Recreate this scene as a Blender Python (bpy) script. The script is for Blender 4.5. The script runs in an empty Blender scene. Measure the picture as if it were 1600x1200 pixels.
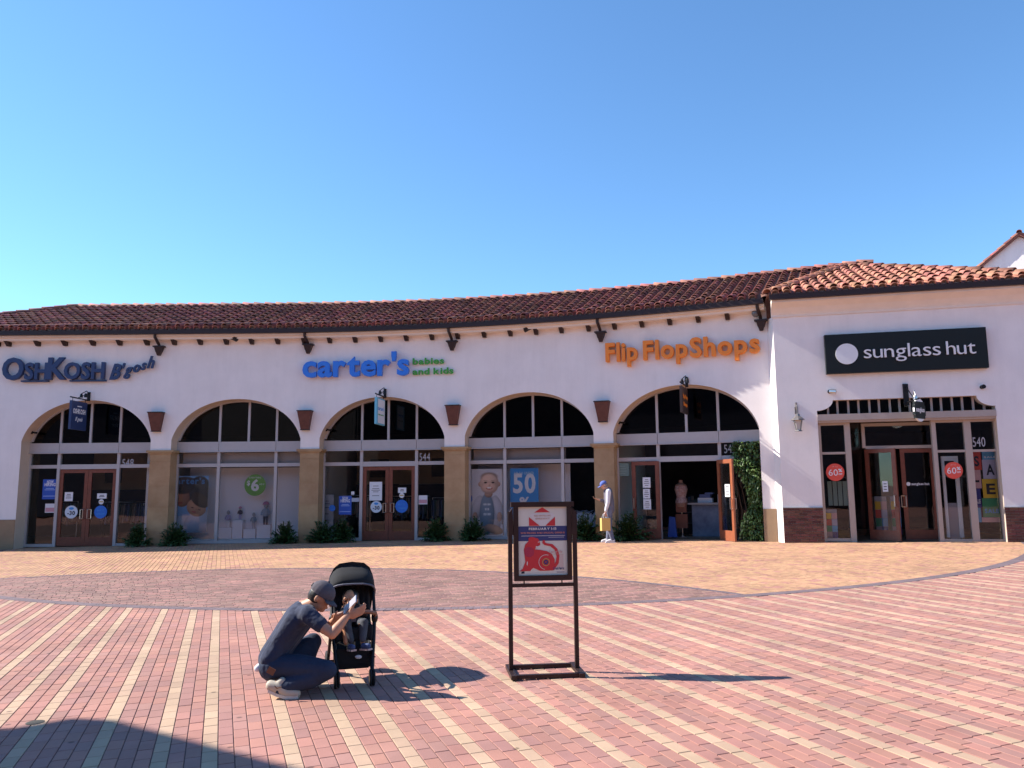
import bpy, bmesh, math, random
import numpy as np
from mathutils import Matrix, Vector
R = math.radians
random.seed(7)
rng = np.random.default_rng(11)
S_ = bpy.context.scene
COL = S_.collection

# ------------------------------------------------------------------ camera
CAM_H = 1.65
FPX, CXP, CYP = 1220.0, 800.0, 600.0
PITCH = math.atan(162 / 1220.0); ROLL = R(0.5)
cam = bpy.data.cameras.new('camera'); co = bpy.data.objects.new('camera', cam); COL.objects.link(co)
cam.sensor_width = 36.0; cam.lens = 36.0 * FPX / 1600.0
cam.clip_start = 0.1; cam.clip_end = 3000
FW = Vector((0, math.cos(PITCH), math.sin(PITCH))); RT = Vector((1, 0, 0)); UP = RT.cross(FW)
CR = RT * math.cos(ROLL) - UP * math.sin(ROLL); CU = UP * math.cos(ROLL) + RT * math.sin(ROLL)
co.matrix_world = Matrix(((CR.x, CU.x, -FW.x, 0), (CR.y, CU.y, -FW.y, 0), (CR.z, CU.z, -FW.z, CAM_H), (0, 0, 0, 1)))
S_.camera = co

# ------------------------------------------------------------------ sky, sun, exposure
SUN_DIR = -11.8      # plan heading of the sun's rays, degrees from +X
SUN_EL = 39.0
w = bpy.data.worlds.new('World'); S_.world = w; w.use_nodes = True
nt = w.node_tree; nt.nodes.clear()
sky = nt.nodes.new('ShaderNodeTexSky'); sky.sky_type = 'NISHITA'; sky.sun_disc = False
sky.sun_elevation = R(SUN_EL); sky.altitude = 50; sky.air_density = 1.0; sky.dust_density = 0.0; sky.ozone_density = 2.0
# direction towards the sun in plan: heading SUN_DIR + 180
sh = R(SUN_DIR + 180)
sky.sun_rotation = math.atan2(math.cos(sh), math.sin(sh))
bg = nt.nodes.new('ShaderNodeBackground'); bg.inputs[1].default_value = 0.105
ow = nt.nodes.new('ShaderNodeOutputWorld')
skc = nt.nodes.new('ShaderNodeMix'); skc.data_type = 'RGBA'; skc.blend_type = 'MULTIPLY'; skc.inputs[0].default_value = 1.0; skc.inputs[7].default_value = (0.68, 0.94, 1.13, 1)
nt.links.new(sky.outputs[0], skc.inputs[6]); nt.links.new(skc.outputs[2], bg.inputs[0]); nt.links.new(bg.outputs[0], ow.inputs[0])
sl = bpy.data.lights.new('sun', 'SUN'); so = bpy.data.objects.new('sun', sl); COL.objects.link(so)
sl.energy = 4.6; sl.angle = R(0.53); sl.color = (1.0, 0.93, 0.84)
rd = Vector((math.cos(R(SUN_DIR)) * math.cos(R(SUN_EL)), math.sin(R(SUN_DIR)) * math.cos(R(SUN_EL)), -math.sin(R(SUN_EL))))
so.rotation_euler = rd.to_track_quat('-Z', 'Y').to_euler()
S_.view_settings.view_transform = 'Standard'; S_.view_settings.look = 'None'
S_.view_settings.exposure = 1.05; S_.view_settings.gamma = 1.0
S_.view_settings.use_curve_mapping = False

# ------------------------------------------------------------------ geometry of the place
def gz(x, y): return 0.0126 * x + 0.0047 * y            # the plaza rises gently to the right
EAVE = 6.60
A_S0, A_S1, A_ANG = 10.0, 24.1, 24.0                    # arcade wall: straight, arc, straight
A_START = (-18.0, 24.27)
def _build_curve():
    ds = 0.02; out = []; x, y = A_START[0] - 2.0, A_START[1]; s = -2.0
    while s < 29:
        t = min(1, max(0, (s - A_S0) / (A_S1 - A_S0))); ph = -R(A_ANG) * t
        out.append((s, x, y, ph)); x += ds * math.cos(ph); y += ds * math.sin(ph); s += ds
    return np.array(out)
CURVE = _build_curve()
def cv(s):
    if s < -2: return (A_START[0] + s, A_START[1], 0.0)
    return tuple(np.interp(s, CURVE[:, 0], CURVE[:, k]) for k in (1, 2, 3))
def A(s, z, d=0.0):                                       # point on / off the arcade wall; d > 0 towards the plaza
    x, y, ph = cv(s); return Vector((x + math.sin(ph) * d, y - math.cos(ph) * d, z))
HO, HH = (6.97, 20.44), R(-13.5)                          # the right-hand shop wall
def Hh(s, z, d=0.0):
    return Vector((HO[0] + math.cos(HH) * s + math.sin(HH) * d, HO[1] + math.sin(HH) * s - math.cos(HH) * d, z))
def MA(s, z, d=0.0):                                      # frame: x along the wall, y up, z out of the wall
    p = A(s, z, d); ph = cv(s)[2]; t = Vector((math.cos(ph), math.sin(ph), 0)); n = Vector((math.sin(ph), -math.cos(ph), 0))
    return Matrix(((t.x, 0, n.x, p.x), (t.y, 0, n.y, p.y), (0, 1, 0, p.z), (0, 0, 0, 1)))
def MH(s, z, d=0.0):
    p = Hh(s, z, d); t = Vector((math.cos(HH), math.sin(HH), 0)); n = Vector((math.sin(HH), -math.cos(HH), 0))
    return Matrix(((t.x, 0, n.x, p.x), (t.y, 0, n.y, p.y), (0, 1, 0, p.z), (0, 0, 0, 1)))
# surveying helpers: read a real position on a real surface from the photo's pixel
def ray(x, y): return FW + CR * ((x - CXP) / FPX) - CU * ((y - CYP) / FPX)
def fa(x, y, d=0.0):
    r = ray(x, y); k = r.x / r.y
    n = np.sin(CURVE[:, 3]) * d; X = CURVE[:, 1] + n; Y = CURVE[:, 2] - np.cos(CURVE[:, 3]) * d
    f = X - k * Y; i = int(np.argmax(f > 0)); s = float(CURVE[i, 0]); p = A(s, 0, d)
    return s, CAM_H + r.z / r.y * p.y
def fh(x, y, d=0.0):
    r = ray(x, y); k = r.x / r.y; o = Hh(0, 0, d); tx, ty = math.cos(HH), math.sin(HH)
    s = (k * o.y - o.x) / (tx - k * ty); return s, CAM_H + r.z / r.y * (o.y + ty * s)
def gp(x, y):
    r = ray(x, y); t = -CAM_H / (r.z - 0.0126 * r.x - 0.0047 * r.y); p = r * t; return Vector((p.x, p.y, gz(p.x, p.y)))
def at(x, y, Y):
    r = ray(x, y) * (Y / ray(x, y).y); return Vector((r.x, r.y, r.z + CAM_H))

# ------------------------------------------------------------------ materials
MATS = {}
def N(t, k, x=0, y=0): n = t.nodes.new(k); return n
def mat(name, col, rough=0.7, metal=0.0, var=0.0, scale=6.0, bump=0.0, bscale=60.0, rnd=0.0, spec=0.5, col2=None, emit=0.0, coords='Object', sheen=0.0):
    if name in MATS: return MATS[name]
    m = bpy.data.materials.new(name); m.use_nodes = True; t = m.node_tree; b = t.nodes['Principled BSDF']
    b.inputs['Roughness'].default_value = rough; b.inputs['Metallic'].default_value = metal
    b.inputs['Specular IOR Level'].default_value = spec
    if sheen: b.inputs['Sheen Weight'].default_value = sheen
    c = (*col, 1)
    if var or rnd or col2:
        tc = N(t, 'ShaderNodeTexCoord'); ns = N(t, 'ShaderNodeTexNoise'); ns.inputs['Scale'].default_value = scale; ns.inputs['Detail'].default_value = 6
        ns.inputs['Roughness'].default_value = 0.65
        t.links.new(N(t, 'ShaderNodeNewGeometry').outputs['Position'] if coords == 'pos' else tc.outputs[coords], ns.inputs['Vector'])
        mx = N(t, 'ShaderNodeMix'); mx.data_type = 'RGBA'
        c2 = col2 if col2 else tuple(x * (1 - var) for x in col)
        c1 = col if col2 else tuple(min(1, x * (1 + var * 0.6)) for x in col)
        mx.inputs[6].default_value = (*c1, 1); mx.inputs[7].default_value = (*c2, 1)
        mr = N(t, 'ShaderNodeMapRange'); mr.inputs[1].default_value = 0.3; mr.inputs[2].default_value = 0.7
        t.links.new(ns.outputs[0], mr.inputs[0]); t.links.new(mr.outputs[0], mx.inputs[0])
        src = mx.outputs[2]
        if rnd:
            ge = N(t, 'ShaderNodeNewGeometry'); oi = N(t, 'ShaderNodeObjectInfo'); ad = N(t, 'ShaderNodeMath'); ad.operation = 'ADD'
            t.links.new(ge.outputs['Random Per Island'], ad.inputs[0]); t.links.new(oi.outputs['Random'], ad.inputs[1])
            fr = N(t, 'ShaderNodeMath'); fr.operation = 'FRACT'; t.links.new(ad.outputs[0], fr.inputs[0])
            m2 = N(t, 'ShaderNodeMapRange'); m2.inputs[3].default_value = 1 - rnd; m2.inputs[4].default_value = 1 + rnd
            t.links.new(fr.outputs[0], m2.inputs[0])
            hs = N(t, 'ShaderNodeHueSaturation'); t.links.new(src, hs.inputs['Color']); t.links.new(m2.outputs[0], hs.inputs['Value'])
            m3 = N(t, 'ShaderNodeMath'); m3.operation = 'MULTIPLY'; m3.inputs[1].default_value = 7.31; t.links.new(fr.outputs[0], m3.inputs[0])
            f3 = N(t, 'ShaderNodeMath'); f3.operation = 'FRACT'; t.links.new(m3.outputs[0], f3.inputs[0])
            m4 = N(t, 'ShaderNodeMapRange'); m4.inputs[3].default_value = 0.5 - rnd * 0.045; m4.inputs[4].default_value = 0.5 + rnd * 0.045
            t.links.new(f3.outputs[0], m4.inputs[0]); t.links.new(m4.outputs[0], hs.inputs['Hue'])
            src = hs.outputs[0]
        if coords == 'pos':                       # old chewing gum and drips trodden into the paving
            vo = N(t, 'ShaderNodeTexVoronoi'); vo.voronoi_dimensions = '2D'; vo.inputs['Scale'].default_value = 1.3; t.links.new(N(t, 'ShaderNodeNewGeometry').outputs['Position'], vo.inputs['Vector'])
            mg = N(t, 'ShaderNodeMapRange'); mg.inputs[1].default_value = 0.018; mg.inputs[2].default_value = 0.034; mg.inputs[3].default_value = 0.45; mg.inputs[4].default_value = 1.0; t.links.new(vo.outputs['Distance'], mg.inputs[0])
            gx = N(t, 'ShaderNodeMix'); gx.data_type = 'RGBA'; gx.blend_type = 'MULTIPLY'; gx.inputs[0].default_value = 1; t.links.new(src, gx.inputs[6]); t.links.new(mg.outputs[0], gx.inputs[7]); src = gx.outputs[2]
        t.links.new(src, b.inputs['Base Color'])
    else: b.inputs['Base Color'].default_value = c
    if bump:
        tc = N(t, 'ShaderNodeTexCoord'); n2 = N(t, 'ShaderNodeTexNoise'); n2.inputs['Scale'].default_value = bscale; n2.inputs['Detail'].default_value = (2 if bscale < 20 else 5)
        t.links.new(N(t, 'ShaderNodeNewGeometry').outputs['Position'] if coords == 'pos' else tc.outputs[coords], n2.inputs['Vector']); bp = N(t, 'ShaderNodeBump'); bp.inputs['Strength'].default_value = bump; bp.inputs['Distance'].default_value = (0.03 if bscale < 20 else 0.01 if bscale < 100 else 0.002)
        t.links.new(n2.outputs[0], bp.inputs['Height']); t.links.new(bp.outputs[0], b.inputs['Normal'])
    if emit: b.inputs['Emission Color'].default_value = c; b.inputs['Emission Strength'].default_value = emit
    MATS[name] = m; return m
def glass(name, tint=(0.98, 0.985, 0.985), extra=0.0, k=0.8):
    m = bpy.data.materials.new(name); m.use_nodes = True; t = m.node_tree; t.nodes.clear()
    tr = N(t, 'ShaderNodeBsdfTransparent'); tr.inputs[0].default_value = (*tint, 1); gl = N(t, 'ShaderNodeBsdfGlossy'); gl.inputs['Roughness'].default_value = 0.015
    tc = N(t, 'ShaderNodeTexCoord'); ns = N(t, 'ShaderNodeTexNoise'); ns.inputs['Scale'].default_value = 0.8; t.links.new(tc.outputs['Object'], ns.inputs[0])
    bp = N(t, 'ShaderNodeBump'); bp.inputs['Strength'].default_value = 0.10; bp.inputs['Distance'].default_value = 0.02
    t.links.new(ns.outputs[0], bp.inputs['Height']); t.links.new(bp.outputs[0], gl.inputs['Normal'])
    fr = N(t, 'ShaderNodeFresnel'); fr.inputs[0].default_value = 1.5
    ad = N(t, 'ShaderNodeMath'); ad.operation = 'MULTIPLY_ADD'; ad.inputs[1].default_value = k; ad.inputs[2].default_value = extra; t.links.new(fr.outputs[0], ad.inputs[0])
    mx = N(t, 'ShaderNodeMixShader'); o = N(t, 'ShaderNodeOutputMaterial')
    t.links.new(ad.outputs[0], mx.inputs[0]); t.links.new(tr.outputs[0], mx.inputs[1]); t.links.new(gl.outputs[0], mx.inputs[2]); t.links.new(mx.outputs[0], o.inputs[0])
    return m
GLASS = glass('shop_glass'); GLASS_DARK = glass('tinted_glass', (0.15, 0.19, 0.28), k=1.0)
STUCCO = mat('stucco_white', (0.86, 0.80, 0.77), 0.9, var=0.05, scale=1.3, bump=0.35, bscale=45)
def streak(m, amt=0.10):
    t = m.node_tree; b = t.nodes['Principled BSDF']; src = b.inputs['Base Color'].links[0].from_socket
    ge = N(t, 'ShaderNodeNewGeometry'); mp = N(t, 'ShaderNodeMapping'); mp.inputs['Scale'].default_value = (2.2, 2.2, 0.35); ns = N(t, 'ShaderNodeTexNoise'); ns.inputs['Scale'].default_value = 1.6; ns.inputs['Detail'].default_value = 8; ns.inputs['Roughness'].default_value = .7
    t.links.new(ge.outputs['Position'], mp.inputs[0]); t.links.new(mp.outputs[0], ns.inputs[0]); mr = N(t, 'ShaderNodeMapRange'); mr.inputs[1].default_value = .45; mr.inputs[2].default_value = .78; mr.inputs[3].default_value = 1.0; mr.inputs[4].default_value = 1 - amt
    t.links.new(ns.outputs[0], mr.inputs[0]); mx = N(t, 'ShaderNodeMix'); mx.data_type = 'RGBA'; mx.blend_type = 'MULTIPLY'; mx.inputs[0].default_value = 1; t.links.new(src, mx.inputs[6]); t.links.new(mr.outputs[0], mx.inputs[7]); t.links.new(mx.outputs[2], b.inputs['Base Color'])
streak(STUCCO, 0.07)
TRIM = mat('stucco_cream', (0.80, 0.71, 0.63), 0.85, var=0.06, scale=3)
INTRADOS = mat('stucco_tan', (0.62, 0.49, 0.38), 0.9, var=0.08, scale=2, bump=0.3)
SAND = mat('sandstone', (0.46, 0.31, 0.17), 0.85, var=0.2, scale=2.3, bump=0.3, bscale=30, rnd=0.08, col2=(0.36, 0.22, 0.11))
BASE = mat('base_plaster', (0.33, 0.22, 0.13), 0.9, var=0.15, scale=3)
ALU = mat('aluminium_frame', (0.48, 0.45, 0.45), 0.45, 0.25, var=0.05)
ALU_WARM = mat('bronze_beige_frame', (0.46, 0.38, 0.33), 0.45, 0.2, var=0.05)
WOOD = mat('mahogany_door', (0.20, 0.055, 0.03), 0.45, var=0.25, scale=9)
STEEL = mat('brushed_steel', (0.55, 0.54, 0.52), 0.3, 1.0)
GUTTER = mat('bronze_gutter', (0.035, 0.018, 0.017), 0.5, 0.3)
BRONZE = mat('rusty_bronze', (0.13, 0.045, 0.032), 0.6, 0.2, var=0.25, scale=9)
BLACKM = mat('black_metal', (0.012, 0.012, 0.014), 0.45, 0.4)
TILE = mat('clay_tile', (0.34, 0.125, 0.09), 0.8, var=0.3, scale=3, bump=0.3, rnd=0.42, col2=(0.15, 0.055, 0.045)); TILE_L = mat('clay_tile_sunlit', (0.50, 0.21, 0.135), 0.8, var=0.3, scale=3, bump=0.3, rnd=0.35, col2=(0.34, 0.13, 0.085))  # corner tiles paler, arcade tiles darker: the sun's slant painted into the clay
TILE_DK = mat('clay_pan_tile', (0.22, 0.09, 0.065), 0.9, var=0.3, scale=5, rnd=0.25)
MORTAR = mat('mortar', (0.30, 0.27, 0.25), 0.95, var=0.2)
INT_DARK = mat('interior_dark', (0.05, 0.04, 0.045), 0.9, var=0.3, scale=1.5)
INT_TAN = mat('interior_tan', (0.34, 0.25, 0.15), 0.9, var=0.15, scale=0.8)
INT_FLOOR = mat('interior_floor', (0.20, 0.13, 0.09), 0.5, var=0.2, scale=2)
WHITE = mat('white_paint', (0.78, 0.77, 0.77), 0.6, var=0.03)
PAPER = mat('white_paper', (0.75, 0.75, 0.78), 0.8)
INK = mat('dark_ink', (0.03, 0.03, 0.045), 0.8)
NAVY = mat('navy_sign', (0.022, 0.045, 0.13), 0.45)
BLUE = mat('bright_blue', (0.028, 0.16, 0.62), 0.45)
SKYB = mat('sky_blue', (0.05, 0.28, 0.68), 0.6)
GREEN = mat('sign_green', (0.05, 0.32, 0.03), 0.45)
ORANGE = mat('sign_orange', (0.92, 0.25, 0.02), 0.4)
ORANGE_L = mat('sign_orange_lit_edge', (0.95, 0.52, 0.20), 0.45)
RED = mat('poster_red', (0.62, 0.035, 0.04), 0.6)
REDS = mat('sticker_red', (0.75, 0.09, 0.06), 0.6)
SKIN = mat('skin_tan', (0.50, 0.24, 0.14), 0.55, var=0.08, scale=12)
SKIN_L = mat('skin_light', (0.62, 0.34, 0.24), 0.6)
HAIR = mat('black_hair', (0.012, 0.009, 0.008), 0.5)
P_RED = mat('paver_red', (0.375, 0.178, 0.14), 0.85, var=0.22, scale=0.9, bump=0.35, bscale=120, rnd=0.09, coords='pos')
P_PLUM = mat('paver_plum', (0.345, 0.172, 0.142), 0.85, var=0.22, scale=0.9, bump=0.35, bscale=120, rnd=0.09, coords='pos')
P_ORG = mat('paver_orange', (0.395, 0.185, 0.14), 0.85, var=0.22, scale=0.9, bump=0.35, bscale=120, rnd=0.09, coords='pos')
P_YEL = mat('paver_yellow', (0.46, 0.31, 0.205), 0.85, var=0.22, scale=0.9, bump=0.35, bscale=120, rnd=0.09, coords='pos')
P_TAN = mat('paver_tan', (0.45, 0.25, 0.14), 0.85, var=0.22, scale=0.9, bump=0.3, bscale=120, rnd=0.12, coords='pos')
P_DARK = mat('paver_dark', (0.27, 0.15, 0.12), 0.65, var=0.22, scale=0.9, bump=0.35, bscale=120, rnd=0.2, coords='pos')
P_EDGE = mat('paver_grey', (0.16, 0.115, 0.125), 0.85, var=0.1, scale=10, rnd=0.15, coords='pos')
SANDJ = mat('joint_sand', (0.17, 0.10, 0.085), 0.95, var=0.2, scale=20)

# ------------------------------------------------------------------ mesh builder
class MB:
    def __init__(s): s.v = []; s.f = []; s.m = []; s.mi = 0
    def add(s, vs, fs):
        o = len(s.v); s.v.extend([tuple(p) for p in vs]); s.f.extend([tuple(i + o for i in f) for f in fs]); s.m.extend([s.mi] * len(fs)); return s
    def hexa(s, p):           # 8 points: bottom 0-3 ccw, top 4-7
        return s.add(p, [(3, 2, 1, 0), (4, 5, 6, 7), (0, 1, 5, 4), (1, 2, 6, 5), (2, 3, 7, 6), (3, 0, 4, 7)])
    def box(s, c, size, M=None, taper=1.0):
        x, y, z = (k / 2 for k in size); P = []
        for zz, t in ((-z, 1.0), (z, taper)):
            for a, b in ((-1, -1), (1, -1), (1, 1), (-1, 1)): P.append(Vector((c[0] + a * x * t, c[1] + b * y * t, c[2] + zz)))
        if M is not None: P = [M @ p for p in P]
        return s.hexa(P)
    def bx(s, F, s0, s1, z0, z1, d0, d1, n=1):      # box in wall coordinates
        for i in range(n):
            a = s0 + (s1 - s0) * i / n; b = s0 + (s1 - s0) * (i + 1) / n
            s.hexa([F(a, z0, d1), F(b, z0, d1), F(b, z0, d0), F(a, z0, d0), F(a, z1, d1), F(b, z1, d1), F(b, z1, d0), F(a, z1, d0)])
        return s
    def tube(s, pts, r, n=8, cap=True, rs=None):
        pts = [Vector(p) for p in pts]; rings = []; u = None
        for i, p in enumerate(pts):
            a = pts[max(0, i - 1)]; b = pts[min(len(pts) - 1, i + 1)]; t = (b - a).normalized()
            if u is None: u = t.orthogonal().normalized()
            else: u = (u - t * u.dot(t)).normalized()
            v = t.cross(u); rr = rs[i] if rs else r
            rings.append([p + (u * math.cos(2 * math.pi * k / n) + v * math.sin(2 * math.pi * k / n)) * rr for k in range(n)])
        V = [q for g in rings for q in g]; Fc = []
        for i in range(len(pts) - 1):
            for k in range(n): Fc.append((i * n + k, i * n + (k + 1) % n, (i + 1) * n + (k + 1) % n, (i + 1) * n + k))
        if cap: Fc.append(tuple(range(n))[::-1]); Fc.append(tuple((len(pts) - 1) * n + k for k in range(n)))
        return s.add(V, Fc)
    def lathe(s, prof, n=16, M=None):                # prof [(r,z)]
        V = []; Fc = []
        for r, z in prof:
            for k in range(n): V.append(Vector((r * math.cos(2 * math.pi * k / n), r * math.sin(2 * math.pi * k / n), z)))
        if M is not None: V = [M @ p for p in V]
        for i in range(len(prof) - 1):
            for k in range(n): Fc.append((i * n + k, i * n + (k + 1) % n, (i + 1) * n + (k + 1) % n, (i + 1) * n + k))
        Fc.append(tuple(range(n))[::-1]); Fc.append(tuple((len(prof) - 1) * n + k for k in range(n)))
        return s.add(V, Fc)
    def ball(s, c, r, n=12, M=None):                 # r scalar or triple
        if not hasattr(r, '__len__'): r = (r, r, r)
        V = []; Fc = []; h = n // 2 + 1
        for i in range(1, h):
            th = math.pi * i / h
            for k in range(n):
                ph = 2 * math.pi * k / n; V.append(Vector((c[0] + r[0] * math.sin(th) * math.cos(ph), c[1] + r[1] * math.sin(th) * math.sin(ph), c[2] + r[2] * math.cos(th))))
        top = len(V); V.append(Vector((c[0], c[1], c[2] + r[2]))); V.append(Vector((c[0], c[1], c[2] - r[2])))
        for i in range(h - 2):
            for k in range(n): Fc.append((i * n + k, (i + 1) * n + k, (i + 1) * n + (k + 1) % n, i * n + (k + 1) % n))
        for k in range(n): Fc.append((top, k, (k + 1) % n)); Fc.append((top + 1, (h - 2) * n + (k + 1) % n, (h - 2) * n + k))
        if M is not None: V = [M @ p for p in V]
        return s.add(V, Fc)
    def prism(s, poly, z0, z1, M=None, n=None):      # poly in local xy, extruded in local z
        a = sum(poly[i][0] * poly[(i + 1) % len(poly)][1] - poly[(i + 1) % len(poly)][0] * poly[i][1] for i in range(len(poly)))
        if a < 0: poly = poly[::-1]
        k = len(poly); V = [Vector((x, y, z0)) for x, y in poly] + [Vector((x, y, z1)) for x, y in poly]
        if M is not None: V = [M @ p for p in V]
        return s.add(V, [tuple(range(k))[::-1], tuple(range(k, 2 * k))] + [(i, (i + 1) % k, (i + 1) % k + k, i + k) for i in range(k)])
    def mesh(s, name, mats, smooth=False):
        me = bpy.data.meshes.new(name); me.from_pydata(s.v, [], s.f)
        for m in (mats if isinstance(mats, (list, tuple)) else [mats]): me.materials.append(m)
        if any(s.m): me.polygons.foreach_set('material_index', s.m)
        if smooth: me.polygons.foreach_set('use_smooth', [True] * len(s.f))
        me.update(); return me
WM = {}
def link(o, parent=None, M=None):
    M = M if M is not None else Matrix.Identity(4)
    COL.objects.link(o)
    if parent is not None:
        o.parent = parent; o.matrix_parent_inverse = WM[parent.name].inverted()
    o.matrix_basis = M; WM[o.name] = M.copy(); return o
def obj(name, mb, mats, parent=None, M=None, smooth=False, kind=None, label=None):
    me = mb.mesh(name, mats, smooth) if isinstance(mb, MB) else mb
    o = bpy.data.objects.new(name, me); link(o, parent, M)
    if kind: o['kind'] = kind
    if label: o['label'] = label
    return o
def thing(name, loc, label, cat, group=None, rz=0.0):
    o = bpy.data.objects.new(name, None); o.empty_display_size = 0.1
    link(o, None, Matrix.Translation(loc) @ Matrix.Rotation(rz, 4, 'Z')); return tag(o, label, cat, group)
def tag(o, label, cat, group=None):
    o['label'] = label; o['category'] = cat
    if group: o['group'] = group
    return o
def dup(root, M, label=None):
    r = root.copy(); COL.objects.link(r); r.matrix_basis = M; WM[r.name] = M.copy()
    if label: r['label'] = label
    old = WM[root.name]; D = M @ old.inverted()
    for ch in list(root.children):
        c = ch.copy(); COL.objects.link(c); c.parent = r; c.matrix_parent_inverse = ch.matrix_parent_inverse; WM[c.name] = D @ WM[ch.name]
        for g in list(ch.children):
            h = g.copy(); COL.objects.link(h); h.parent = c; h.matrix_parent_inverse = g.matrix_parent_inverse; WM[h.name] = D @ WM[g.name]
    return r

# ------------------------------------------------------------------ lettering: glyph meshes made once
GL = {}
STYLES = {'reg': (0.0, 0.02, 0.0, 0.0), 'bold': (0.022, 0.05, 0.012, 0.0), 'fat': (0.020, 0.05, 0.012, 0.0), 'fatter': (0.038, 0.03, 0.0, 0.0), 'ital': (0.032, 0.05, 0.0, 0.35), 'light': (-0.004, 0.03, 0.0, 0.0)}
def make_glyphs(req):
    tmp = []
    for st, chars in req.items():
        off, ex, bev, shear = STYLES[st]
        for c in sorted(set(chars)):
            if c == ' ': continue
            cu = bpy.data.curves.new('t', 'FONT'); cu.body = c; cu.size = 1; cu.offset = off; cu.extrude = ex; cu.bevel_depth = bev; cu.shear = shear; cu.resolution_u = 3
            o = bpy.data.objects.new('t', cu); COL.objects.link(o); tmp.append((st, c, o))
    dg = bpy.context.evaluated_depsgraph_get()
    for st, c, o in tmp:
        me = bpy.data.meshes.new_from_object(o.evaluated_get(dg)); n = len(me.vertices); a = np.empty(n * 3); me.vertices.foreach_get('co', a); a = a.reshape(-1, 3)
        x0, x1 = a[:, 0].min(), a[:, 0].max(); a[:, 0] -= x0; a[:, 2] -= a[:, 2].min(); me.vertices.foreach_set('co', a.ravel()); me.materials.clear()
        GL[(st, c)] = (me, x1 - x0, a, [tuple(p.vertices) for p in me.polygons]); cu = o.data; bpy.data.objects.remove(o); bpy.data.curves.remove(cu)
ALLC = "ABCDEFGHIJKLMNOPQRSTUVWXYZabcdefghijklmnopqrstuvwxyz0123456789'%$-.!"
make_glyphs({'reg': ALLC, 'bold': ALLC, 'fat': ALLC, 'fatter': 'FlipFlopShops', 'ital': ALLC, 'light': 'sunglasshut'})
_gm = {}
def gmesh(st, c, m):
    if (st, c, m.name) not in _gm:
        me = GL[(st, c)][0].copy(); me.materials.append(m); _gm[(st, c, m.name)] = me
    return _gm[(st, c, m.name)]
def layout(text, st, gap=0.085, space=0.28):
    x = 0; out = []
    for c in text:
        if c == ' ': x += space; continue
        wd = GL[(st, c)][1]; out.append((c, x, wd)); x += wd + gap
    return out, x - gap
def big_text(parent, text, st, m, MF, s0, s1, zb, height, d, sizes=None, rise=0.0, name='letter', gap=0.085, ext=1.0, space=0.28, kern=None):
    """letters as separate parts along a wall; MF is the wall frame function"""
    seq = []; x = 0; i = 0
    for c in text:
        k = sizes[i] if sizes else 1.0; x += (kern or {}).get(i, 0); i += 1
        if c == ' ': x += space; continue
        wd = GL[(st, c)][1] * k; seq.append((c, x, wd, k)); x += wd + gap * (0.6 + 0.4 * k)
    tot = x - gap; sx = (s1 - s0) / tot
    for c, x, wd, k in seq:
        M = MF(s0 + (x + wd / 2) * sx, zb + rise * x / tot, d) @ Matrix.Translation((-wd / 2 * sx, 0, 0)) @ Matrix.Diagonal((sx * k, height * k, height * ext, 1))
        obj(name, gmesh(st, c, m), None, parent, M)
def small_text(mb, text, st, M, width=None, height=0.05, x=0, y=0, center=True, thick=0.02):
    """flat print gathered into a mesh builder; local xy of M"""
    seq, tot = layout(text, st); sc = height; sx = sc if width is None else width / tot
    off = -tot * sx / 2 if center else 0
    for c, cx, wd in seq:
        a, fcs = GL[(st, c)][2], GL[(st, c)][3]; V = [M @ Vector((x + off + (p[0] + cx) * sx, y + p[1] * sc, p[2] * thick)) for p in a]
        mb.add(V, fcs)

# ================================================================== GROUND AND PAVING
g = MB()
def gsheet(mb, x0, x1, y0, y1, dz, n=1):
    mb.add([(x0, y0, gz(x0, y0) + dz), (x1, y0, gz(x1, y0) + dz), (x1, y1, gz(x1, y1) + dz), (x0, y1, gz(x0, y1) + dz)], [(0, 1, 2, 3)])
# one big sheet (flattened far away so that it reaches the horizon)
XS = [-900, -60, 60, 900]; YS = [-900, -60, 60, 900]; V = []
for y in YS:
    for x in XS:
        V.append((x, y, gz(max(-60, min(60, x)), max(-60, min(60, y))) - 0.012))
g.add(V, [(j * 4 + i, j * 4 + i + 1, (j + 1) * 4 + i + 1, (j + 1) * 4 + i) for j in range(3) for i in range(3)])
gm = bpy.data.materials.new('ground_paving_far'); gm.use_nodes = True; t = gm.node_tree; b = t.nodes['Principled BSDF']; b.inputs['Roughness'].default_value = 0.9
tc = N(t, 'ShaderNodeTexCoord'); bt = N(t, 'ShaderNodeTexBrick'); bt.inputs['Scale'].default_value = 1.0
mp = N(t, 'ShaderNodeMapping'); mp.inputs['Rotation'].default_value = (0, 0, R(-69.7)); t.links.new(tc.outputs['Object'], mp.inputs[0]); t.links.new(mp.outputs[0], bt.inputs['Vector'])
bt.inputs['Brick Width'].default_value = 0.2; bt.inputs['Row Height'].default_value = 0.0975; bt.inputs['Mortar Size'].default_value = 0.004
bt.inputs['Color1'].default_value = (0.40, 0.17, 0.14, 1); bt.inputs['Color2'].default_value = (0.46, 0.24, 0.17, 1); bt.inputs['Mortar'].default_value = (0.17, 0.10, 0.085, 1)
t.links.new(bt.outputs[0], b.inputs['Base Color'])
plaza = obj('plaza_ground', g, gm); plaza['kind'] = 'structure'; plaza['label'] = 'brick paved plaza in front of the shops'
jb = MB(); gsheet(jb, -34, 34, 1.5, 27, -0.006); obj('joint_bed', jb, SANDJ, plaza, kind='stuff')

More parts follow.
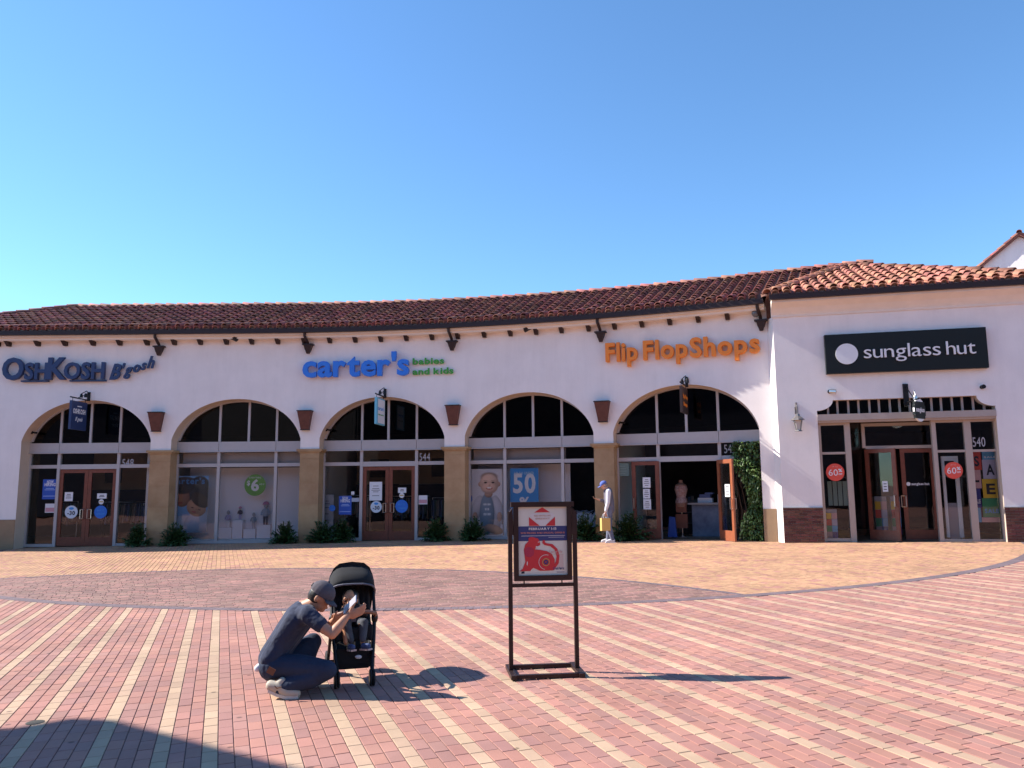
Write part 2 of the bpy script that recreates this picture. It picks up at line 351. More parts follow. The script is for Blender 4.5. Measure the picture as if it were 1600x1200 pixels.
C1 = (-0.75, 25.3, 14.5); C2 = (-5.9, 6.0, 10.74)
ALPHA = math.atan2(0.3464, 0.938)
def brick_field(rows_dir, pitch, length, region, colour, h=(0.003, 0.0), gap=0.006, q0=0.0, bounds=(-30, 30, 2, 27)):
    """returns arrays: centre x, y, colour index, angle"""
    ca, sa = math.cos(rows_dir), math.sin(rows_dir)      # unit vector along rows; perp = (sa,-ca)
    cs = [(x, y) for x in bounds[:2] for y in bounds[2:]]
    q = [x * sa - y * ca for x, y in cs]; a = [x * ca + y * sa for x, y in cs]
    out = []
    for i in range(int((min(q) - q0) / pitch) - 1, int((max(q) - q0) / pitch) + 2):
        off = rng.random() * length if i % 2 else rng.random() * length
        aa = np.arange(min(a) + off, max(a), length); qq = q0 + (i + 0.5) * pitch
        x = aa * ca + qq * sa; y = aa * sa - qq * ca
        ok = (x > bounds[0]) & (x < bounds[1]) & (y > bounds[2]) & (y < bounds[3]); x, y = x[ok], y[ok]
        ok = region(x, y); x, y = x[ok], y[ok]
        if len(x): out.append(np.stack([x, y, colour(i, len(x))], 1))
    return np.concatenate(out)
def emit_bricks(name, F, ang, L, W, mats, parent, ind=0, top=0.0):
    """F rows (x, y, colour). the ind rows nearest the camera become single pavers"""
    d = np.hypot(F[:, 0], F[:, 1]); r = np.arctan2(F[:, 0], F[:, 1]); vis = (np.abs(r) < R(35)) & (F[:, 1] > 4.55)
    order = np.argsort(np.where(vis, d, 1e9)); single = order[:ind]; rest = order[ind:]
    ca, sa = math.cos(ang), math.sin(ang); l, wd = L / 2, W / 2; e = 0.0025
    base = np.array([(-l, -wd, -0.007), (l, -wd, -0.007), (l, wd, -0.007), (-l, wd, -0.007), (-l, -wd, -e), (l, -wd, -e), (l, wd, -e), (-l, wd, -e),
                     (-l + e, -wd + e, 0), (l - e, -wd + e, 0), (l - e, wd - e, 0), (-l + e, wd - e, 0)])
    bx = base[:, 0] * ca - base[:, 1] * sa; by = base[:, 0] * sa + base[:, 1] * ca
    faces = [(8, 9, 10, 11)] + [(i, (i + 1) % 4, (i + 1) % 4 + 4, i + 4) for i in range(4)] + [(i + 4, (i + 1) % 4 + 4, (i + 1) % 4 + 8, i + 8) for i in range(4)]
    G = F[rest]; n = len(G)
    jz = (rng.random(n) - 0.5) * 0.0018 + top; tx = (rng.random(n) - 0.5) * 0.012; ty = (rng.random(n) - 0.5) * 0.012
    X = G[:, 0, None] + bx[None]; Y = G[:, 1, None] + by[None]
    Z = gz(X, Y) + base[None, :, 2] + jz[:, None] + tx[:, None] * bx[None] + ty[:, None] * by[None]
    V = np.stack([X, Y, Z], 2).reshape(-1, 3).astype(np.float32)
    fa_ = np.array(faces)[None] + (np.arange(n) * 12)[:, None, None]; fa_ = fa_.reshape(-1)
    me = bpy.data.meshes.new(name); me.vertices.add(n * 12); me.vertices.foreach_set('co', V.ravel())
    me.loops.add(n * 36); me.loops.foreach_set('vertex_index', fa_.astype(np.int32)); me.polygons.add(n * 9)
    me.polygons.foreach_set('loop_start', np.arange(n * 9, dtype=np.int32) * 4)
    me.polygons.foreach_set('material_index', np.repeat(G[:, 2].astype(np.int32), 9))
    me.polygons.foreach_set('use_smooth', [False] * (n * 9))
    for m in mats: me.materials.append(m)
    me.update(calc_edges=True); me.shade_flat()
    obj(name, me, None, parent, kind='stuff')
    protos = []
    for m in mats:
        q = MB(); q.add([tuple(p) for p in base], faces); protos.append(q.mesh('paver', m))
    slope = Matrix(((1, 0, 0, 0), (0, 1, 0, 0), (0.0126, 0.0047, 1, 0), (0, 0, 0, 1)))
    sl_rot = Vector((-0.0126, -0.0047, 1)).normalized(); qrot = Vector((0, 0, 1)).rotation_difference(sl_rot).to_matrix().to_4x4()
    for i in single:
        x, y, c = F[i]; M = Matrix.Translation((x, y, gz(x, y) + top + random.uniform(-0.0009, 0.0009))) @ qrot @ Matrix.Rotation(random.uniform(-.006, .006), 4, 'X') @ Matrix.Rotation(random.uniform(-.006, .006), 4, 'Y') @ Matrix.Rotation(ang + random.uniform(-.004, .004), 4, 'Z')
        obj('paver', protos[int(c)], None, parent, M)
YEL = set()
k = 0
for gap_ in [4, 3, 5] * 40:
    YEL.add(k); k += gap_
YEL = {0, 5, 9, 12, 16, 19, 24, 28, 31, 36, 40, 43, -3, -7, -12} | {43 + a for a in (5, 9, 12, 17, 21, 24, 29, 33, 36, 41, 45, 48, 53, 57, 60, 65, 69, 72, 77, 81, 84, 89, 93, 96, 101, 105, 108, 113, 117, 120, 125, 129, 132, 137, 141, 144, 149, 153, 156, 161, 165, 168)} | {-12 - a for a in (3, 7, 12, 15, 19, 24, 27, 31, 36, 39, 43, 48, 51, 55, 60, 63, 67, 72, 75, 79, 84, 87, 91, 96, 99, 103, 108, 111, 115, 120, 123, 127, 132, 135, 139, 144, 147, 151, 156)}
def c_near(i, n):
    if i in YEL: return np.full(n, 3)
    r = rng.random(n); return np.where(r < 0.40, 0, np.where(r < 0.72, 1, 2)).astype(float)
in1 = lambda x, y, d=0: np.hypot(x - C1[0], y - C1[1]) < C1[2] + d
in2 = lambda x, y, d=0: np.hypot(x - C2[0], y - C2[1]) < C2[2] + d
ROW = math.atan2(0.938, -0.3464)          # rows run away to the left; perp (sa,-ca) = (0.938, 0.3464)
Fn = brick_field(ROW, 0.0975, 0.195, lambda x, y: ~in1(x, y, 0.0), c_near, q0=-0.059, bounds=(-17, 19, 3.0, 22))
emit_bricks('striped_paver_field', Fn, ROW, 0.1890, 0.0912, [P_RED, P_PLUM, P_ORG, P_YEL], plaza, ind=300)
Ft = brick_field(ROW, 0.0975, 0.195, lambda x, y: in1(x, y, -0.0) & ~in2(x, y, 0.0), lambda i, n: (rng.random(n) < 0.12).astype(float), q0=-0.059, bounds=(-24, 22, 9, 25.5))
emit_bricks('tan_paver_field', Ft, ROW, 0.1885, 0.0910, [P_TAN, P_ORG], plaza)
Fd = brick_field(ROW - math.pi / 2, 0.0975, 0.195, lambda x, y: in1(x, y, -0.0) & in2(x, y, 0.0), lambda i, n: (rng.random(n) < 0.25).astype(float), bounds=(-20, 8, 9, 18))
emit_bricks('dark_paver_field', Fd, ROW - math.pi / 2, 0.188, 0.090, [P_DARK, P_PLUM], plaza)
def band(name, C, a0, a1, wd, rad, skip=None):
    q = MB(); n = int(abs(a1 - a0) * rad / 0.1)
    for i in range(n):
        t0 = a0 + (a1 - a0) * (i + 0.04) / n; t1 = a0 + (a1 - a0) * (i + 0.96) / n
        P = [(C[0] + r_ * math.cos(t_), C[1] + r_ * math.sin(t_)) for r_, t_ in ((rad, t0), (rad, t1), (rad - wd, t1), (rad - wd, t0))]
        if skip and skip(*P[0]): continue
        q.hexa([(x, y, gz(x, y) - 0.006) for x, y in P] + [(x, y, gz(x, y) + 0.003) for x, y in P])
    return obj(name, q, P_EDGE, plaza, kind='stuff')
band('edging_paver_band', C1, R(-172), R(-8), 0.21, 14.55)
band('edging_paver_band', C2, R(-5), R(185), 0.12, 10.78, skip=lambda x, y: not in1(x, y, -0.1))
# little drain cover lying in the near paving
p = gp(55, 1129); q = MB(); q.lathe([(0.062, 0.0), (0.062, 0.002), (0.05, 0.0035), (0.0, 0.004)], 24, Matrix.Translation((p.x, p.y, p.z)))
tag(obj('drain_cover', q, mat('cast_iron', (0.07, 0.065, 0.055), 0.8, 0.5, var=0.2)), 'small round grey drain cover set in the brick paving', 'drain cover')

# ================================================================== SHOP ARCADE (left building)
arc = thing('shop_arcade', A(8, 0), 'long curved white arcade of five arches with a red tiled roof', 'building')
ZF = 0.0                                    # wall foot reaches below ground
def zg(s, F=A, d=0.0): p = F(s, 0, d); return gz(p.x, p.y)
THK = 0.60
# piers, measured on the wall plane: bays between pier edges
S_PIER = []
for xl, xr in ((230, 263), (466, 497), (694, 726), (929, 960)):
    S_PIER.append((fa(xl, 780)[0], fa(xr, 780)[0]))
s_first = fa(26, 780)[0]; s_last = fa(1191, 780)[0]
S_END = fa(1208, 700)[0]; S_BEG = -1.5
bays = [(s_first, S_PIER[0][0])] + [(S_PIER[i][1], S_PIER[i + 1][0]) for i in range(3)] + [(S_PIER[3][1], s_last)]
ZCAP = np.mean([fa(x, y)[1] for x, y in ((246, 706), (482, 702), (710, 697), (945, 690))])
ZARCH = [fa(x, y)[1] for x, y in ((131, 629), (362, 624), (595, 618), (831, 611), (1077, 600))]
print('END', A(S_END,0), A(S_END - 1, 0)); print('bays', [(round(a, 2), round(b, 2), round(b - a, 2)) for a, b in bays], 'cap', round(ZCAP, 2), 'arch', np.round(ZARCH, 2), 'end', round(S_END, 2), [round(zg((a + b) / 2), 2) for a, b in bays])
ZAR = float(np.mean(ZARCH))
WTOP = EAVE - 0.12
# wall: columns of quads between the arch curve and the top, plus soffit of each arch
wall = MB()
NB = 32
def arch_z(a, b, s):
    c = (a + b) / 2; h = (b - a) / 2 + 0.04; u = max(-1, min(1, (s - c) / h)); return ZCAP + (ZAR - ZCAP) * math.sqrt(max(0, 1 - abs(u) ** 2.05))
def wall_strip(s0, s1, zb0, zb1):
    wall.add([A(s0, zb0), A(s1, zb1), A(s1, WTOP), A(s0, WTOP)], [(0, 1, 2, 3)])
edges = [(S_BEG, None)]
prev = S_BEG
for a, b in bays:
    n = max(1, int((a - prev) / 0.3)); low = (-0.4 if prev == S_BEG else ZCAP)
    for i in range(n): wall_strip(prev + (a - prev) * i / n, prev + (a - prev) * (i + 1) / n, low, low)
    ss = [(a + b) / 2 - (b - a) / 2 * math.cos(math.pi * i / NB) for i in range(NB + 1)]
    for i in range(NB): wall_strip(ss[i], ss[i + 1], arch_z(a, b, ss[i]), arch_z(a, b, ss[i + 1]))
    prev = b
wall_strip(prev, S_END, -0.4, -0.4)
obj('wall', wall, STUCCO, arc)
q = MB(); q.add([A(S_BEG, -0.4), A(S_BEG, WTOP), A(S_BEG, WTOP, -9), A(S_BEG, -0.4, -9), A(S_END + 0.3, -0.4, -9), A(S_END + 0.3, WTOP, -9)], [(0, 1, 2, 3), (3, 2, 5, 4)])
obj('back_wall', q, STUCCO, arc)
for bi, (a, b) in enumerate(bays):
    q = MB(); ss = [(a + b) / 2 - (b - a) / 2 * math.cos(math.pi * i / NB) for i in range(NB + 1)]; P = [(s, arch_z(a, b, s)) for s in ss]
    P = [(a, ZCAP if bi > 0 else -0.3)] + P + [(b, ZCAP if bi < 4 else -0.3)]
    for i in range(len(P) - 1):
        q.add([A(P[i][0], P[i][1], 0.0), A(P[i + 1][0], P[i + 1][1], 0.0), A(P[i + 1][0], P[i + 1][1], -THK), A(P[i][0], P[i][1], -THK)], [(0, 1, 2, 3)])
    obj('arch_reveal', q, INTRADOS, arc, smooth=False)
# sandstone piers with cut blocks and cap mouldings
for i, (a, b) in enumerate(S_PIER):
    z0 = zg((a + b) / 2) - 0.1; col = obj('pier', MB().bx(A, a + 0.02, b - 0.02, z0, ZCAP - 0.07, -THK, -0.012), SAND, arc)
    zz = z0; hts = [0.55, 0.72, 0.66, 0.74, 0.7]
    k = 0
    while zz < ZCAP - 0.1:
        z1 = min(zz + hts[k % 5], ZCAP - 0.072); k += 1
        obj('stone_block', MB().bx(A, a, b, zz, z1 - 0.008, -THK - 0.004, 0.0), SAND, col); zz = z1
    q = MB().bx(A, a - 0.10, b + 0.10, ZCAP - 0.065, ZCAP - 0.002, -THK + 0.01, 0.06); q.bx(A, a - 0.05, b + 0.05, ZCAP - 0.11, ZCAP - 0.066, -THK + 0.01, 0.035)
    obj('capital', q, SAND, arc)
# plaster plinths at both ends
zb = fa(10, 812)[1]
obj('plinth', MB().bx(A, S_BEG, bays[0][0] - 0.004, -0.35, zb, -THK, 0.025), BASE, arc)
obj('plinth', MB().bx(A, bays[4][1] + 0.004, S_END - 0.003, -0.2, fa(1200, 795)[1], -THK, 0.025), BASE, arc)
# interior shell (partly seen through the glass)
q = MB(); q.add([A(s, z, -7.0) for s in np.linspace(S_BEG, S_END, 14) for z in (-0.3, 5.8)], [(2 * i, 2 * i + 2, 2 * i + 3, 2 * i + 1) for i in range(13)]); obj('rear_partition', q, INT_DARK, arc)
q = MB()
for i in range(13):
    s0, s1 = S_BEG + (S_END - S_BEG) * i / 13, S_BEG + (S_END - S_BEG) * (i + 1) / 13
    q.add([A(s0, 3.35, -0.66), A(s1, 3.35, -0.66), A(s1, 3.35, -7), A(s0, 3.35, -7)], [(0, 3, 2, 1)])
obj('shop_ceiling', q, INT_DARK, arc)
q = MB()
for i in range(13):
    s0, s1 = S_BEG + (S_END - S_BEG) * i / 13, S_BEG + (S_END - S_BEG) * (i + 1) / 13
    q.add([A(s0, zg(s0) + 0.03, -THK), A(s1, zg(s1) + 0.03, -THK), A(s1, zg(s1) + 0.03, -7), A(s0, zg(s0) + 0.03, -7)], [(0, 1, 2, 3)])
obj('shop_floor', q, INT_FLOOR, arc)
for i, (a, b) in enumerate(S_PIER):                    # cross walls behind each pier
    obj('cross_wall', MB().bx(A, (a + b) / 2 - 0.08, (a + b) / 2 + 0.08, -0.2, 3.34, -6.99, -0.8), [WHITE, WHITE, WHITE, WHITE][i], arc)

# ------- windows and doors
GD = -THK + 0.08          # plane of the glass
def bar(mb, s0, s1, z0, z1, d0=None, d1=None): mb.bx(A, s0, s1, z0, z1, (GD - 0.06 if d0 is None else d0), (GD + 0.05 if d1 is None else d1))
zl1 = np.mean([fa(x, y, GD)[1] for x, y in ((140, 695), (370, 692), (600, 687), (830, 679))])    # top of the band
zl0 = np.mean([fa(x, y, GD)[1] for x, y in ((140, 710.5), (370, 707), (600, 701), (830, 694))])
zt1 = np.mean([fa(x, y, GD)[1] for x, y in ((140, 731), (600, 721.5), (1075, 709.5))])             # head of transom rail over doors
zt0 = np.mean([fa(x, y, GD)[1] for x, y in ((140, 737), (600, 728), (1075, 717))])
print('band', zl1, zl0, zt1, zt0)
def pane(parent, s0, s1, z0, z1, m=GLASS, d=None):
    d = GD if d is None else d
    q = MB(); q.bx(A, s0, s1, z0, z1, d - 0.004, d + 0.004); return obj('pane', q, m, parent)
def door_leaf(F, s0, s1, z0, z1, d, name='door', sub_handle=None, st=0.11, bot=0.27, m=WOOD):
    q = MB(); D0, D1 = d - 0.025, d + 0.025
    q.bx(F, s0, s0 + st, z0, z1, D0, D1); q.bx(F, s1 - st, s1, z0, z1, D0, D1)
    q.bx(F, s0 + st, s1 - st, z0, z0 + bot, D0 + 0.003, D1 - 0.003); q.bx(F, s0 + st, s1 - st, z1 - st, z1, D0 + 0.003, D1 - 0.003); return q
def pull(F, s, z, d, h=0.28, side=1):
    q = MB(); q.tube([F(s, z - h / 2, d), F(s, z - h / 2, d + 0.06), F(s + side * 0.0, z - h / 2 + 0.01, d + 0.07), F(s, z + h / 2 - 0.01, d + 0.07), F(s, z + h / 2, d + 0.06), F(s, z + h / 2, d)], 0.014, 6)
    q.tube([F(s + side * 0.1, z - h / 2, d + 0.03), F(s + side * 0.1, z + h / 2, d + 0.03)], 0.012, 6); q.tube([F(s, z - h / 2, d + 0.03), F(s + side * 0.1, z - h / 2, d + 0.03)], 0.011, 6); q.tube([F(s, z + h / 2, d + 0.03), F(s + side * 0.1, z + h / 2, d + 0.03)], 0.011, 6); return q
MULL = [([95, 141, 187], 700), ([343, 388, 432], 700), ([566, 607, 651], 690), ([789, 833, 878], 680), ([1027, 1073, 1123], 670)]
for bi, (a, b) in enumerate(bays):
    ms = [fa(x, MULL[bi][1], GD)[0] for x in MULL[bi][0]]
    z0 = zg((a + b) / 2) + 0.0; door = bi in (0, 2, 4)
    fr = MB(); mw = 0.035
    # lunette
    for k, s in enumerate(ms): bar(fr, s - mw, s + mw, zl1, arch_z(a, b, s) + 0.02)
    fr2 = MB(); n = 30; P = []
    for i in range(n + 1):
        s = (a + b) / 2 - ((b - a) / 2 - 0.002) * math.cos(math.pi * i / n); P.append((s, arch_z(a, b, s)))
    c = ((a + b) / 2, zl1)
    for i in range(n):
        (s0, y0), (s1, y1) = P[i], P[i + 1]; k = 0.965
        i0 = (c[0] + (s0 - c[0]) * k, max(zl1, c[1] + (y0 - c[1]) * k)); i1 = (c[0] + (s1 - c[0]) * k, max(zl1, c[1] + (y1 - c[1]) * k))
        if max(y0, y1) < zl1: continue
        fr2.add([A(s0, max(y0, zl1), GD + 0.04), A(s1, max(y1, zl1), GD + 0.04), A(*i1, GD + 0.04), A(*i0, GD + 0.04), A(*i1, GD - 0.04), A(*i0, GD - 0.04)], [(3, 2, 1, 0), (2, 3, 5, 4)])
    fr.v, fr.f, fr.m = fr.v + fr2.v, fr.f + [tuple(i + len(fr.v) for i in f) for f in fr2.f], fr.m + fr2.m
    # heavy band in three sections with seams
    cuts = [a] + [ms[0], ms[2]] + [b]
    for i in range(3): fr.bx(A, cuts[i] + 0.006, cuts[i + 1] - 0.006, zl0, zl1, GD - 0.05, GD + 0.09, 2)
    fr.bx(A, a, b, zl0 - 0.03, zl0 - 0.001, GD - 0.05, GD + 0.12, 4)
    # jambs, mullions, transom rail, sill
    zr1, zr0 = zt1, zt0
    bar(fr, a, a + 0.05, z0, zl0 - 0.031); bar(fr, b - 0.05, b, z0, zl0 - 0.031)
    use = [ms[0], ms[2]]
    for s in use: fr.bx(A, s - 0.045, s + 0.045, z0, zl0 - 0.031, GD - 0.05, GD + 0.06)
    th = 0.035
    for s0, s1, full in ((a + 0.05, ms[0] - 0.045, False), (ms[0] + 0.045, ms[2] - 0.045, door), (ms[2] + 0.045, b - 0.05, False)):
        if full: fr.bx(A, s0, s1, zr0, zr1 + 0.02, GD - 0.05, GD + 0.052)
        else: fr.bx(A, s0, s1, zr0 + 0.03, zr1 + 0.01, GD - 0.04, GD + 0.045); fr.bx(A, s0, s1, z0, z0 + 0.09, GD - 0.04, GD + 0.045)
    win = obj('window', fr, ALU, arc)
    # glass
    edges_ = [a + 0.02, ms[0], ms[1], ms[2], b - 0.02]
    for i in range(4):
        q = MB(); e0, e1 = edges_[i] + (0.03 if i else 0), edges_[i + 1] - (0.03 if i < 3 else 0); m_ = 8; V = []; Fc = []
        for j in range(m_ + 1):
            s = e0 + (e1 - e0) * j / m_; V += [A(s, zl1, GD), A(s, max(zl1 + 0.001, arch_z(a, b, s)), GD)]
        obj('pane', q.add(V, [(2 * j, 2 * j + 2, 2 * j + 3, 2 * j + 1) for j in range(m_)]), GLASS_DARK, win)
    for s0, s1, full in ((a + 0.05, ms[0] - 0.045, False), (ms[0] + 0.045, ms[2] - 0.045, door), (ms[2] + 0.045, b - 0.05, False)):
        pane(win, s0, s1, zr1 + (0.02 if full else 0.01), zl0 - 0.031)
        if not full: pane(win, s0, s1, z0 + 0.09, zr0 + 0.03)
    if door:
        s0, s1 = ms[0] + 0.048, ms[2] - 0.048; sm = (s0 + s1) / 2; zd = z0 + 0.02
        if bi != 4:
            for k, (p0, p1) in enumerate(((s0, sm - 0.004), (sm + 0.004, s1))):
                dl = obj('door', door_leaf(A, p0, p1, zd, zr0 - 0.01, GD), WOOD, arc)
                pane(dl, p0 + 0.11, p1 - 0.11, zd + 0.27, zr0 - 0.12)
                obj('handle', pull(A, sm + (-0.07 if k == 0 else 0.07), zd + 0.98, GD + 0.025, side=(-1 if k == 0 else 1)), STEEL, dl)
        else:
            # left leaf swung outwards and parked over the side window, right leaf standing open at right angles
            L = sm - s0
            Ml = MA(s0 - 0.02, 0, GD + 0.10) @ Matrix.Rotation(R(-4), 4, 'Y')
            Fl = lambda s, z, d=0.0, M=Ml: M @ Vector((-s, z, d))
            ql = MB(); st = 0.11
            for (u0, u1, v0, v1) in ((0, st, zd, zr0 + 0.02), (L - st, L, zd, zr0 + 0.02), (st, L - st, zd, zd + 0.27), (st, L - st, zr0 - 0.09, zr0 + 0.02)):
                ql.hexa([Fl(u1, v0, .05), Fl(u0, v0, .05), Fl(u0, v0, 0), Fl(u1, v0, 0), Fl(u1, v1, .05), Fl(u0, v1, .05), Fl(u0, v1, 0), Fl(u1, v1, 0)])
            dl = obj('door', ql, WOOD, arc); obj('pane', MB().hexa([Fl(L - st, zd + .27, .028), Fl(st, zd + .27, .028), Fl(st, zd + .27, .022), Fl(L - st, zd + .27, .022), Fl(L - st, zr0 - .09, .028), Fl(st, zr0 - .09, .028), Fl(st, zr0 - .09, .022), Fl(L - st, zr0 - .09, .022)]), GLASS, dl)
            obj('handle', MB().tube([Fl(L - .06, zd + .85, .05), Fl(L - .06, zd + .85, .11), Fl(L - .06, zd + 1.13, .11), Fl(L - .06, zd + 1.13, .05)], .015, 6), STEEL, dl)
            Mr = MA(s1 + 0.0, 0, GD + 0.06) @ Matrix.Rotation(R(-52), 4, 'Y')
            Fr = lambda s, z, d=0.0, M=Mr: M @ Vector((s, z, d))
            ql = MB()
            for (u0, u1, v0, v1) in ((0, st, zd, zr0 + 0.02), (L - st, L, zd, zr0 + 0.02), (st, L - st, zd, zd + 0.27), (st, L - st, zr0 - 0.09, zr0 + 0.02)):
                ql.hexa([Fr(u0, v0, .05), Fr(u1, v0, .05), Fr(u1, v0, 0), Fr(u0, v0, 0), Fr(u0, v1, .05), Fr(u1, v1, .05), Fr(u1, v1, 0), Fr(u0, v1, 0)])
            dl = obj('door', ql, mat('mahogany_sunlit_door', (0.33, 0.10, 0.045), 0.45, var=0.2, scale=9), arc)  # lighter copy of the mahogany; sunlight on this leaf is painted in
            obj('pane', MB().hexa([Fr(st, zd + .27, .028), Fr(L - st, zd + .27, .028), Fr(L - st, zd + .27, .022), Fr(st, zd + .27, .022), Fr(st, zr0 - .09, .028), Fr(L - st, zr0 - .09, .028), Fr(L - st, zr0 - .09, .022), Fr(st, zr0 - .09, .022)]), GLASS, dl)
            obj('handle', MB().tube([Fr(L - .06, zd + .85, .0), Fr(L - .06, zd + .85, -.07), Fr(L - .06, zd + 1.13, -.07), Fr(L - .06, zd + 1.13, .0)], .015, 6).tube([Fr(L - .06, zd + .85, .05), Fr(L - .06, zd + .85, .11), Fr(L - .06, zd + 1.13, .11), Fr(L - .06, zd + 1.13, .05)], .015, 6), STEEL, dl)
            DOORF, DOORL = (Fl, Fr), L
    bays[bi] = (a, b, ms, z0)
# dark chambers behind the lunettes are closed by shop_ceiling; close the upper void too
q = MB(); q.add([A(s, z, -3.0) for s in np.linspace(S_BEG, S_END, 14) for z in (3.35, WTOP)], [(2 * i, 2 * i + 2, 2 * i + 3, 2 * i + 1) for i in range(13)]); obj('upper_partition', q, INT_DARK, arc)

# ------- roof: soffit mouldings, rafter tails, gutter, tiles
PIT = 0.41; RD = 4.15                        # roof slope and plan depth to the ridge
def curve_bars(z0, z1, d0, d1, s0=S_BEG - 0.3, s1=None, n=60, F=A):
    s1 = S_END - 0.02 if s1 is None else s1
    q = MB(); ss = np.linspace(s0, s1, n + 1); V = []
    for s in ss: V += [F(s, z0, d1), F(s, z1, d1), F(s, z1, d0), F(s, z0, d0)]
    Fc = []
    for i in range(n):
        for k in range(4): Fc.append((i * 4 + k, (i + 1) * 4 + k, (i + 1) * 4 + (k + 1) % 4, i * 4 + (k + 1) % 4))
    Fc += [(0, 1, 2, 3), tuple(4 * n + k for k in (3, 2, 1, 0))]
    return q.add(V, Fc)
obj('soffit', curve_bars(EAVE - 0.18, EAVE - 0.08, -0.02, 0.40), TRIM, arc)
obj('frieze_moulding', curve_bars(EAVE - 0.26, EAVE - 0.181, -0.02, 0.30), TRIM, arc)
obj('gutter', curve_bars(EAVE - 0.13, EAVE + 0.0, 0.402, 0.52), GUTTER, arc)
ts0, ts1 = fa(17, 528)[0], fa(62, 528)[0]
tail_px = [17, 62, 105, 148, 190, 232, 274, 315, 355, 395, 435, 476, 516, 556, 596, 636, 676, 716, 757, 798, 838, 878, 920, 961, 1004, 1047, 1092, 1138]
tm = None
for x in [-40, 0] + tail_px:
    s = fa(x, 520)[0] if x >= 0 else ts0 - (0.88 if x == 0 else 1.76)
    tail_ = obj('rafter_tail', MB().hexa([A(s - .055, EAVE - .40, .10), A(s + .055, EAVE - .40, .10), A(s + .055, EAVE - .40, -.02), A(s - .055, EAVE - .40, -.02), A(s - .055, EAVE - .262, .26), A(s + .055, EAVE - .262, .26), A(s + .055, EAVE - .262, -.02), A(s - .055, EAVE - .262, -.02)]), GUTTER, arc)
def tile_mesh(r0, r1, L, th=0.016, n=6):
    """barrel tile: lies along +y from its lower (wide) end, arch upwards"""
    q = MB(); V = []
    for y, r in ((0, r0), (L, r1)):
        for rr in (r, r - th):
            for k in range(n + 1):
                a = math.pi * k / n; V.append((rr * math.cos(a), y, rr * math.sin(a) * 0.92))
    m = n + 1; Fc = []
    for k in range(n):
        Fc += [(k, k + 1, 2 * m + k + 1, 2 * m + k), (m + k + 1, m + k, 3 * m + k, 3 * m + k + 1), (k, m + k, m + k + 1, k + 1)]
    return q.add(V, [f[::-1] for f in Fc])
tile_q = tile_mesh(0.098, 0.080, 0.46); tile_me = tile_q.mesh('roof_tile', TILE); ridge_q = tile_mesh(0.135, 0.115, 0.48); ridge_me = ridge_q.mesh('ridge_tile', TILE); tile_me_l = tile_q.mesh('roof_tile', TILE_L); ridge_me_l = ridge_q.mesh('ridge_tile', TILE_L)
for me in (tile_me, ridge_me, tile_me_l, ridge_me_l): me.polygons.foreach_set('use_smooth', [True] * len(me.polygons))
def frame_from(p, ydir, up):
    y = ydir.normalized(); x = y.cross(up).normalized(); z = x.cross(y)
    return Matrix(((x.x, y.x, z.x, p.x), (x.y, y.y, z.y, p.y), (x.z, y.z, z.z, p.z), (0, 0, 0, 1)))
def roof_face(parent, P, ss, depth, clip, row=0.385, z0=EAVE + 0.0, limit=300, cam_first=True, flare=True, dmin=None, tme=None):
    """P(s, dep, z) maps to the world, dep = plan distance inwards from the eave edge"""
    tiles = []; under = MB(); pans = MB(); csl = math.hypot(1, PIT); stp = row / csl
    for s in ss:
        dmax = min(depth, clip(s))
        if dmax < 0.15: continue
        n = int(math.ceil(dmax / stp))
        for k in range(n):
            if dmin and k * stp < dmin(s): continue
            d0 = k * stp; jit = random.uniform(-.006, .006)
            p0 = P(s, d0 - 0.02, z0 + 0.03 + d0 * PIT); p1 = P(s, d0 + 0.4, z0 + 0.03 + (d0 + 0.4) * PIT)
            u = (p1 - p0); sd = u.cross(Vector((0, 0, 1))); up = sd.cross(u).normalized()
            M = frame_from(p0 + up * (0.012 + random.uniform(-.004, .006) + (0.055 if k == 0 and flare else 0)) + sd.normalized() * jit, u + up * (-0.035 + random.uniform(-.012, .012)), up)
            tiles.append(M)
            if k == 0 and flare:                     # doubled eave course, set in mortar
                tiles.append(frame_from(p0 + up * 0.0 - u.normalized() * 0.03, u, up))
    tiles.sort(key=lambda M: M.translation.length)
    for M in tiles[:limit]: obj('roof_tile', tme or tile_me, None, parent, M)
    rest = tiles[limit:]
    if rest:
        base = np.array(tile_q.v); V = np.concatenate([base @ np.array(M)[:3, :3].T + np.array(M)[:3, 3] for M in rest]); nf = np.array(tile_q.f); nv = len(base)
        me = bpy.data.meshes.new('roof_tile_field'); me.vertices.add(len(V)); me.vertices.foreach_set('co', V.astype(np.float32).ravel())
        fa2 = (nf[None] + (np.arange(len(rest)) * nv)[:, None, None]).reshape(-1).astype(np.int32); me.loops.add(len(fa2)); me.loops.foreach_set('vertex_index', fa2); me.polygons.add(len(fa2) // 4)
        me.polygons.foreach_set('loop_start', np.arange(len(fa2) // 4, dtype=np.int32) * 4); me.polygons.foreach_set('use_smooth', [True] * (len(fa2) // 4)); me.materials.append(TILE if parent is arc else TILE_L); me.update(calc_edges=True)
        obj('roof_tile_field', me, None, parent, kind='stuff')
def ridge_line(parent, a, b, step=0.40, lift=0.05, name='ridge_tile', rme=None):
    u = b - a; L = u.length; n = max(1, int(L / step)); u.normalize()
    for i in range(n):
        p = a + u * (i * L / n); M = frame_from(p + Vector((0, 0, lift + random.uniform(-.006, .008))), u + Vector((0, 0, -0.06 + random.uniform(-.015, .015))), Vector((0, 0, 1)))
        obj(name, rme or ridge_me, None, parent, M)
PA = lambda s, dep, z: A(s, z, 0.50 - dep)
s_hipc = -1.95
tsp = 0.287
cols = np.arange(s_hipc + 0.15, S_END - 0.2, tsp)
cols_x = np.arange(s_hipc + 0.15, S_END + 2.8, tsp)
valley = lambda s: max(0.0, (s - S_END) * 1.48)
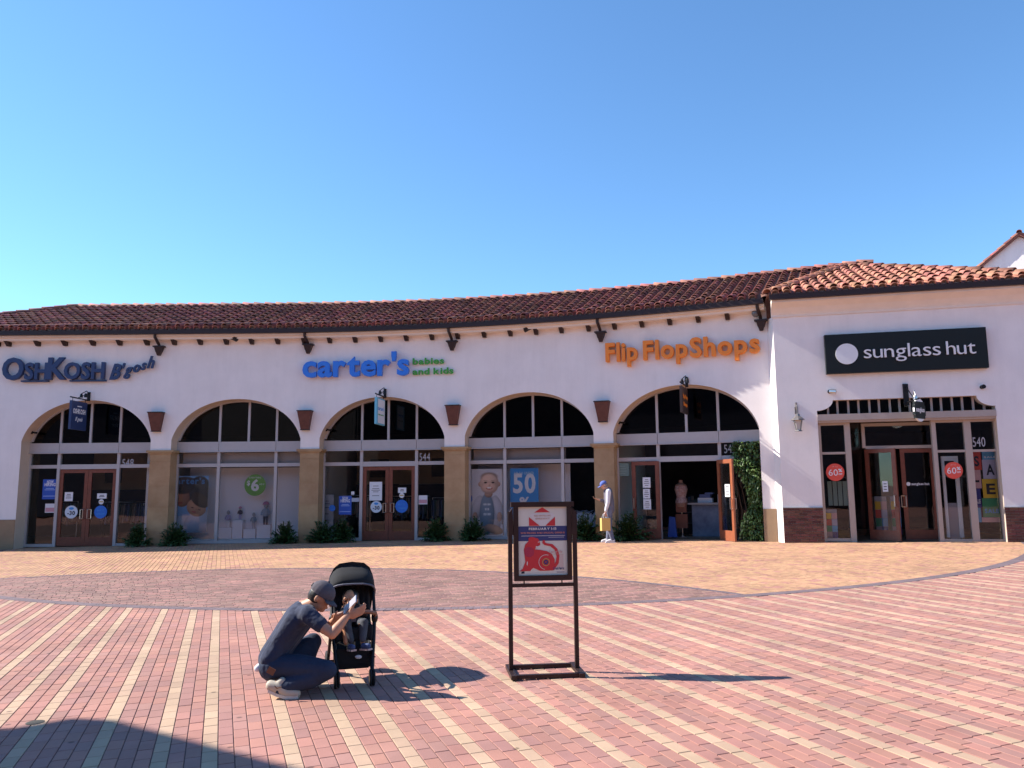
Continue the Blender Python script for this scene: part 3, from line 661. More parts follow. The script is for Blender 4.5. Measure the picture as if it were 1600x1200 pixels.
roof_face(arc, PA, cols_x, RD, lambda s: s - s_hipc, dmin=valley)
# pan bed under the cover tiles: corrugated sheet
def pan_bed(parent, P, s0, s1, depth, clip, mat_=TILE_DK, amp=0.03, dmin=None):
    q = MB(); n = int((s1 - s0) / (tsp / 6)); V = []; Fc = []; rows = int(depth / 0.36); 
    for i in range(n + 1):
        s = s0 + (s1 - s0) * i / n; ph = (s - (s_hipc + 0.15)) / tsp * 2 * math.pi
        for r_ in range(rows + 1):
            dd = min(depth * r_ / rows, max(0, clip(s))); dd = max(dd, min(depth, dmin(s))) if dmin else dd; V.append(P(s, dd, EAVE + dd * PIT + 0.025 + amp * math.cos(ph)))
    for i in range(n):
        for r_ in range(rows): a_ = i * (rows + 1) + r_; Fc.append((a_, a_ + rows + 1, a_ + rows + 2, a_ + 1))
    obj('pan_tile_bed', q.add(V, Fc), mat_, parent, kind='stuff')
pan_bed(arc, PA, s_hipc, S_END + 2.8, RD, lambda s: s - s_hipc, dmin=valley)
# mortar fill at the eave under the first covers
q = MB()
for s in cols: q.lathe([(0.078, 0), (0.078, 0.05)], 10, frame_from(PA(s, 0.035, EAVE + 0.055), PA(s, 0.3, EAVE) - PA(s, 0, EAVE), Vector((0, 0, 1))) @ Matrix.Rotation(R(-90), 4, 'X') @ Matrix.Translation((0, 0, 0)))
obj('eave_mortar', q, MORTAR, arc, kind='stuff')
# back slope, hip end, ridge
zr = EAVE + RD * PIT
q = MB(); ss = np.linspace(s_hipc + RD, S_END + 2.8, 40); V = []
for s in ss: V += [PA(s, RD, zr), PA(s, 2 * RD, EAVE)]
q.add(V, [(2 * i, 2 * i + 2, 2 * i + 3, 2 * i + 1) for i in range(39)]); q.add([PA(s_hipc, 0, EAVE), PA(s_hipc + RD, RD, zr), PA(s_hipc, 2 * RD, EAVE)], [(0, 1, 2)])
q.add([PA(s_hipc + RD, RD, zr), PA(s_hipc + RD, 2 * RD, EAVE), PA(s_hipc, 2 * RD, EAVE)], [(0, 1, 2)])
obj('back_roof', q, TILE_DK, arc)
ss = np.arange(s_hipc + RD, S_END + 2.9, 0.40)
for i in range(len(ss) - 1):
    a_, b_ = PA(ss[i], RD, zr), PA(ss[i + 1], RD, zr); obj('ridge_tile', ridge_me, None, arc, frame_from(a_ + Vector((0, 0, .05)), (b_ - a_) + Vector((0, 0, -.04 + random.uniform(-.008, .008))), Vector((0, 0, 1))))
ridge_line(arc, PA(s_hipc, 0, EAVE + 0.02), PA(s_hipc + RD, RD, zr + 0.02))

# downpipes with leader heads
for x, y in ((248, 548), (481, 545), (706, 540), (938, 526), (1189, 508)):
    s, z = fa(x, y, 0.1); s_up = s - 0.08
    so_ = fa(x - 6, y - 25, 0.44)[0]
    q = MB(); q.tube([A(so_, EAVE - 0.1, 0.44), A(so_, EAVE - 0.22, 0.43), A(so_ * .25 + s * .75, EAVE - 0.40, 0.13), A(s, EAVE - 0.5, 0.09), A(s, z + 0.12, 0.09)], 0.045, 8)
    dp = obj('downpipe', q, GUTTER, arc)
    q = MB(); M = MA(s, z, 0.1) @ Matrix.Rotation(R(-90), 4, 'X')
    q.box((0, 0, 0.13), (0.34, 0.2, 0.04), M); q.box((0, 0, 0.03), (0.17, 0.14, 0.15), M, taper=1.45); q.box((0, 0, -0.1), (0.09, 0.08, 0.11), M, taper=1.7)
    obj('leader_head', q, GUTTER, dp)

# ================================================================== RIGHT-HAND SHOP BUILDING
hut = thing('corner_shop', Hh(3, 0), 'white corner shop building with hipped red tile roof and brick plinth', 'building')
HW = 6.6                                          # wall length
zh = lambda s: zg(s, Hh)
# opening: measured on the wall
o_l, o_r = fh(1280, 700)[0], fh(1561, 700)[0]
ot = [fh(x, y)[1] for x, y in ((1300, 626), (1535, 617))]; Z_OT = sum(ot) / 2
osd = [fh(x, y)[1] for x, y in ((1278, 643), (1560, 635))]; Z_OS = sum(osd) / 2
print('hut opening', o_l, o_r, Z_OT, Z_OS, zh(3))
HT = EAVE - 0.5
notch = 0.40
top = [(o_l, Z_OS)]
for i in range(9):                               # concave quarter corners
    a_ = math.pi / 2 * i / 8; top.append((o_l + 0.0 + notch * math.sin(a_), Z_OS + 0.02 + (Z_OT - Z_OS - 0.02) * (1 - math.cos(a_))))
top.append((o_l + notch, Z_OT)); right = [(o_r - (s - o_l), z) for s, z in top][::-1]; prof = top + right
q = MB()
def hw(s0, s1, z0a, z0b, z1=HT): q.add([Hh(s0, z0a), Hh(s1, z0b), Hh(s1, z1), Hh(s0, z1)], [(0, 1, 2, 3)])
hw(0, o_l, -0.3, -0.3); hw(o_r, HW, -0.3, -0.3)
for i in range(len(prof) - 1):
    if prof[i + 1][0] - prof[i][0] > 1e-5: hw(prof[i][0], prof[i + 1][0], prof[i][1], prof[i + 1][1])
# return at the left corner and flank at the right corner
pe = A(S_END, 0); rt_l = Hh(0, 0)
q.add([(pe.x, pe.y, -0.3), (rt_l.x, rt_l.y, -0.3), (rt_l.x, rt_l.y, HT), (pe.x, pe.y, HT)], [(0, 1, 2, 3)])
e = Hh(HW, 0); eb = Hh(HW, 0, -6.5); q.add([(e.x, e.y, -0.3), (eb.x, eb.y, -0.3), (eb.x, eb.y, HT), (e.x, e.y, HT)], [(0, 1, 2, 3)])
obj('wall', q, STUCCO, hut)
HTK = 0.28
q = MB(); pr = [(o_l, -0.2)] + prof + [(o_r, -0.2)]
for i in range(len(pr) - 1): q.add([Hh(*pr[i], 0), Hh(*pr[i + 1], 0), Hh(*pr[i + 1], -HTK), Hh(*pr[i], -HTK)], [(0, 1, 2, 3)])
obj('opening_reveal', q, INTRADOS, hut)
# coved cornice between wall and gutter
q = MB(); profc = [(0.0, HT - 0.02), (0.035, HT - 0.02), (0.035, HT + 0.04), (0.07, HT + 0.10), (0.16, HT + 0.20), (0.30, HT + 0.28), (0.40, HT + 0.31), (0.40, EAVE - 0.10), (0.0, EAVE - 0.10)]
V = []
for s in (-0.04, HW + 0.1): V += [Hh(s, z, d) for d, z in profc]
k = len(profc); q.add(V, [(i, i + k, (i + 1) % k + k, (i + 1) % k) for i in range(k)] + [tuple(range(k)), tuple(range(2 * k - 1, k - 1, -1))]); obj('cornice', q, TRIM, hut)
obj('gutter', MB().bx(Hh, -0.10, HW + 0.2, EAVE - 0.13, EAVE, 0.405, 0.52), GUTTER, hut)
# brick plinths, brick by brick
BR = mat('plinth_brick', (0.15, 0.055, 0.042), 0.9, var=0.35, scale=18, rnd=0.35)
zbt = fh(1250, 794)[1]; proto = None
for (s0, s1) in ((0.0, o_l), (o_r, HW)):
    sb = s0 if s0 > 0 else 0.0
    pl = obj('plinth', MB().bx(Hh, s0 + 0.002, s1 - 0.002, -0.25, zbt, -0.2, 0.012), MORTAR, hut)
    z = zh((s0 + s1) / 2) - 0.1; r_ = 0
    while z + 0.06 < zbt + 0.05:
        s = s0 + 0.004 - (0.1 if r_ % 2 else 0)
        while s < s1 - 0.01:
            e0, e1 = max(s, s0 + 0.004), min(s + 0.19, s1 - 0.004)
            if e1 - e0 > 0.03:
                if proto is None:
                    proto = MB().box((0.5, 0.5, 0), (1, 1, 1)).mesh('brick', BR)
                M = MH(e0, z, 0.012 + random.uniform(0.004, 0.010)) @ Matrix.Diagonal((e1 - e0, 0.055, 0.02, 1)); obj('brick', proto, None, pl, M)
            s += 0.2
        z += 0.066; r_ += 1
obj('plinth_cap', MB().bx(Hh, 0.0, o_l - 0.002, zbt + 0.001, zbt + 0.02, -0.1, 0.045), MORTAR, hut); obj('plinth_cap', MB().bx(Hh, o_r + 0.002, HW, zbt + 0.001, zbt + 0.02, -0.1, 0.045), MORTAR, hut)
# roof
PH = lambda s, dep, z: Hh(s - 0.15, z, 0.50 - dep)
HL = HW + 0.35; AP = 4.0; PITs = PIT; PIT = 0.42; SL = 2.7
clipH = lambda s: min(s * AP / SL, (HL - s) * AP / (HL - SL))
tsp_ = tsp; ssH = np.arange(0.2, HL - 0.1, tsp)
roof_face(hut, PH, ssH, AP, clipH, limit=300, tme=tile_me_l)
q = MB(); n = 160; V = []; rows = 11; Fc = []
for i in range(n + 1):
    s = HL * i / n; ph = (s - 0.2) / tsp * 2 * math.pi
    for r_ in range(rows + 1):
        dd = min(AP * r_ / rows, max(0, clipH(s))); V.append(PH(s, dd, EAVE + dd * PIT + 0.025 + 0.03 * math.cos(ph)))
for i in range(n):
    for r_ in range(rows): a_ = i * (rows + 1) + r_; Fc.append((a_, a_ + rows + 1, a_ + rows + 2, a_ + 1))
obj('pan_tile_bed', q.add(V, Fc), TILE_DK, hut, kind='stuff')
q = MB()
for s in ssH: q.lathe([(0.078, 0), (0.078, 0.05)], 10, frame_from(PH(s, 0.035, EAVE + 0.055), PH(s, 0.3, EAVE) - PH(s, 0, EAVE), Vector((0, 0, 1))) @ Matrix.Rotation(R(-90), 4, 'X'))
obj('eave_mortar', q, MORTAR, hut, kind='stuff')
apx = PH(SL, AP, EAVE + AP * PIT); c0, c1, c2, c3 = PH(0, 0, EAVE), PH(HL, 0, EAVE), PH(HL, 2 * AP, EAVE), PH(0, 2 * AP, EAVE)
obj('back_roof', MB().add([c0, c1, c2, c3, apx], [(1, 2, 4), (2, 3, 4), (3, 0, 4)]), TILE_DK, hut)
ridge_line(hut, c0, apx, 0.34, 0.04, 'hip_tile', ridge_me_l); ridge_line(hut, c1, apx, 0.40, 0.04, 'hip_tile', ridge_me_l)
PIT = PITs

# storefront of the right-hand shop
HG = -HTK + 0.06
hb = lambda mb, x0, x1, z0, z1, d0=HG - 0.05, d1=HG + 0.05: mb.bx(Hh, x0, x1, z0, z1, d0, d1)
zc1 = (fh(1290, 649, HG)[1] + fh(1550, 641, HG)[1]) / 2; zc0 = (fh(1290, 659, HG)[1] + fh(1550, 651, HG)[1]) / 2
zh0 = zh(2.8); fr = MB()
fr.bx(Hh, o_l, o_r, zc0, zc1, HG - 0.05, 0.03)                      # projecting band
fr.bx(Hh, o_l, o_r, zc0 - 0.05, zc0 - 0.002, HG - 0.05, -0.02)
xs_t = [1293, 1308, 1325, 1341, 1358, 1373, 1390, 1405, 1437, 1455, 1470, 1487, 1503, 1520, 1537]
def ztop(s): return float(np.interp(s, [p_[0] for p_ in sorted(prof)], [p_[1] for p_ in sorted(prof)]))
ts = [fh(x, 635, HG)[0] for x in xs_t] + [fh(1421, 635, HG)[0]]; ts.sort()
for s in ts: fr.bx(Hh, s - 0.025, s + 0.025, zc1, ztop(s) + 0.01, HG - 0.04, HG + 0.04)
# main uprights
sx = [fh(x, 750, HG)[0] for x in (1284, 1328, 1363, 1464, 1517, 1562)]
zdh = fh(1400, 705, HG)[1]; zdt = fh(1400, 698, HG)[1]
zt_side = fh(1310, 708, HG)[1]
for s, wd in ((sx[0], .04), (sx[1], .07), (sx[3], .05), (sx[4], .08), (sx[5], .04)): fr.bx(Hh, s - wd, s + wd, zh0 - 0.1, zc0 - 0.051, HG - 0.06, HG + 0.06)
for a_, b_ in ((sx[0] + .04, sx[1] - .07), (sx[4] + .08, sx[5] - .04), (sx[3] + .05, sx[4] - .08)):
    hb(fr, a_, b_, zt_side - .03, zt_side + .03, HG - .04, HG + .04); hb(fr, a_, b_, zh0, zh0 + .08, HG - .04, HG + .04); hb(fr, a_, b_, zc0 - .11, zc0 - .052, HG - .04, HG + .04)
# recessed entrance plane
ED = HG - 0.45
e0, e1 = fh(1353, 750, ED)[0], fh(1462, 750, ED)[0]
fr.bx(Hh, e0 - .04, e0 + .04, zdt, zc0 - .051, ED - .05, ED + .05); fr.bx(Hh, e0 + .04, e1, zdt - .03, zdt + .05, ED - .05, ED + .05); fr.bx(Hh, e0 + .04, e1, zc0 - .13, zc0 - .051, ED - .05, ED + .05)
fr.bx(Hh, e1, e1 + .08, zh0, zc0 - .051, ED - .05, ED + .05)
# splayed side light on the left of the entrance
sl0, sl1 = Hh(sx[1] + .07, 0, HG), Hh(e0 - .04, 0, ED)
fsl = lambda t_, z_: Vector((sl0.x + (sl1.x - sl0.x) * t_, sl0.y + (sl1.y - sl0.y) * t_, z_))
win = obj('window', fr, ALU_WARM, hut)
q = MB(); q.add([Hh(sx[0], zc1, HG), Hh(sx[5], zc1, HG), Hh(sx[5], Z_OT - 0.01, HG), Hh(sx[0], Z_OT - 0.01, HG)], [(0, 1, 2, 3)])
ts2 = [o_l] + ts + [o_r]
for i in range(len(ts2) - 1):
    a_, b_ = ts2[i] + 0.02, ts2[i + 1] - 0.02
    obj('pane', MB().add([Hh(a_, zc1, HG), Hh(b_, zc1, HG), Hh(b_, ztop(b_), HG), Hh(a_, ztop(a_), HG)], [(0, 1, 2, 3)]), GLASS_DARK, win)
def hp(s0, s1, z0, z1, d=HG, m=GLASS): return obj('pane', MB().bx(Hh, s0, s1, z0, z1, d - .004, d + .004), m, win)
for a_, b_ in ((sx[0] + .04, sx[1] - .07), (sx[3] + .05, sx[4] - .08), (sx[4] + .08, sx[5] - .04)):
    hp(a_, b_, zh0 + .08, zt_side - .03); hp(a_, b_, zt_side + .03, zc0 - .11)
hp(e0 + .04, e1, zdt + .05, zc0 - .13, ED)
obj('pane', MB().add([fsl(0, zh0), fsl(1, zh0), fsl(1, zc0 - .06), fsl(0, zc0 - .06)], [(0, 1, 2, 3)]), GLASS, win)
# right leaf shut, left leaf swung inwards
em = fh(1411, 780, ED)[0]
dl = obj('door', door_leaf(Hh, em, e1 - 0.003, zh0 + .02, zdt - .04, ED, st=.10, bot=.26), WOOD, hut); obj('pane', MB().bx(Hh, em + .1, e1 - .103, zh0 + .28, zdt - .14, ED - .004, ED + .004), GLASS, dl)
obj('handle', pull(Hh, em + .05, zh0 + 1.0, ED + .025, side=-1), STEEL, dl)
Lh = e1 - em; Md = MH(e0 + .02, 0, ED) @ Matrix.Rotation(R(-40), 4, 'Y')
Fd_ = lambda s, z, d=0.0: Md @ Vector((s, z, d))
q = MB(); st = .1
for (u0, u1, v0, v1) in ((0, st, zh0 + .02, zdt - .04), (Lh - st, Lh, zh0 + .02, zdt - .04), (st, Lh - st, zh0 + .02, zh0 + .28), (st, Lh - st, zdt - .14, zdt - .04)):
    q.hexa([Fd_(u0, v0, .025), Fd_(u1, v0, .025), Fd_(u1, v0, -.025), Fd_(u0, v0, -.025), Fd_(u0, v1, .025), Fd_(u1, v1, .025), Fd_(u1, v1, -.025), Fd_(u0, v1, -.025)])
dl = obj('door', q, WOOD, hut)
obj('pane', MB().hexa([Fd_(st, zh0 + .28, .004), Fd_(Lh - st, zh0 + .28, .004), Fd_(Lh - st, zh0 + .28, -.004), Fd_(st, zh0 + .28, -.004), Fd_(st, zdt - .14, .004), Fd_(Lh - st, zdt - .14, .004), Fd_(Lh - st, zdt - .14, -.004), Fd_(st, zdt - .14, -.004)]), GLASS, dl)
obj('handle', MB().tube([Fd_(Lh - .06, zh0 + .88, .02), Fd_(Lh - .06, zh0 + .88, .08), Fd_(Lh - .06, zh0 + 1.16, .08), Fd_(Lh - .06, zh0 + 1.16, .02)], .014, 6), STEEL, dl)
# shop interior shell
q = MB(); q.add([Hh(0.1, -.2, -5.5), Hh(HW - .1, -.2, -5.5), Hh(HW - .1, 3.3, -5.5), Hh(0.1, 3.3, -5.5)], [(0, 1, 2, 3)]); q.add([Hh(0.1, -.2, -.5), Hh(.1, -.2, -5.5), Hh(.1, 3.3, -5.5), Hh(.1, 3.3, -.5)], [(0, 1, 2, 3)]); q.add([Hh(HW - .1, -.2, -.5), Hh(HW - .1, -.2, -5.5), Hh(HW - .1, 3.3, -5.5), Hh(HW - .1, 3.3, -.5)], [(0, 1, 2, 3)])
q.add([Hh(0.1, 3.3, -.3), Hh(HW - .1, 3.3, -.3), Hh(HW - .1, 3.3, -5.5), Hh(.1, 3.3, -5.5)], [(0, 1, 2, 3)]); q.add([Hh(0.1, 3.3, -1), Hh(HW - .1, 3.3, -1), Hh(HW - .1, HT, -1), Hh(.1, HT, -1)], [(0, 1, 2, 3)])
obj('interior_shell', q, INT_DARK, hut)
q = MB(); q.add([Hh(0.1, zh(0.1) + .02, -.3), Hh(HW - .1, zh(HW) + .02, -.3), Hh(HW - .1, zh(HW) + .02, -5.5), Hh(.1, zh(.1) + .02, -5.5)], [(0, 1, 2, 3)]); obj('shop_floor', q, INT_FLOOR, hut)

# ================================================================== WALL SIGNS
def wall_sign(name, x0, x1, yb, F, label, MF, d=0.05):
    s0, z0 = F(x0, yb); return None
# OSHKOSH B'gosh
s0 = fa(8, 590)[0]; s1 = fa(167, 590)[0]; z = (fa(8, 594)[1] + fa(167, 592)[1]) / 2; zt = fa(50, 562)[1]
t1 = thing('shop_sign', A((s0 + s1) / 2, z), "dark blue raised wall letters spelling OSHKOSH B'gosh above the leftmost arch", 'shop sign')
H1 = (fa(40, 560)[1] - z)
big_text(t1, 'OSHKOSH', 'fat', NAVY, MA, s0, s1, z, H1 / 0.72, 0.08, sizes=[1.0, .76, .76, 1.0, .76, .76, .76], gap=0.03, kern={3: -.04, 4: -.12})
for k, (a_, b_) in enumerate(((36, 78), (112, 167))):
    obj('underline', MB().bx(A, fa(a_, 593)[0], fa(b_, 593)[0], z - 0.085, z - 0.035, 0.03, 0.13), NAVY, t1)
sb0, sb1 = fa(174, 590)[0], fa(246, 570)[0]
big_text(t1, "B'gosh", 'ital', NAVY, MA, sb0, sb1 - 0.05, z - 0.02, H1 * 0.95, 0.08, sizes=[1.05, .8, .78, .74, .7, .8], rise=0.42, gap=0.03, kern={2: -.10})
# carter's / babies and kids
s0, s1 = fa(475, 588)[0], fa(641, 588)[0]; z = fa(560, 588)[1]; zt = fa(558, 556)[1]
t2 = thing('shop_sign', A((s0 + s1) / 2, z), "bright blue carter's letters with small green babies and kids beside them", 'shop sign')
CB = mat('carter_blue', (0.03, 0.20, 0.74), 0.4)
big_text(t2, "carter's", 'fat', CB, MA, s0, s1, z, (fa(560, 563)[1] - z) / 0.52, 0.08, gap=0.03)
for word, xa, xb, yb in (('babies', 645, 694, 570), ('and kids', 645, 709, 586)):
    a_, zz = fa(xa, yb); b_ = fa(xb, yb)[0]; big_text(t2, word, 'fat', GREEN, MA, a_, b_, zz, 0.27, 0.05, gap=0.06, ext=.8)
# Flip Flop Shops
t3 = thing('shop_sign', A(22.6, 5), 'orange rounded letters spelling Flip Flop Shops with lit edges painted as a pale outline', 'shop sign')
for word, xa, xb, ya, yb in (('Flip', 947, 998, 566, 562), ('Flop', 1006, 1075, 562, 558), ('Shops', 1079, 1188, 558, 551)):
    a_, za = fa(xa, ya); b_, zb_ = fa(xb, yb); zz = (za + zb_) / 2
    hgt = 0.74
    x = 0; seq = []
    for c in word: wd = GL[('fat', c)][1]; seq.append((c, x, wd)); x += wd + 0.07
    tot = x - 0.07; sx_ = (b_ - a_) / tot; i = 0
    for c, xx, wd in seq:
        drop = 0.20 * 0.66 if c == 'p' else 0.0
        me = GL[('fat', c)][2]; ymin = me[:, 1].min()
        M = MA(a_ + (xx + wd / 2) * sx_, zz + (0.0), 0.09) @ Matrix.Translation((-wd / 2 * sx_, 0, 0)) @ Matrix.Diagonal((sx_, hgt, hgt, 1))
        lt = obj('letter', gmesh('fat', c, ORANGE), None, t3, M)
        w2 = GL[('fatter', c)][1]
        M2 = MA(a_ + (xx + wd / 2) * sx_, zz - 0.0, 0.035) @ Matrix.Translation((-w2 / 2 * sx_ * 0.99, 0, 0)) @ Matrix.Diagonal((sx_ * .99, hgt, hgt * .6, 1))
        obj('outline', gmesh('fatter', c, ORANGE_L), None, lt, M2)  # larger pale copy behind the letter paints its lit edge
# sunglass hut board
P = [fh(1287, 524), fh(1537, 514), fh(1542, 576), fh(1290, 585)]
a_ = (P[0][0] + P[3][0]) / 2; b_ = (P[1][0] + P[2][0]) / 2; zlo = (P[2][1] + P[3][1]) / 2; zhi = (P[0][1] + P[1][1]) / 2
t4 = thing('shop_sign', Hh((a_ + b_) / 2, zlo), 'long black sign board with a white disc and the words sunglass hut', 'shop sign')
obj('board', MB().bx(Hh, a_, b_, zlo, zhi, 0.0, 0.16), mat('sign_black', (0.008, 0.012, 0.012), 0.5, spec=0.3), t4)
cx_, cz_ = fh(1323, 553, .17); obj('disc', MB().lathe([(0.27, 0.0), (0.27, 0.02)], 40, MH(cx_, cz_, .161)), WHITE, t4)
s0_, zz0 = fh(1350, 560, .17); s1_ = fh(1470, 556, .17)[0]
big_text(t4, 'sunglass', 'light', WHITE, MH, s0_, s1_, zz0, 0.50, .175, gap=.06); s0_ = fh(1479, 556, .17)[0]; s1_ = fh(1525, 554, .17)[0]; big_text(t4, 'hut', 'light', WHITE, MH, s0_, s1_, zz0, 0.50, .175, gap=.06)

# ------- projecting blade signs
def spot(mb, c, dirv, r=0.05, L=0.13):
    d = Vector(dirv).normalized(); mb.tube([c, c + d * L * .3, c + d * L], r, 8, rs=[r * .5, r * .8, r]); return mb
def blade(xp, ytop, ybot, xw0, F, MF, fs_, label, face, edge, draw, w=0.62, h=0.85):
    s, ztop_ = fs_(xp, ytop); _, zbot_ = fs_(xp, ybot)
    t = thing('blade_sign', F(s, ztop_), label, 'hanging sign', 'projecting signs over the shop doors')
    q = MB(); q.bx(F, s - .04, s + .04, ztop_ + .06, ztop_ + .34, 0, .05); q.tube([F(s, ztop_ + .08, .03), F(s, ztop_ + .08, .18 + w)], .022, 6); q.tube([F(s, ztop_ + .30, .03), F(s, ztop_ + .09, .12 + w * .6)], .012, 5)
    q.tube([F(s, ztop_ + .30, .03), F(s, ztop_ + .36, .16), F(s - .08, ztop_ + .26, .30)], .012, 5); spot(q, F(s - .08, ztop_ + .26, .30), Vector((0, 0, -1)), .05, .12); spot(q, F(s + .08, ztop_ + .26, .35), Vector((0, 0, -1)), .05, .12)
    for dd in (.2, .05 + w): q.tube([F(s, ztop_ + .08, dd), F(s, ztop_ - .02, dd)], .009, 5)
    obj('bracket', q, BLACKM, t)
    H = ztop_ - zbot_; hh = H
    obj('panel', MB().bx(F, s - .035, s + .035, ztop_ - .02 - hh, ztop_ - .02, .14, .14 + w), edge, t)
    # both faces: frames with x along d
    for sgn in (-1, 1):
        p = F(s + sgn * .0365, ztop_ - .02 - hh / 2, .14 + w / 2); n = (F(s + 1, 0) - F(s, 0)).normalized() * sgn; u = Vector((0, 0, 1)).cross(n)
        M = Matrix(((u.x, 0, n.x, p.x), (u.y, 0, n.y, p.y), (0, 1, 0, p.z), (0, 0, 0, 1)))
        draw(t, M, w, hh, sgn)
    return t
def d_osh(t, M, w, h, sg):
    q = MB(); small_text(q, 'OSHKOSH', 'bold', M, width=w * .8, height=.20, y=.06); q.box((0, .28, .001), (w * .3, .03, .001), M); small_text(q, "B'gosh", 'ital', M, width=w * .45, height=.16, y=-.16); obj('lettering', q, PAPER, t)
def d_car(t, M, w, h, sg):
    q = MB(); q.box((0, 0, .001), (w * .88, h * .90, .003), M); obj('face', q, PAPER, t)
    q = MB(); small_text(q, "carter's", 'bold', M @ Matrix.Translation((0, 0, .004)), width=w * .72, height=.16, y=.03); obj('lettering', q, SKYB, t)
    q = MB(); small_text(q, 'babies and kids', 'bold', M @ Matrix.Translation((0, 0, .004)), width=w * .6, height=.06, y=-.12); obj('small_lettering', q, GREEN, t)
def d_flip(t, M, w, h, sg):
    q = MB(); small_text(q, 'Flip Flop', 'bold', M, width=w * .8, height=.15, y=.05); small_text(q, 'Shops', 'bold', M, width=w * .6, height=.15, y=-.16); obj('lettering', q, ORANGE, t)
blade(125, 627, 671, 0, A, MA, lambda x, y: fa(x, y, .5), 'navy projecting sign with white lettering under black bracket lamps', NAVY, NAVY, d_osh, w=.85)
blade(594, 622, 663, 0, A, MA, lambda x, y: fa(x, y, .5), "white projecting sign with pale blue edge reading carter's", PAPER, mat('pale_cyan', (0.16, 0.50, 0.66), .5), d_car, w=.85)
blade(1068, 605, 645, 0, A, MA, lambda x, y: fa(x, y, .5), 'projecting sign seen edge on above the open orange shop door', PAPER, GUTTER, d_flip, w=.85)
# black projecting sign of the right-hand shop
s, zt_ = fh(1414, 600, .02); zb_ = fh(1414, 633, .02)[1]
t = thing('blade_sign', Hh(s, zt_), 'black projecting sign with a white disc crossed by a lettered black band', 'hanging sign', 'projecting signs over the shop doors')
q = MB().bx(Hh, s - .06, s + .06, zb_, zt_, 0, .06); q.tube([Hh(s, zb_ + .06, .05), Hh(s + .12, zb_ + .09, .75)], .02, 6); q.tube([Hh(s, zt_ - .05, .05), Hh(s + .06, zb_ + .12, .5)], .012, 6); obj('bracket', q, BLACKM, t)
q = MB(); spot(q, Hh(s + .1, zb_ + .2, .5), Vector((0, 0, -1)), .05, .12); q.tube([Hh(s + .06, zb_ + .14, .4), Hh(s + .1, zb_ + .32, .45), Hh(s + .1, zb_ + .2, .5)], .012, 6); obj('lamp', q, STEEL, t)
pc = fh(1436, 641, .45); Mb = MH(pc[0], pc[1], .45) @ Matrix.Rotation(R(52), 4, 'Y')
obj('panel', MB().box((0, 0, 0), (.50, .42, .06), Mb @ Matrix.Rotation(R(0), 4, 'Z')), mat('sign_black', (0, 0, 0)), t)
obj('disc', MB().lathe([(.285, -.022), (.285, .022)], 32, Mb), WHITE, t)
for k, (yy, hh) in enumerate(((0, .26),)): obj('cross_band', MB().box((0, yy, 0), (.56, hh, .064), Mb), mat('sign_black', (0, 0, 0)), t)
for rr in (0, 180):
    q = MB(); M2 = Mb @ Matrix.Rotation(R(rr), 4, 'Y') @ Matrix.Translation((0, 0, .033)); small_text(q, 'sunglass', 'bold', M2, width=.44, height=.16, y=-.04); obj('lettering', q, WHITE, t)
# bronze wall sconces
SC = []
for i, (x, yt_, yb2) in enumerate(((243, 645, 673), (476, 642, 671), (707, 634, 663), (940, 628, 658))):
    s, zt_ = fa(x, yt_, .15); zb_ = fa(x, yb2, .15)[1]
    if not SC:
        t = thing('wall_sconce', A(s, (zt_ + zb_) / 2), '', 'wall light', 'bronze sconces between the arches'); M = Matrix.Translation(A(s, (zt_ + zb_) / 2))
        WM[t.name] = MA(s, (zt_ + zb_) / 2); t.matrix_basis = WM[t.name]
        hh = (zt_ - zb_); Ml = WM[t.name] @ Matrix.Rotation(R(-90), 4, 'X')
        q = MB(); v0 = MB(); T, B = .215, .125
        q.hexa([Ml @ Vector(p) for p in ((-B, -.13, -hh / 2), (B, -.13, -hh / 2), (B, 0, -hh / 2), (-B, 0, -hh / 2), (-T, -.24, hh / 2), (T, -.24, hh / 2), (T, 0, hh / 2), (-T, 0, hh / 2))]); obj('shade', q, BRONZE, t)
        q = MB(); q.box((0, -.125, hh / 2 + .012), (2 * T + .03, .26, .03), Ml); obj('rim', q, GUTTER, t); SC.append(t)
        q = MB(); q.box((0, -.07, -hh / 2 - .012), (2 * B + .02, .15, .025), Ml); obj('base_cap', q, GUTTER, t)
    else: SC.append(dup(SC[0], MA(s, (zt_ + zb_) / 2)))
for t, l in zip(SC, ('tapered bronze wall light between the first and second arch from the left', 'tapered bronze wall light just below the blue letter c of the sign', 'tapered bronze wall light below the end of the green lettering', 'tapered bronze wall light above the man standing at the pier')): t['label'] = l
# cameras and small spots
def cctv(F, fs_, x, y, label, flip=1):
    s, z = fs_(x, y); t = thing('security_camera', F(s, z), label, 'security camera')
    q = MB(); q.tube([F(s, z + .12, 0.0), F(s, z + .10, .12), F(s + .04 * flip, z + .03, .18)], .022, 6); q.box((0, 0, 0), (.12, .12, .02), (MA if F is A else MH)(s, z + .12, .01)); obj('arm', q, BLACKM, t)
    q = MB(); q.tube([F(s - .10 * flip, z + .06, .2), F(s + .16 * flip, z - .05, .26)], .065, 8); obj('housing', q, BLACKM, t)
    q = MB(); q.tube([F(s + .10 * flip, z - .02, .24), F(s + .19 * flip, z - .065, .27)], .075, 8); obj('hood', q, BLACKM, t)
cctv(A, fa, 365, 530, 'black spot camera under the eaves above the second arch'); cctv(A, fa, 831, 515, 'black spot camera under the eaves above the fourth arch', -1)
s, z = fa(1181, 489, .1); t = thing('security_camera', A(s, z), 'round dome camera beside the downpipe at the inner corner', 'security camera')
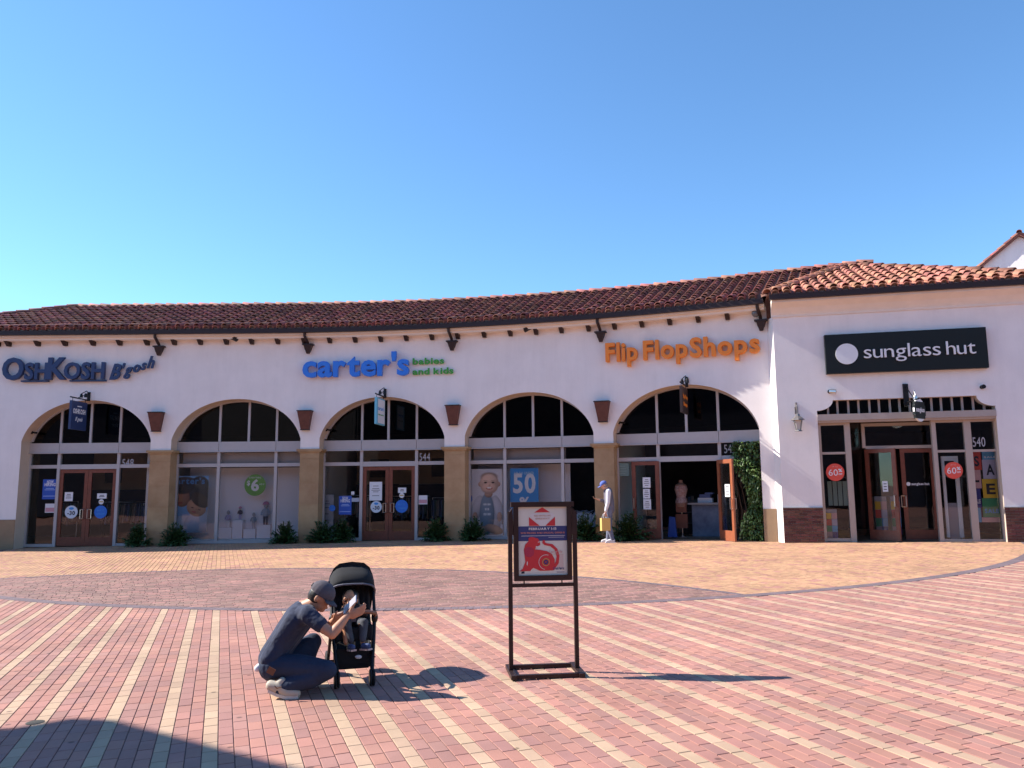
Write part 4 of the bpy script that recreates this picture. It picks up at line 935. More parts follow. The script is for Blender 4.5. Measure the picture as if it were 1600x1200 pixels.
obj('dome', MB().ball(A(s, z - .02, .16), .11), mat('dome_grey', (.12, .12, .13), .2), t); obj('mount', MB().tube([A(s, z + .2, .02), A(s, z + .2, .16), A(s, z + .06, .16)], .035, 8).lathe([(.12, 0), (.12, .06)], 12, Matrix.Translation(A(s, z + .04, .16))), BLACKM, t)
for x, y, l, fl in ((1296, 612, 'short spot lamp pointing sideways at the left above the shopfront', 1), (1534, 605, 'round black spot lamp at the right above the shopfront', 0)):
    s, z = fh(x, y); t = thing('spot_lamp', Hh(s, z), l, 'spot lamp'); obj('base', MB().lathe([(.05, 0), (.05, .03)], 12, MH(s, z)), BLACKM, t)
    obj('head', MB().tube([Hh(s, z, .03), Hh(s, z, .08), Hh(s + (.14 if fl else .0), z - .02 * fl, .14)], .04, 8, rs=[.02, .05, .055]), STEEL if fl else BLACKM, t)
for bi in (0, 2, 4):
    a_, b_ = bays[bi][0], bays[bi][1]; s = a_ + .14; z = ZCAP + .62
    t = tag(obj('reveal_lamp', MB().tube([A(s - .06, z, -.30), A(s + .06, z - .02, -.30), A(s + .16, z - .03, -.26)], .03, 6).box((0, 0, 0), (.04, .12, .05), MA(s - .02, z, -.3)), BLACKM), ('small black lamp in the reveal of the leftmost arch', '', 'small black lamp in the reveal of the middle arch', '', 'small black lamp in the reveal of the open shop arch')[bi], 'spot lamp')
# lantern
s, z = fh(1247, 665, .2); t = thing('wall_lantern', Hh(s, z), 'grey metal carriage lantern on the wall left of the corner shopfront', 'lantern')
LM = mat('lantern_grey', (.22, .20, .19), .4, .5); M = MH(s, z, .22) @ Matrix.Rotation(R(-90), 4, 'X')
q = MB(); 
for k in range(4):
    a1 = math.pi / 4 + k * math.pi / 2; q.tube([M @ Vector((.075 * math.cos(a1), .075 * math.sin(a1), -.12)), M @ Vector((.135 * math.cos(a1), .135 * math.sin(a1), .14))], .010, 5)
q.lathe([(.10, -.15), (.085, -.12), (0, -.12)], 8, M); q.lathe([(.17, .14), (.16, .165), (.06, .25), (.05, .30), (.0, .32)], 8, M); obj('cage', q, LM, t)
q = MB(); q.lathe([(.052, -.12), (.10, .14)], 4, M @ Matrix.Rotation(R(45), 4, 'Z')); obj('lantern_glass', q, mat('frosted', (.55, .52, .48), .35), t)
q = MB(); q.tube([Hh(s, z + .40, .0), Hh(s, z + .55, .07), Hh(s, z + .50, .2), Hh(s, z + .30, .22)], .016, 6); q.tube([Hh(s, z + .36, 0), Hh(s, z + .44, .0), Hh(s, z + .62, .015)], .022, 6); q.bx(Hh, s - .04, s + .04, z + .32, z + .5, 0, .02); obj('bracket', q, LM, t)

# ================================================================== NUMBERS, STICKERS, POSTERS
DST = GD + 0.012
def quad_thing(name, cat, label, F, MF, fs_, x0, y0, x1, y1, d, m, thick=.004, group=None):
    sa, za = fs_(x0, y0, d); sb, zb_ = fs_(x1, y1, d); t = thing(name, F((sa + sb) / 2, min(za, zb_), d), label, cat, group)
    obj('sheet', MB().box((0, 0, thick / 2), (abs(sb - sa), abs(za - zb_), thick), MF((sa + sb) / 2, (za + zb_) / 2, d)), m, t); M = MF((sa + sb) / 2, (za + zb_) / 2, d + thick + .002)
    return t, M, abs(sb - sa), abs(za - zb_)
def disc_thing(name, cat, label, F, MF, fs_, x, y, rpx, d, m, group=None):
    s, z = fs_(x, y, d); r = abs(fs_(x + rpx, y, d)[0] - s); t = thing(name, F(s, z - r, d), label, cat, group)
    obj('disc', MB().lathe([(r, 0), (r, .004)], 36, MF(s, z, d)), m, t); return t, MF(s, z, d + .006), r
def txt(t, M, s, st, w, h, y, m, name='lettering', x=0): q = MB(); small_text(q, s, st, M, width=w, height=h, y=y, x=x, thick=.01); return obj(name, q, m, t)
def lines(t, M, w_, ys, m=None, h=.018):
    q = MB()
    for i, y in enumerate(ys): q.box((0, y, .001), (w_ * (.55 + .3 * ((i * 7) % 3) / 2), h, .001), M)
    obj('printed_lines', q, m or INK, t)
def number(txt_, F, MF, fs_, x0, x1, yb, label, m=STEEL, d=DST):
    sa, z = fs_(x0, yb, d); sb = fs_(x1, yb, d)[0]; q = MB(); small_text(q, txt_, 'reg', MF((sa + sb) / 2, z, d), width=sb - sa, height=.34, y=0, thick=.2); tag(obj('door_number', q, m), label, 'number')
NM = mat('number_grey', (.42, .42, .45), .5)
number('548', A, MA, fa, 190, 208, 729, 'grey numerals 548 on the transom glass of the leftmost arch', NM)
number('544', A, MA, fa, 655, 672, 720, 'grey numerals 544 on the transom glass of the middle arch', NM)
number('542', A, MA, fa, 1131, 1150, 708, 'grey numerals 542 on the glass above the open door', NM)
number('540', Hh, MH, fh, 1520, 1540, 698, 'grey numerals 540 on the glass at the right of the corner shop', NM, HG + .012)
# bay 1
HB = mat('hiring_blue', (.03, .10, .48), .6)
def hiring(x0, y0, x1, y1, label):
    t, M, w_, h_ = quad_thing('window_poster', 'poster', label, A, MA, fa, x0, y0, x1, y1, DST, HB)
    txt(t, M, 'NOW', 'bold', w_ * .45, .13, h_ * .30, PAPER); txt(t, M, 'HIRING', 'bold', w_ * .75, .13, h_ * .16, PAPER); lines(t, M, w_, (h_ * .04, -h_ * .03, -h_ * .34), mat('pale_blue_ink', (.35, .5, .8), .7))
hiring(67, 749, 88, 780, 'blue now hiring poster in the left pane of the leftmost arch')
t, M, w_, h_ = quad_thing('notice', 'notice', 'small white and pink notice under the blue poster in the leftmost arch', A, MA, fa, 71, 787, 86, 801, DST, PAPER); obj('pink_panel', MB().box((0, -.05, 0), (w_ * .9, h_ * .45, .002), M), mat('pink', (.6, .3, .35), .7), t)
t, M, w_, h_ = quad_thing('notice', 'notice', 'white sheet on the left door of the leftmost arch', A, MA, fa, 101, 769, 113, 783, DST + .02, PAPER); lines(t, M, w_ * .8, (.07, .02, -.04))
t, M, w_, h_ = quad_thing('notice', 'notice', 'wide white slip on the right door of the leftmost arch', A, MA, fa, 152, 771, 166, 779, DST + .02, PAPER); lines(t, M, w_ * .8, (.02, -.02))
t, M, r = disc_thing('sticker', 'sticker', 'small white and gold sticker on the right door of the leftmost arch', A, MA, fa, 158, 784, 4, DST + .02, PAPER); obj('band', MB().box((0, 0, 0), (r * 1.6, .03, .002), M), mat('gold', (.5, .35, .08), .5), t)
def st30(x, y, r_, label):
    t, M, r = disc_thing('sticker', 'sticker', label, A, MA, fa, x, y, r_, DST + .02, mat('pale_blue_white', (.62, .68, .76), .6))
    txt(t, M, '-30', 'bold', r * 1.2, r * .85, -r * .45, INK); obj('blue_badge', MB().ball((0, r * .55, 0), (r * .4, r * .22, .003), 12, M), SKYB, t)
def stblue(x, y, r_, label, d=DST + .02):
    t, M, r = disc_thing('sticker', 'sticker', label, A, MA, fa, x, y, r_, d, mat('sticker_blue', (.02, .16, .62), .6))
    txt(t, M, 'BUY IT', 'bold', r * 1.1, r * .35, r * .15, SKYB); txt(t, M, 'ONLINE', 'bold', r * 1.3, r * .35, -r * .4, SKYB)
st30(111, 800, 9.5, 'pale round sticker reading -30 on the left door of the leftmost arch'); stblue(157, 800, 10, 'solid blue round sticker on the right door of the leftmost arch')
# bay 3
t, M, w_, h_ = quad_thing('notice', 'notice', 'tall white sheet on the left door of the middle arch', A, MA, fa, 577, 753, 596, 782, DST + .02, PAPER)
lines(t, M, w_ * .8, (.16, .08, .03, -.02, -.14), h=.014)
st30(587, 792, 9, 'pale round sticker reading -30 on the left door of the middle arch'); stblue(627, 791, 10, 'solid blue round sticker on the right door of the middle arch')
t, M, w_, h_ = quad_thing('notice', 'notice', 'tilted white slip on the right door of the middle arch', A, MA, fa, 621, 762, 634, 770, DST + .02, PAPER); lines(t, M, w_ * .7, (.02, -.02))
t, M, r = disc_thing('sticker', 'sticker', 'small white and gold sticker on the right door of the middle arch', A, MA, fa, 627, 774, 4, DST + .02, PAPER); obj('band', MB().box((0, 0, 0), (r * 1.6, .03, .002), M), mat('gold', (.5, .35, .08), .5), t)
hiring(529, 775, 549, 804, 'blue now hiring poster in the left pane of the middle arch')
t, M, w_, h_ = quad_thing('notice', 'notice', 'white and pink notice in the right pane of the middle arch', A, MA, fa, 653, 774, 667, 788, DST, PAPER); obj('pink_panel', MB().box((0, -.05, 0), (w_ * .9, h_ * .4, .002), M), mat('pink', (.6, .3, .35), .7), t)
t, M, w_, h_ = quad_thing('window_banner', 'banner', 'tall grey-white banner standing behind the plants left in the middle arch', A, MA, fa, 498, 773, 520, 843, GD - .35, mat('dull_white', (.45, .48, .55), .8), .02)
lines(t, M, w_ * .7, (.5, .42, .30, .1, -.1), mat('grey_ink', (.2, .22, .28), .8), .03)
stblue(519, 794, 5, 'tiny blue round sticker beside the grey-white banner')
t, M, w_, h_ = quad_thing('notice', 'notice', 'small grey card above the hiring poster edge in the middle arch', A, MA, fa, 549, 778, 561, 784, DST, mat('dull_white', (0, 0, 0)))
t, M, w_, h_ = quad_thing('notice', 'notice', 'tiny white square near the left mullion of the middle arch', A, MA, fa, 548, 768, 553, 773, DST, PAPER)
# bay 5
for k, (x0, y0, x1, y1, lb) in enumerate(((1004, 746, 1016, 762, 'uppermost'), (1004, 764, 1016, 779, 'middle'), (1004, 780, 1017, 796, 'lowest'))):
    t, M, w_, h_ = quad_thing('notice', 'notice', lb + ' of three white sheets taped to the left open shop door', A, MA, fa, x0, y0, x1, y1, GD + .17, PAPER)
    lines(t, M, w_ * .8, (.08, .03, -.02, -.08), h=.014)
t, M, w_, h_ = quad_thing('notice', 'notice', 'pale green sheet high in the left pane of the open shop arch', A, MA, fa, 962, 724, 983, 744, GD - .03, mat('mint', (.35, .52, .48), .7))
lines(t, M, w_ * .8, (.1, .03, -.04, -.11), mat('pale_green_ink', (.55, .7, .66), .8))
Fl, Fr = DOORF
pz = zg(24.2) + 1.35
t = thing('notice', Fr(.72, pz - .16, .055), 'white sheet on the open right hand shop door', 'notice'); q = MB(); q.hexa([Fr(.36, pz - .17, .032), Fr(.62, pz - .17, .032), Fr(.62, pz - .17, .029), Fr(.36, pz - .17, .029), Fr(.36, pz + .17, .032), Fr(.62, pz + .17, .032), Fr(.62, pz + .17, .029), Fr(.36, pz + .17, .029)]); obj('sheet', q, PAPER, t)
q = MB()
for j in range(4): q.hexa([Fr(.40, pz + .1 - j * .07, .034), Fr(.58, pz + .1 - j * .07, .034), Fr(.58, pz + .1 - j * .07, .033), Fr(.40, pz + .1 - j * .07, .033), Fr(.40, pz + .12 - j * .07, .034), Fr(.58, pz + .12 - j * .07, .034), Fr(.58, pz + .12 - j * .07, .033), Fr(.40, pz + .12 - j * .07, .033)])
obj('printed_lines', q, INK, t)
# bay 2 display: pale backdrop, plinths, poster, disc
def backdrop(bi, label, extra=''):
    a_, b_, ms, z0 = bays[bi]; t = thing('display_backdrop', A((a_ + b_) / 2, z0, -1.6), label, 'display backdrop')
    M_ = mat('backdrop_white', (.80, .77, .82), .9)
    e1_ = b_ - .1 if bi == 1 else ms[2] + .05
    obj('panel', MB().bx(A, a_ + .1, e1_, z0 + .05, zt0 + .02, -1.35, -1.3, 6), M_, t); obj('floor_board', MB().bx(A, a_ + .1, e1_, z0 + .04, z0 + .12, -1.29, GD - .08, 6), WHITE, t)
    obj('pelmet', MB().bx(A, a_ + .1, e1_, zt0 + .03, zl0 - .04, -.75, -.70, 6), mat('pelmet_beige', (.42, .36, .34), .9), t); return t
backdrop(1, 'pale display backdrop behind the glass of the second arch'); backdrop(3, 'pale display backdrop behind the baby poster in the fourth arch')
DP = GD - .10
PRINT = bpy.data.materials.new('photo_print'); PRINT.use_nodes = True; _t = PRINT.node_tree; _a = N(_t, 'ShaderNodeVertexColor'); _a.layer_name = 'print'; _t.links.new(_a.outputs[0], _t.nodes['Principled BSDF'].inputs['Base Color']); _t.nodes['Principled BSDF'].inputs['Roughness'].default_value = .5
def portrait(t, M, w_, h_, kind):
    """a flat photographic print: colours on a fine grid"""
    nx, ny = 72, int(72 * h_ / w_); X, Y = np.meshgrid(np.linspace(-.5, .5, nx), np.linspace(-.5, .5, ny)); asp = h_ / w_
    C_ = np.zeros((ny, nx, 3)); r0 = np.random.default_rng(3)
    def put(mask, col, sh=None):
        c = np.array(col)[None, None] * (1 if sh is None else sh[..., None]); C_[:] = C_ * (1 - mask[..., None]) + c * mask[..., None]
    def ell(cx, cy, rx, ry, rot=0, soft=.06):
        dx, dy = X - cx, (Y - cy) * asp; u = (dx * math.cos(rot) + dy * math.sin(rot)) / rx; v = (-dx * math.sin(rot) + dy * math.cos(rot)) / (ry * asp); rr = np.sqrt(u * u + v * v); m = np.clip((1 - rr) / soft + .5, 0, 1)
        nz = np.sqrt(np.clip(1 - rr * rr, 0, 1)); return m, .45 + .55 * np.clip(nz * .75 - u * .28 + v * .30, 0, 1.1)
    def blob(*a, col=(1, 1, 1), flat=False, **k): m, sh = ell(*a, **k); put(m, col, None if flat else sh)
    if kind == 'mother':
        C_[:] = np.array((.13, .30, .55)); C_ *= (1 + .25 * (Y + .2))[..., None]
        blob(-.05, -.42, .62, .22, col=(.42, .52, .66)); blob(.30, -.32, .40, .20, .4, col=(.36, .45, .60))
        blob(-.02, .26, .42, .22, -.3, col=(.035, .03, .035)); blob(.28, .20, .30, .30, col=(.03, .03, .04)); blob(-.16, .12, .20, .17, .3, col=(.36, .17, .11)); blob(-.10, .30, .26, .12, .2, col=(.03, .028, .035)); blob(-.20, .02, .07, .02, .1, col=(.22, .06, .05), flat=True); blob(-.29, .09, .05, .035, col=(.36, .17, .11))
        blob(.22, -.06, .25, .155, -.5, col=(.52, .29, .19)); blob(.30, .07, .26, .11, -.6, col=(.05, .035, .03)); blob(.12, -.06, .045, .010, -.3, col=(.05, .02, .02), flat=True); blob(.30, -.10, .045, .010, -.3, col=(.05, .02, .02), flat=True); blob(.16, -.135, .06, .016, -.2, col=(.35, .10, .09), flat=True); blob(.19, -.09, .03, .022, col=(.55, .30, .2))
    else:
        C_[:] = np.array((.72, .71, .76)); C_ *= (1 - .25 * (Y - X * .4))[..., None]
        blob(.0, -.22, .46, .34, col=(.74, .73, .80)); blob(-.34, -.10, .17, .22, -.3, col=(.70, .69, .76)); blob(.38, -.10, .15, .22, .3, col=(.70, .69, .76)); blob(.0, -.16, .24, .30, col=(.26, .36, .48), soft=.1)
        for k in range(3): m = ((np.abs(X) < (.13, .07, .12)[k]) & (np.abs(Y - (-.02 - .07 * k)) < .016)).astype(float) * (((X * 40).astype(int) % 2) * .5 + .5); put(m, (.75, .8, .85))
        blob(.05, .13, .13, .05, col=(.60, .36, .26)); blob(-.22, .275, .06, .035, col=(.66, .40, .30)); blob(.37, .275, .06, .035, col=(.66, .40, .30)); blob(.075, .285, .30, .150, col=(.92, .62, .48)); blob(.07, .385, .26, .062, col=(.30, .18, .12), soft=.4); blob(.075, .33, .27, .10, col=(.95, .66, .52), soft=.35)
        blob(.075, .225, .25, .085, col=(.92, .60, .47), soft=.4)
        for sx in (-.045, .195): blob(sx, .300, .050, .013, col=(.04, .025, .02), flat=True, soft=.3); blob(sx, .328, .060, .005, col=(.40, .24, .16), flat=True, soft=.5)
        blob(.075, .262, .040, .014, col=(.85, .52, .40)); blob(.075, .215, .105, .020, col=(.45, .12, .10), flat=True); blob(.075, .222, .085, .009, col=(.95, .92, .9), flat=True)
        blob(-.22, -.40, .26, .06, .25, col=(.72, .44, .32)); blob(.22, -.38, .30, .065, -.3, col=(.70, .42, .31)); blob(-.38, -.20, .08, .07, col=(.74, .46, .34)); blob(.40, -.20, .08, .07, col=(.74, .46, .34))
    C_ *= 1 + .03 * r0.standard_normal((ny, nx, 1)); C_ = np.clip(C_, 0, 1)
    V = [M @ Vector((X[j, i] * w_, Y[j, i] * h_, .002)) for j in range(ny) for i in range(nx)]; q = MB(); q.add(V, [(j * nx + i, j * nx + i + 1, (j + 1) * nx + i + 1, (j + 1) * nx + i) for j in range(ny - 1) for i in range(nx - 1)])
    o = obj('photo_print', q, PRINT, t); ca = o.data.color_attributes.new('print', 'FLOAT_COLOR', 'POINT'); ca.data.foreach_set('color', np.concatenate([C_, np.ones((ny, nx, 1))], 2).astype(np.float32).ravel())
t, M, w_, h_ = quad_thing('window_poster', 'poster', "photo poster of a woman holding a child under the word carter's", A, MA, fa, 264, 744, 322, 832, DP, PAPER, .01)
portrait(t, M, w_, h_, 'mother'); txt(t, M @ Matrix.Translation((0, 0, .016)), "carter's", 'bold', w_ * .82, .26, h_ * .36, mat('title_blue', (.05, .17, .40), .6))
t, M, r = disc_thing('window_disc', 'sign', 'round green price sign reading $6 in the second arch', A, MA, fa, 398, 758, 17, GD - .25, mat('leaf_green', (.13, .36, .06), .6))
txt(t, M, '6', 'bold', r * .75, r * 1.45, -r * .5, PAPER); txt(t, M, '$', 'bold', r * .3, r * .6, r * .0, PAPER, x=-r * .62); txt(t, M, 'AND UP', 'reg', r * .5, r * .22, 0, PAPER, x=r * .62); txt(t, M, 'EVERYTHING', 'reg', r * 1.1, r * .22, r * .62, PAPER)
# plinth boxes with little dressed display dolls
PW = mat('plinth_white', (.70, .71, .78), .6)
for k, (x0, x1, yt) in enumerate(((342, 365, 824), (366, 382, 812), (383, 402, 826), (404, 425, 820))):
    sa, zz = fa(x0, yt, -1.2); sb = fa(x1, yt, -1.2)[0]; z0 = bays[1][3] + .12
    tag(obj('display_plinth', MB().bx(A, sa, sb, z0, max(zz, z0 + .15), -1.28, -1.0), PW), ('low white plinth at the left of the row of display dolls', 'tallest white plinth in the second arch window', 'low white plinth in the middle of the display row', 'white plinth at the right under the doll with pink hat')[k], 'plinth', 'white plinths in the second arch window')
def doll(s, z, d, h, c_top, c_bot, label, hat=None):
    t = thing('display_doll', A(s, z, d), label, 'mannequin', 'small dressed dolls in the window'); M = MA(s, z, d) @ Matrix.Rotation(R(-90), 4, 'X')
    q = MB()
    for k in (-1, 1): q.tube([M @ Vector((k * .05 * h, 0, 0)), M @ Vector((k * .055 * h, 0, .25 * h)), M @ Vector((k * .05 * h, 0, .45 * h))], .05 * h, 6, rs=[.04 * h, .05 * h, .065 * h])
    obj('trousers', q, c_bot, t); q = MB(); q.lathe([(.10 * h, .40 * h), (.13 * h, .46 * h), (.12 * h, .6 * h), (.10 * h, .7 * h), (.04 * h, .74 * h)], 10, M)
    for k in (-1, 1): q.tube([M @ Vector((k * .09 * h, 0, .69 * h)), M @ Vector((k * .16 * h, -.03 * h, .56 * h)), M @ Vector((k * .15 * h, -.08 * h, .46 * h))], .04 * h, 6)
    obj('shirt', q, c_top, t); obj('head', MB().ball((0, 0, .86 * h), (.10 * h, .10 * h, .125 * h), 10, M), mat('doll_grey', (.35, .33, .36), .6), t)
    if hat: obj('hat', MB().lathe([(.16 * h, .88 * h), (.12 * h, .92 * h), (.10 * h, .98 * h), (.0, 1.02 * h)], 12, M), hat, t)
LAV = mat('lavender', (.40, .34, .52), .8); PNK = mat('soft_pink', (.55, .22, .36), .8); DKN = mat('dark_navy_cloth', (.04, .045, .09), .8); GRB = mat('grey_blue_cloth', (.28, .33, .42), .8)
for k, (x, yb_, h, a1, a2, lb, ht) in enumerate(((356, 824, .55, LAV, PAPER, 'small doll in lavender top at the left of the display row', None), (375, 812, .42, DKN, LAV, 'small doll in dark top on the tallest white plinth', PNK), (396, 826, .52, GRB, GRB, 'small doll in grey blue clothes in the middle of the display row', None), (415, 822, .78, GRB, DKN, 'larger doll with a pink hat at the right of the display row', PNK))):
    s, z = fa(x, yb_, -1.2); doll(s, max(z, bays[1][3] + .27), -1.17, h, a1, a2, lb, ht)
# bay 4: baby poster, 50% banner
t, M, w_, h_ = quad_thing('window_poster', 'poster', 'large photo poster of a smiling baby in a grey bodysuit', A, MA, fa, 736, 733, 786, 840, DP, PAPER, .01); portrait(t, M, w_, h_, 'baby')
t, M, w_, h_ = quad_thing('window_banner', 'banner', 'blue banner reading 50% off hung in the fourth arch', A, MA, fa, 796, 732, 842, 812, DP, mat('banner_blue', (.05, .27, .62), .6), .01)
txt(t, M, 'UP TO UNDER', 'bold', w_ * .7, .11, h_ * .38, SKYB if False else mat('pale_print', (.35, .55, .75), .7)); txt(t, M, '50', 'fat', w_ * .80, .80, h_ * .03, PAPER); txt(t, M, '%', 'fat', w_ * .35, .45, -h_ * .27, PAPER); txt(t, M, 'OFF', 'bold', w_ * .5, .25, -h_ * .45, PAPER)
stblue(728, 779, 10, 'blue round sticker cut off by the pier left of the baby poster', GD - .09)
# bay 4/5 low white covered table
a_, b_, ms, z0 = bays[3]
t = thing('display_table', A(b_ - .45, z0, -1.3), 'table under a rumpled white cloth at the right of the fourth arch', 'table')
q = MB(); s0_, s1_ = ms[2] + .12, b_ - .07; n = 14
for i in range(n):
    for j in range(1):
        a1 = s0_ + (s1_ - s0_) * i / n; b1 = s0_ + (s1_ - s0_) * (i + 1) / n; h1 = .74 + random.uniform(-.03, .05); h2 = h1 + random.uniform(-.04, .04); dj = -.95 + (.04 if i % 2 else -.02)
        q.add([A(a1, z0 + .35, dj), A(b1, z0 + .35, dj + (-.06 if i % 2 else .06)), A(b1, z0 + h2, -1.0), A(a1, z0 + h1, -1.0), A(b1, z0 + h2 + .05, -1.8), A(a1, z0 + h1 + .05, -1.8)], [(0, 1, 2, 3), (3, 2, 4, 5)])
obj('cloth', q, mat('table_cloth', (.50, .54, .66), .8), t)
for k in range(2): obj('leg', MB().bx(A, (s0_ + .05, s1_ - .1)[k], (s0_ + .1, s1_ - .05)[k], z0 + .03, z0 + .72, -1.5, -1.45), BLACKM, t)
# interior furnishing: racks of clothes and shelves seen dimly
CLC = [mat('cloth_a', (.05, .06, .10), .9), mat('cloth_b', (.16, .13, .10), .9), mat('cloth_c', (.10, .13, .20), .9), mat('cloth_d', (.25, .20, .17), .9), mat('cloth_e', (.06, .09, .07), .9)]
def rack(s0, s1, d, z0, h, label, n=14):
    t = thing('clothes_rack', A((s0 + s1) / 2, z0, d), label, 'clothes rack', 'clothes racks inside the shops')
    q = MB(); q.tube([A(s0, z0, d), A(s0, z0 + h, d), A(s1, z0 + h, d), A(s1, z0, d)], .015, 6); obj('rail', q, STEEL, t)
    for i in range(n):
        s = s0 + (s1 - s0) * (i + .5) / n; L = random.uniform(.55, .8); wd = (s1 - s0) / n * .45
        q = MB(); q.hexa([A(s - wd, z0 + h - L, d + .24), A(s + wd, z0 + h - L, d + .24), A(s + wd, z0 + h - L, d - .24), A(s - wd, z0 + h - L, d - .24), A(s - wd * .6, z0 + h - .06, d + .16), A(s + wd * .6, z0 + h - .06, d + .16), A(s + wd * .6, z0 + h - .06, d - .16), A(s - wd * .6, z0 + h - .06, d - .16)]); obj('garment', q, CLC[(i * 7 + int(s0)) % 5], t)
for bi, lb in ((0, 'leftmost'), (2, 'middle')):
    a_, b_, ms, z0 = bays[bi]
    obj('tan_partition', MB().bx(A, a_ + .1, b_ - .1, z0 + 1.75, 3.34, -4.2, -4.1, 5), INT_TAN, arc)
    obj('wall_shelving', MB().bx(A, a_ + .1, b_ - .1, z0 + .05, z0 + 1.74, -4.25, -4.0, 5), INT_DARK, arc)
    rack(a_ + .2, ms[0] - .1, -1.9, z0 + .03, 1.35, 'clothes rack behind the left pane of the %s arch' % lb); rack(ms[2] + .1, b_ - .2, -2.1, z0 + .03, 1.25, 'clothes rack behind the right pane of the %s arch' % lb)
    rack(ms[0] + .2, ms[2] - .2, -3.0, z0 + .03, 1.3, 'clothes rack beyond the doors of the %s arch' % lb, 20)
    for k in range(2): tag(obj('wall_picture', MB().bx(A, a_ + .55 + k * 2.0, a_ + 1.15 + k * 2.0, z0 + 2.0, z0 + 2.65, -4.09, -4.06), mat('picture_dark', (.05, .045, .03), .7)), ('dark framed picture on the tan wall inside the %s arch, at the left' % lb, 'dark framed picture on the tan wall inside the %s arch, above the doors' % lb)[k], 'picture')
obj('white_return', MB().bx(A, bays[0][1] - .42, bays[0][1] - .22, bays[0][3] + .05, zl0 - .04, -1.2, -.75), WHITE, arc)
# sandal shop interior
a_, b_, ms, z0 = bays[4]
t = thing('bust_mannequin', A(ms[0] + .45, z0, -1.4), 'mannequin torso in a pale patterned top just inside the open shop', 'mannequin'); M = MA(ms[0] + .45, z0 + .03, -1.4) @ Matrix.Rotation(R(-90), 4, 'X')
obj('stand', MB().lathe([(.16, 0), (.16, .02), (.02, .04), (.02, .9)], 12, M), STEEL, t)
obj('torso', MB().lathe([(.14, .85), (.17, .95), (.13, 1.15), (.18, 1.38), (.16, 1.5), (.06, 1.55), (.055, 1.64)], 14, M), mat('mannequin_tan', (.30, .17, .12), .6), t)
obj('top', MB().lathe([(.178, .98), (.136, 1.14), (.188, 1.36), (.17, 1.46)], 14, M), mat('top_print', (.55, .45, .42), .8, col2=(.3, .12, .1), var=.2, scale=16), t); obj('bag', MB().box((.0, -.05, .45), (.34, .1, .40), M).box((.0, -.05, .85), (.3, .1, .3), M), mat('bag_brown', (.20, .07, .04), .8), t)
t = thing('shop_counter', A(ms[2] - .55, z0, -1.7), 'counter with a pale printed front and stacked boxes in the open shop', 'counter')
obj('body', MB().bx(A, ms[2] - 1.0, ms[2] - .05, z0 + .03, z0 + .95, -2.1, -1.6), mat('counter_print', (.22, .25, .32), .7, col2=(.10, .12, .18), var=.2, scale=3), t); obj('top', MB().bx(A, ms[2] - 1.1, ms[2] + .0, z0 + .951, z0 + 1.0, -2.2, -1.5), mat('counter_top', (.35, .33, .33), .5), t)
for k, (u0, u1, v, h_) in enumerate(((-.85, -.45, 1.0, .14), (-.80, -.50, 1.142, .1), (-.3, -.08, 1.0, .24), (-.65, -.42, 1.245, .05))):
    tag(obj('shoe_box', MB().bx(A, ms[2] + u0, ms[2] + u1, z0 + v + .001, z0 + v + h_, -2.0, -1.75), [PAPER, mat('box_blue', (.10, .14, .3), .7)][k % 2]), ('wide white box on the counter of the open shop', 'blue box stacked on the white box on the counter', 'upright white box at the right end of the counter', 'thin blue box topmost on the counter stack')[k], 'box')
t = thing('shelf_unit', A(ms[1] - .1, z0, -2.9), 'dark shelf unit with small goods in the middle of the open shop', 'shelf')
obj('case', MB().bx(A, ms[1] - .6, ms[1] + .2, z0 + .03, z0 + 1.0, -3.0, -2.6), INT_DARK, t)
for k in range(3): obj('shelf', MB().bx(A, ms[1] - .62, ms[1] + .22, z0 + .35 + k * .33, z0 + .38 + k * .33, -3.02, -2.55), mat('shelf_grey', (.12, .12, .13), .7), t)
for k in range(9): obj('goods', MB().bx(A, ms[1] - .55 + .085 * k, ms[1] - .49 + .085 * k, z0 + 1.05, z0 + 1.1 + .03 * (k % 4), -2.8, -2.7), CLC[k % 5], t)
t = thing('blue_tote', A(ms[0] + .25, z0, -1.0), 'dark blue draped goods standing low at the open doorway', 'bag'); obj('cloth', MB().hexa([A(ms[0] + .12, z0 + .04, -.9), A(ms[0] + .38, z0 + .04, -.9), A(ms[0] + .36, z0 + .04, -1.1), A(ms[0] + .14, z0 + .04, -1.1), A(ms[0] + .17, z0 + .62, -.95), A(ms[0] + .32, z0 + .6, -.95), A(ms[0] + .32, z0 + .6, -1.05), A(ms[0] + .17, z0 + .62, -1.05)]), mat('cobalt', (.03, .07, .28), .8), t)
# right-hand shop: 60% discs, patchwork sale display, lettering
def st60(x, y, label):
    t, M, r = disc_thing('sticker', 'sticker', label, Hh, MH, fh, x, y, 14.5, HG + .012, REDS)
    txt(t, M, '60', 'reg', r * 1.0, r * 1.05, -r * .38, PAPER, x=-r * .22); txt(t, M, '%', 'bold', r * .42, r * .5, r * .05, PAPER, x=r * .55); txt(t, M, 'OFF', 'bold', r * .4, r * .25, -r * .3, PAPER, x=r * .55); txt(t, M, 'UP TO', 'reg', r * .6, r * .22, r * .58, mat('pale_red', (.75, .4, .35), .7))
st60(1305, 738, 'round red 60% off sticker in the left pane of the corner shop'); st60(1490, 735, 'round red 60% off sticker right of the corner shop doors')
PC = [mat('patch_red', (.58, .07, .05), .7), mat('patch_pink', (.62, .36, .36), .7), mat('patch_blue', (.12, .38, .62), .7), mat('patch_yellow', (.70, .45, .04), .7), mat('patch_green', (.05, .26, .12), .7), mat('patch_lilac', (.48, .44, .56), .7), mat('patch_navy', (.05, .05, .22), .7)]
t = thing('sale_banner', Hh(fh(1540, 800, HG - .25)[0], zh0, HG - .25), 'multicoloured patchwork SALE banner in the right window', 'banner')
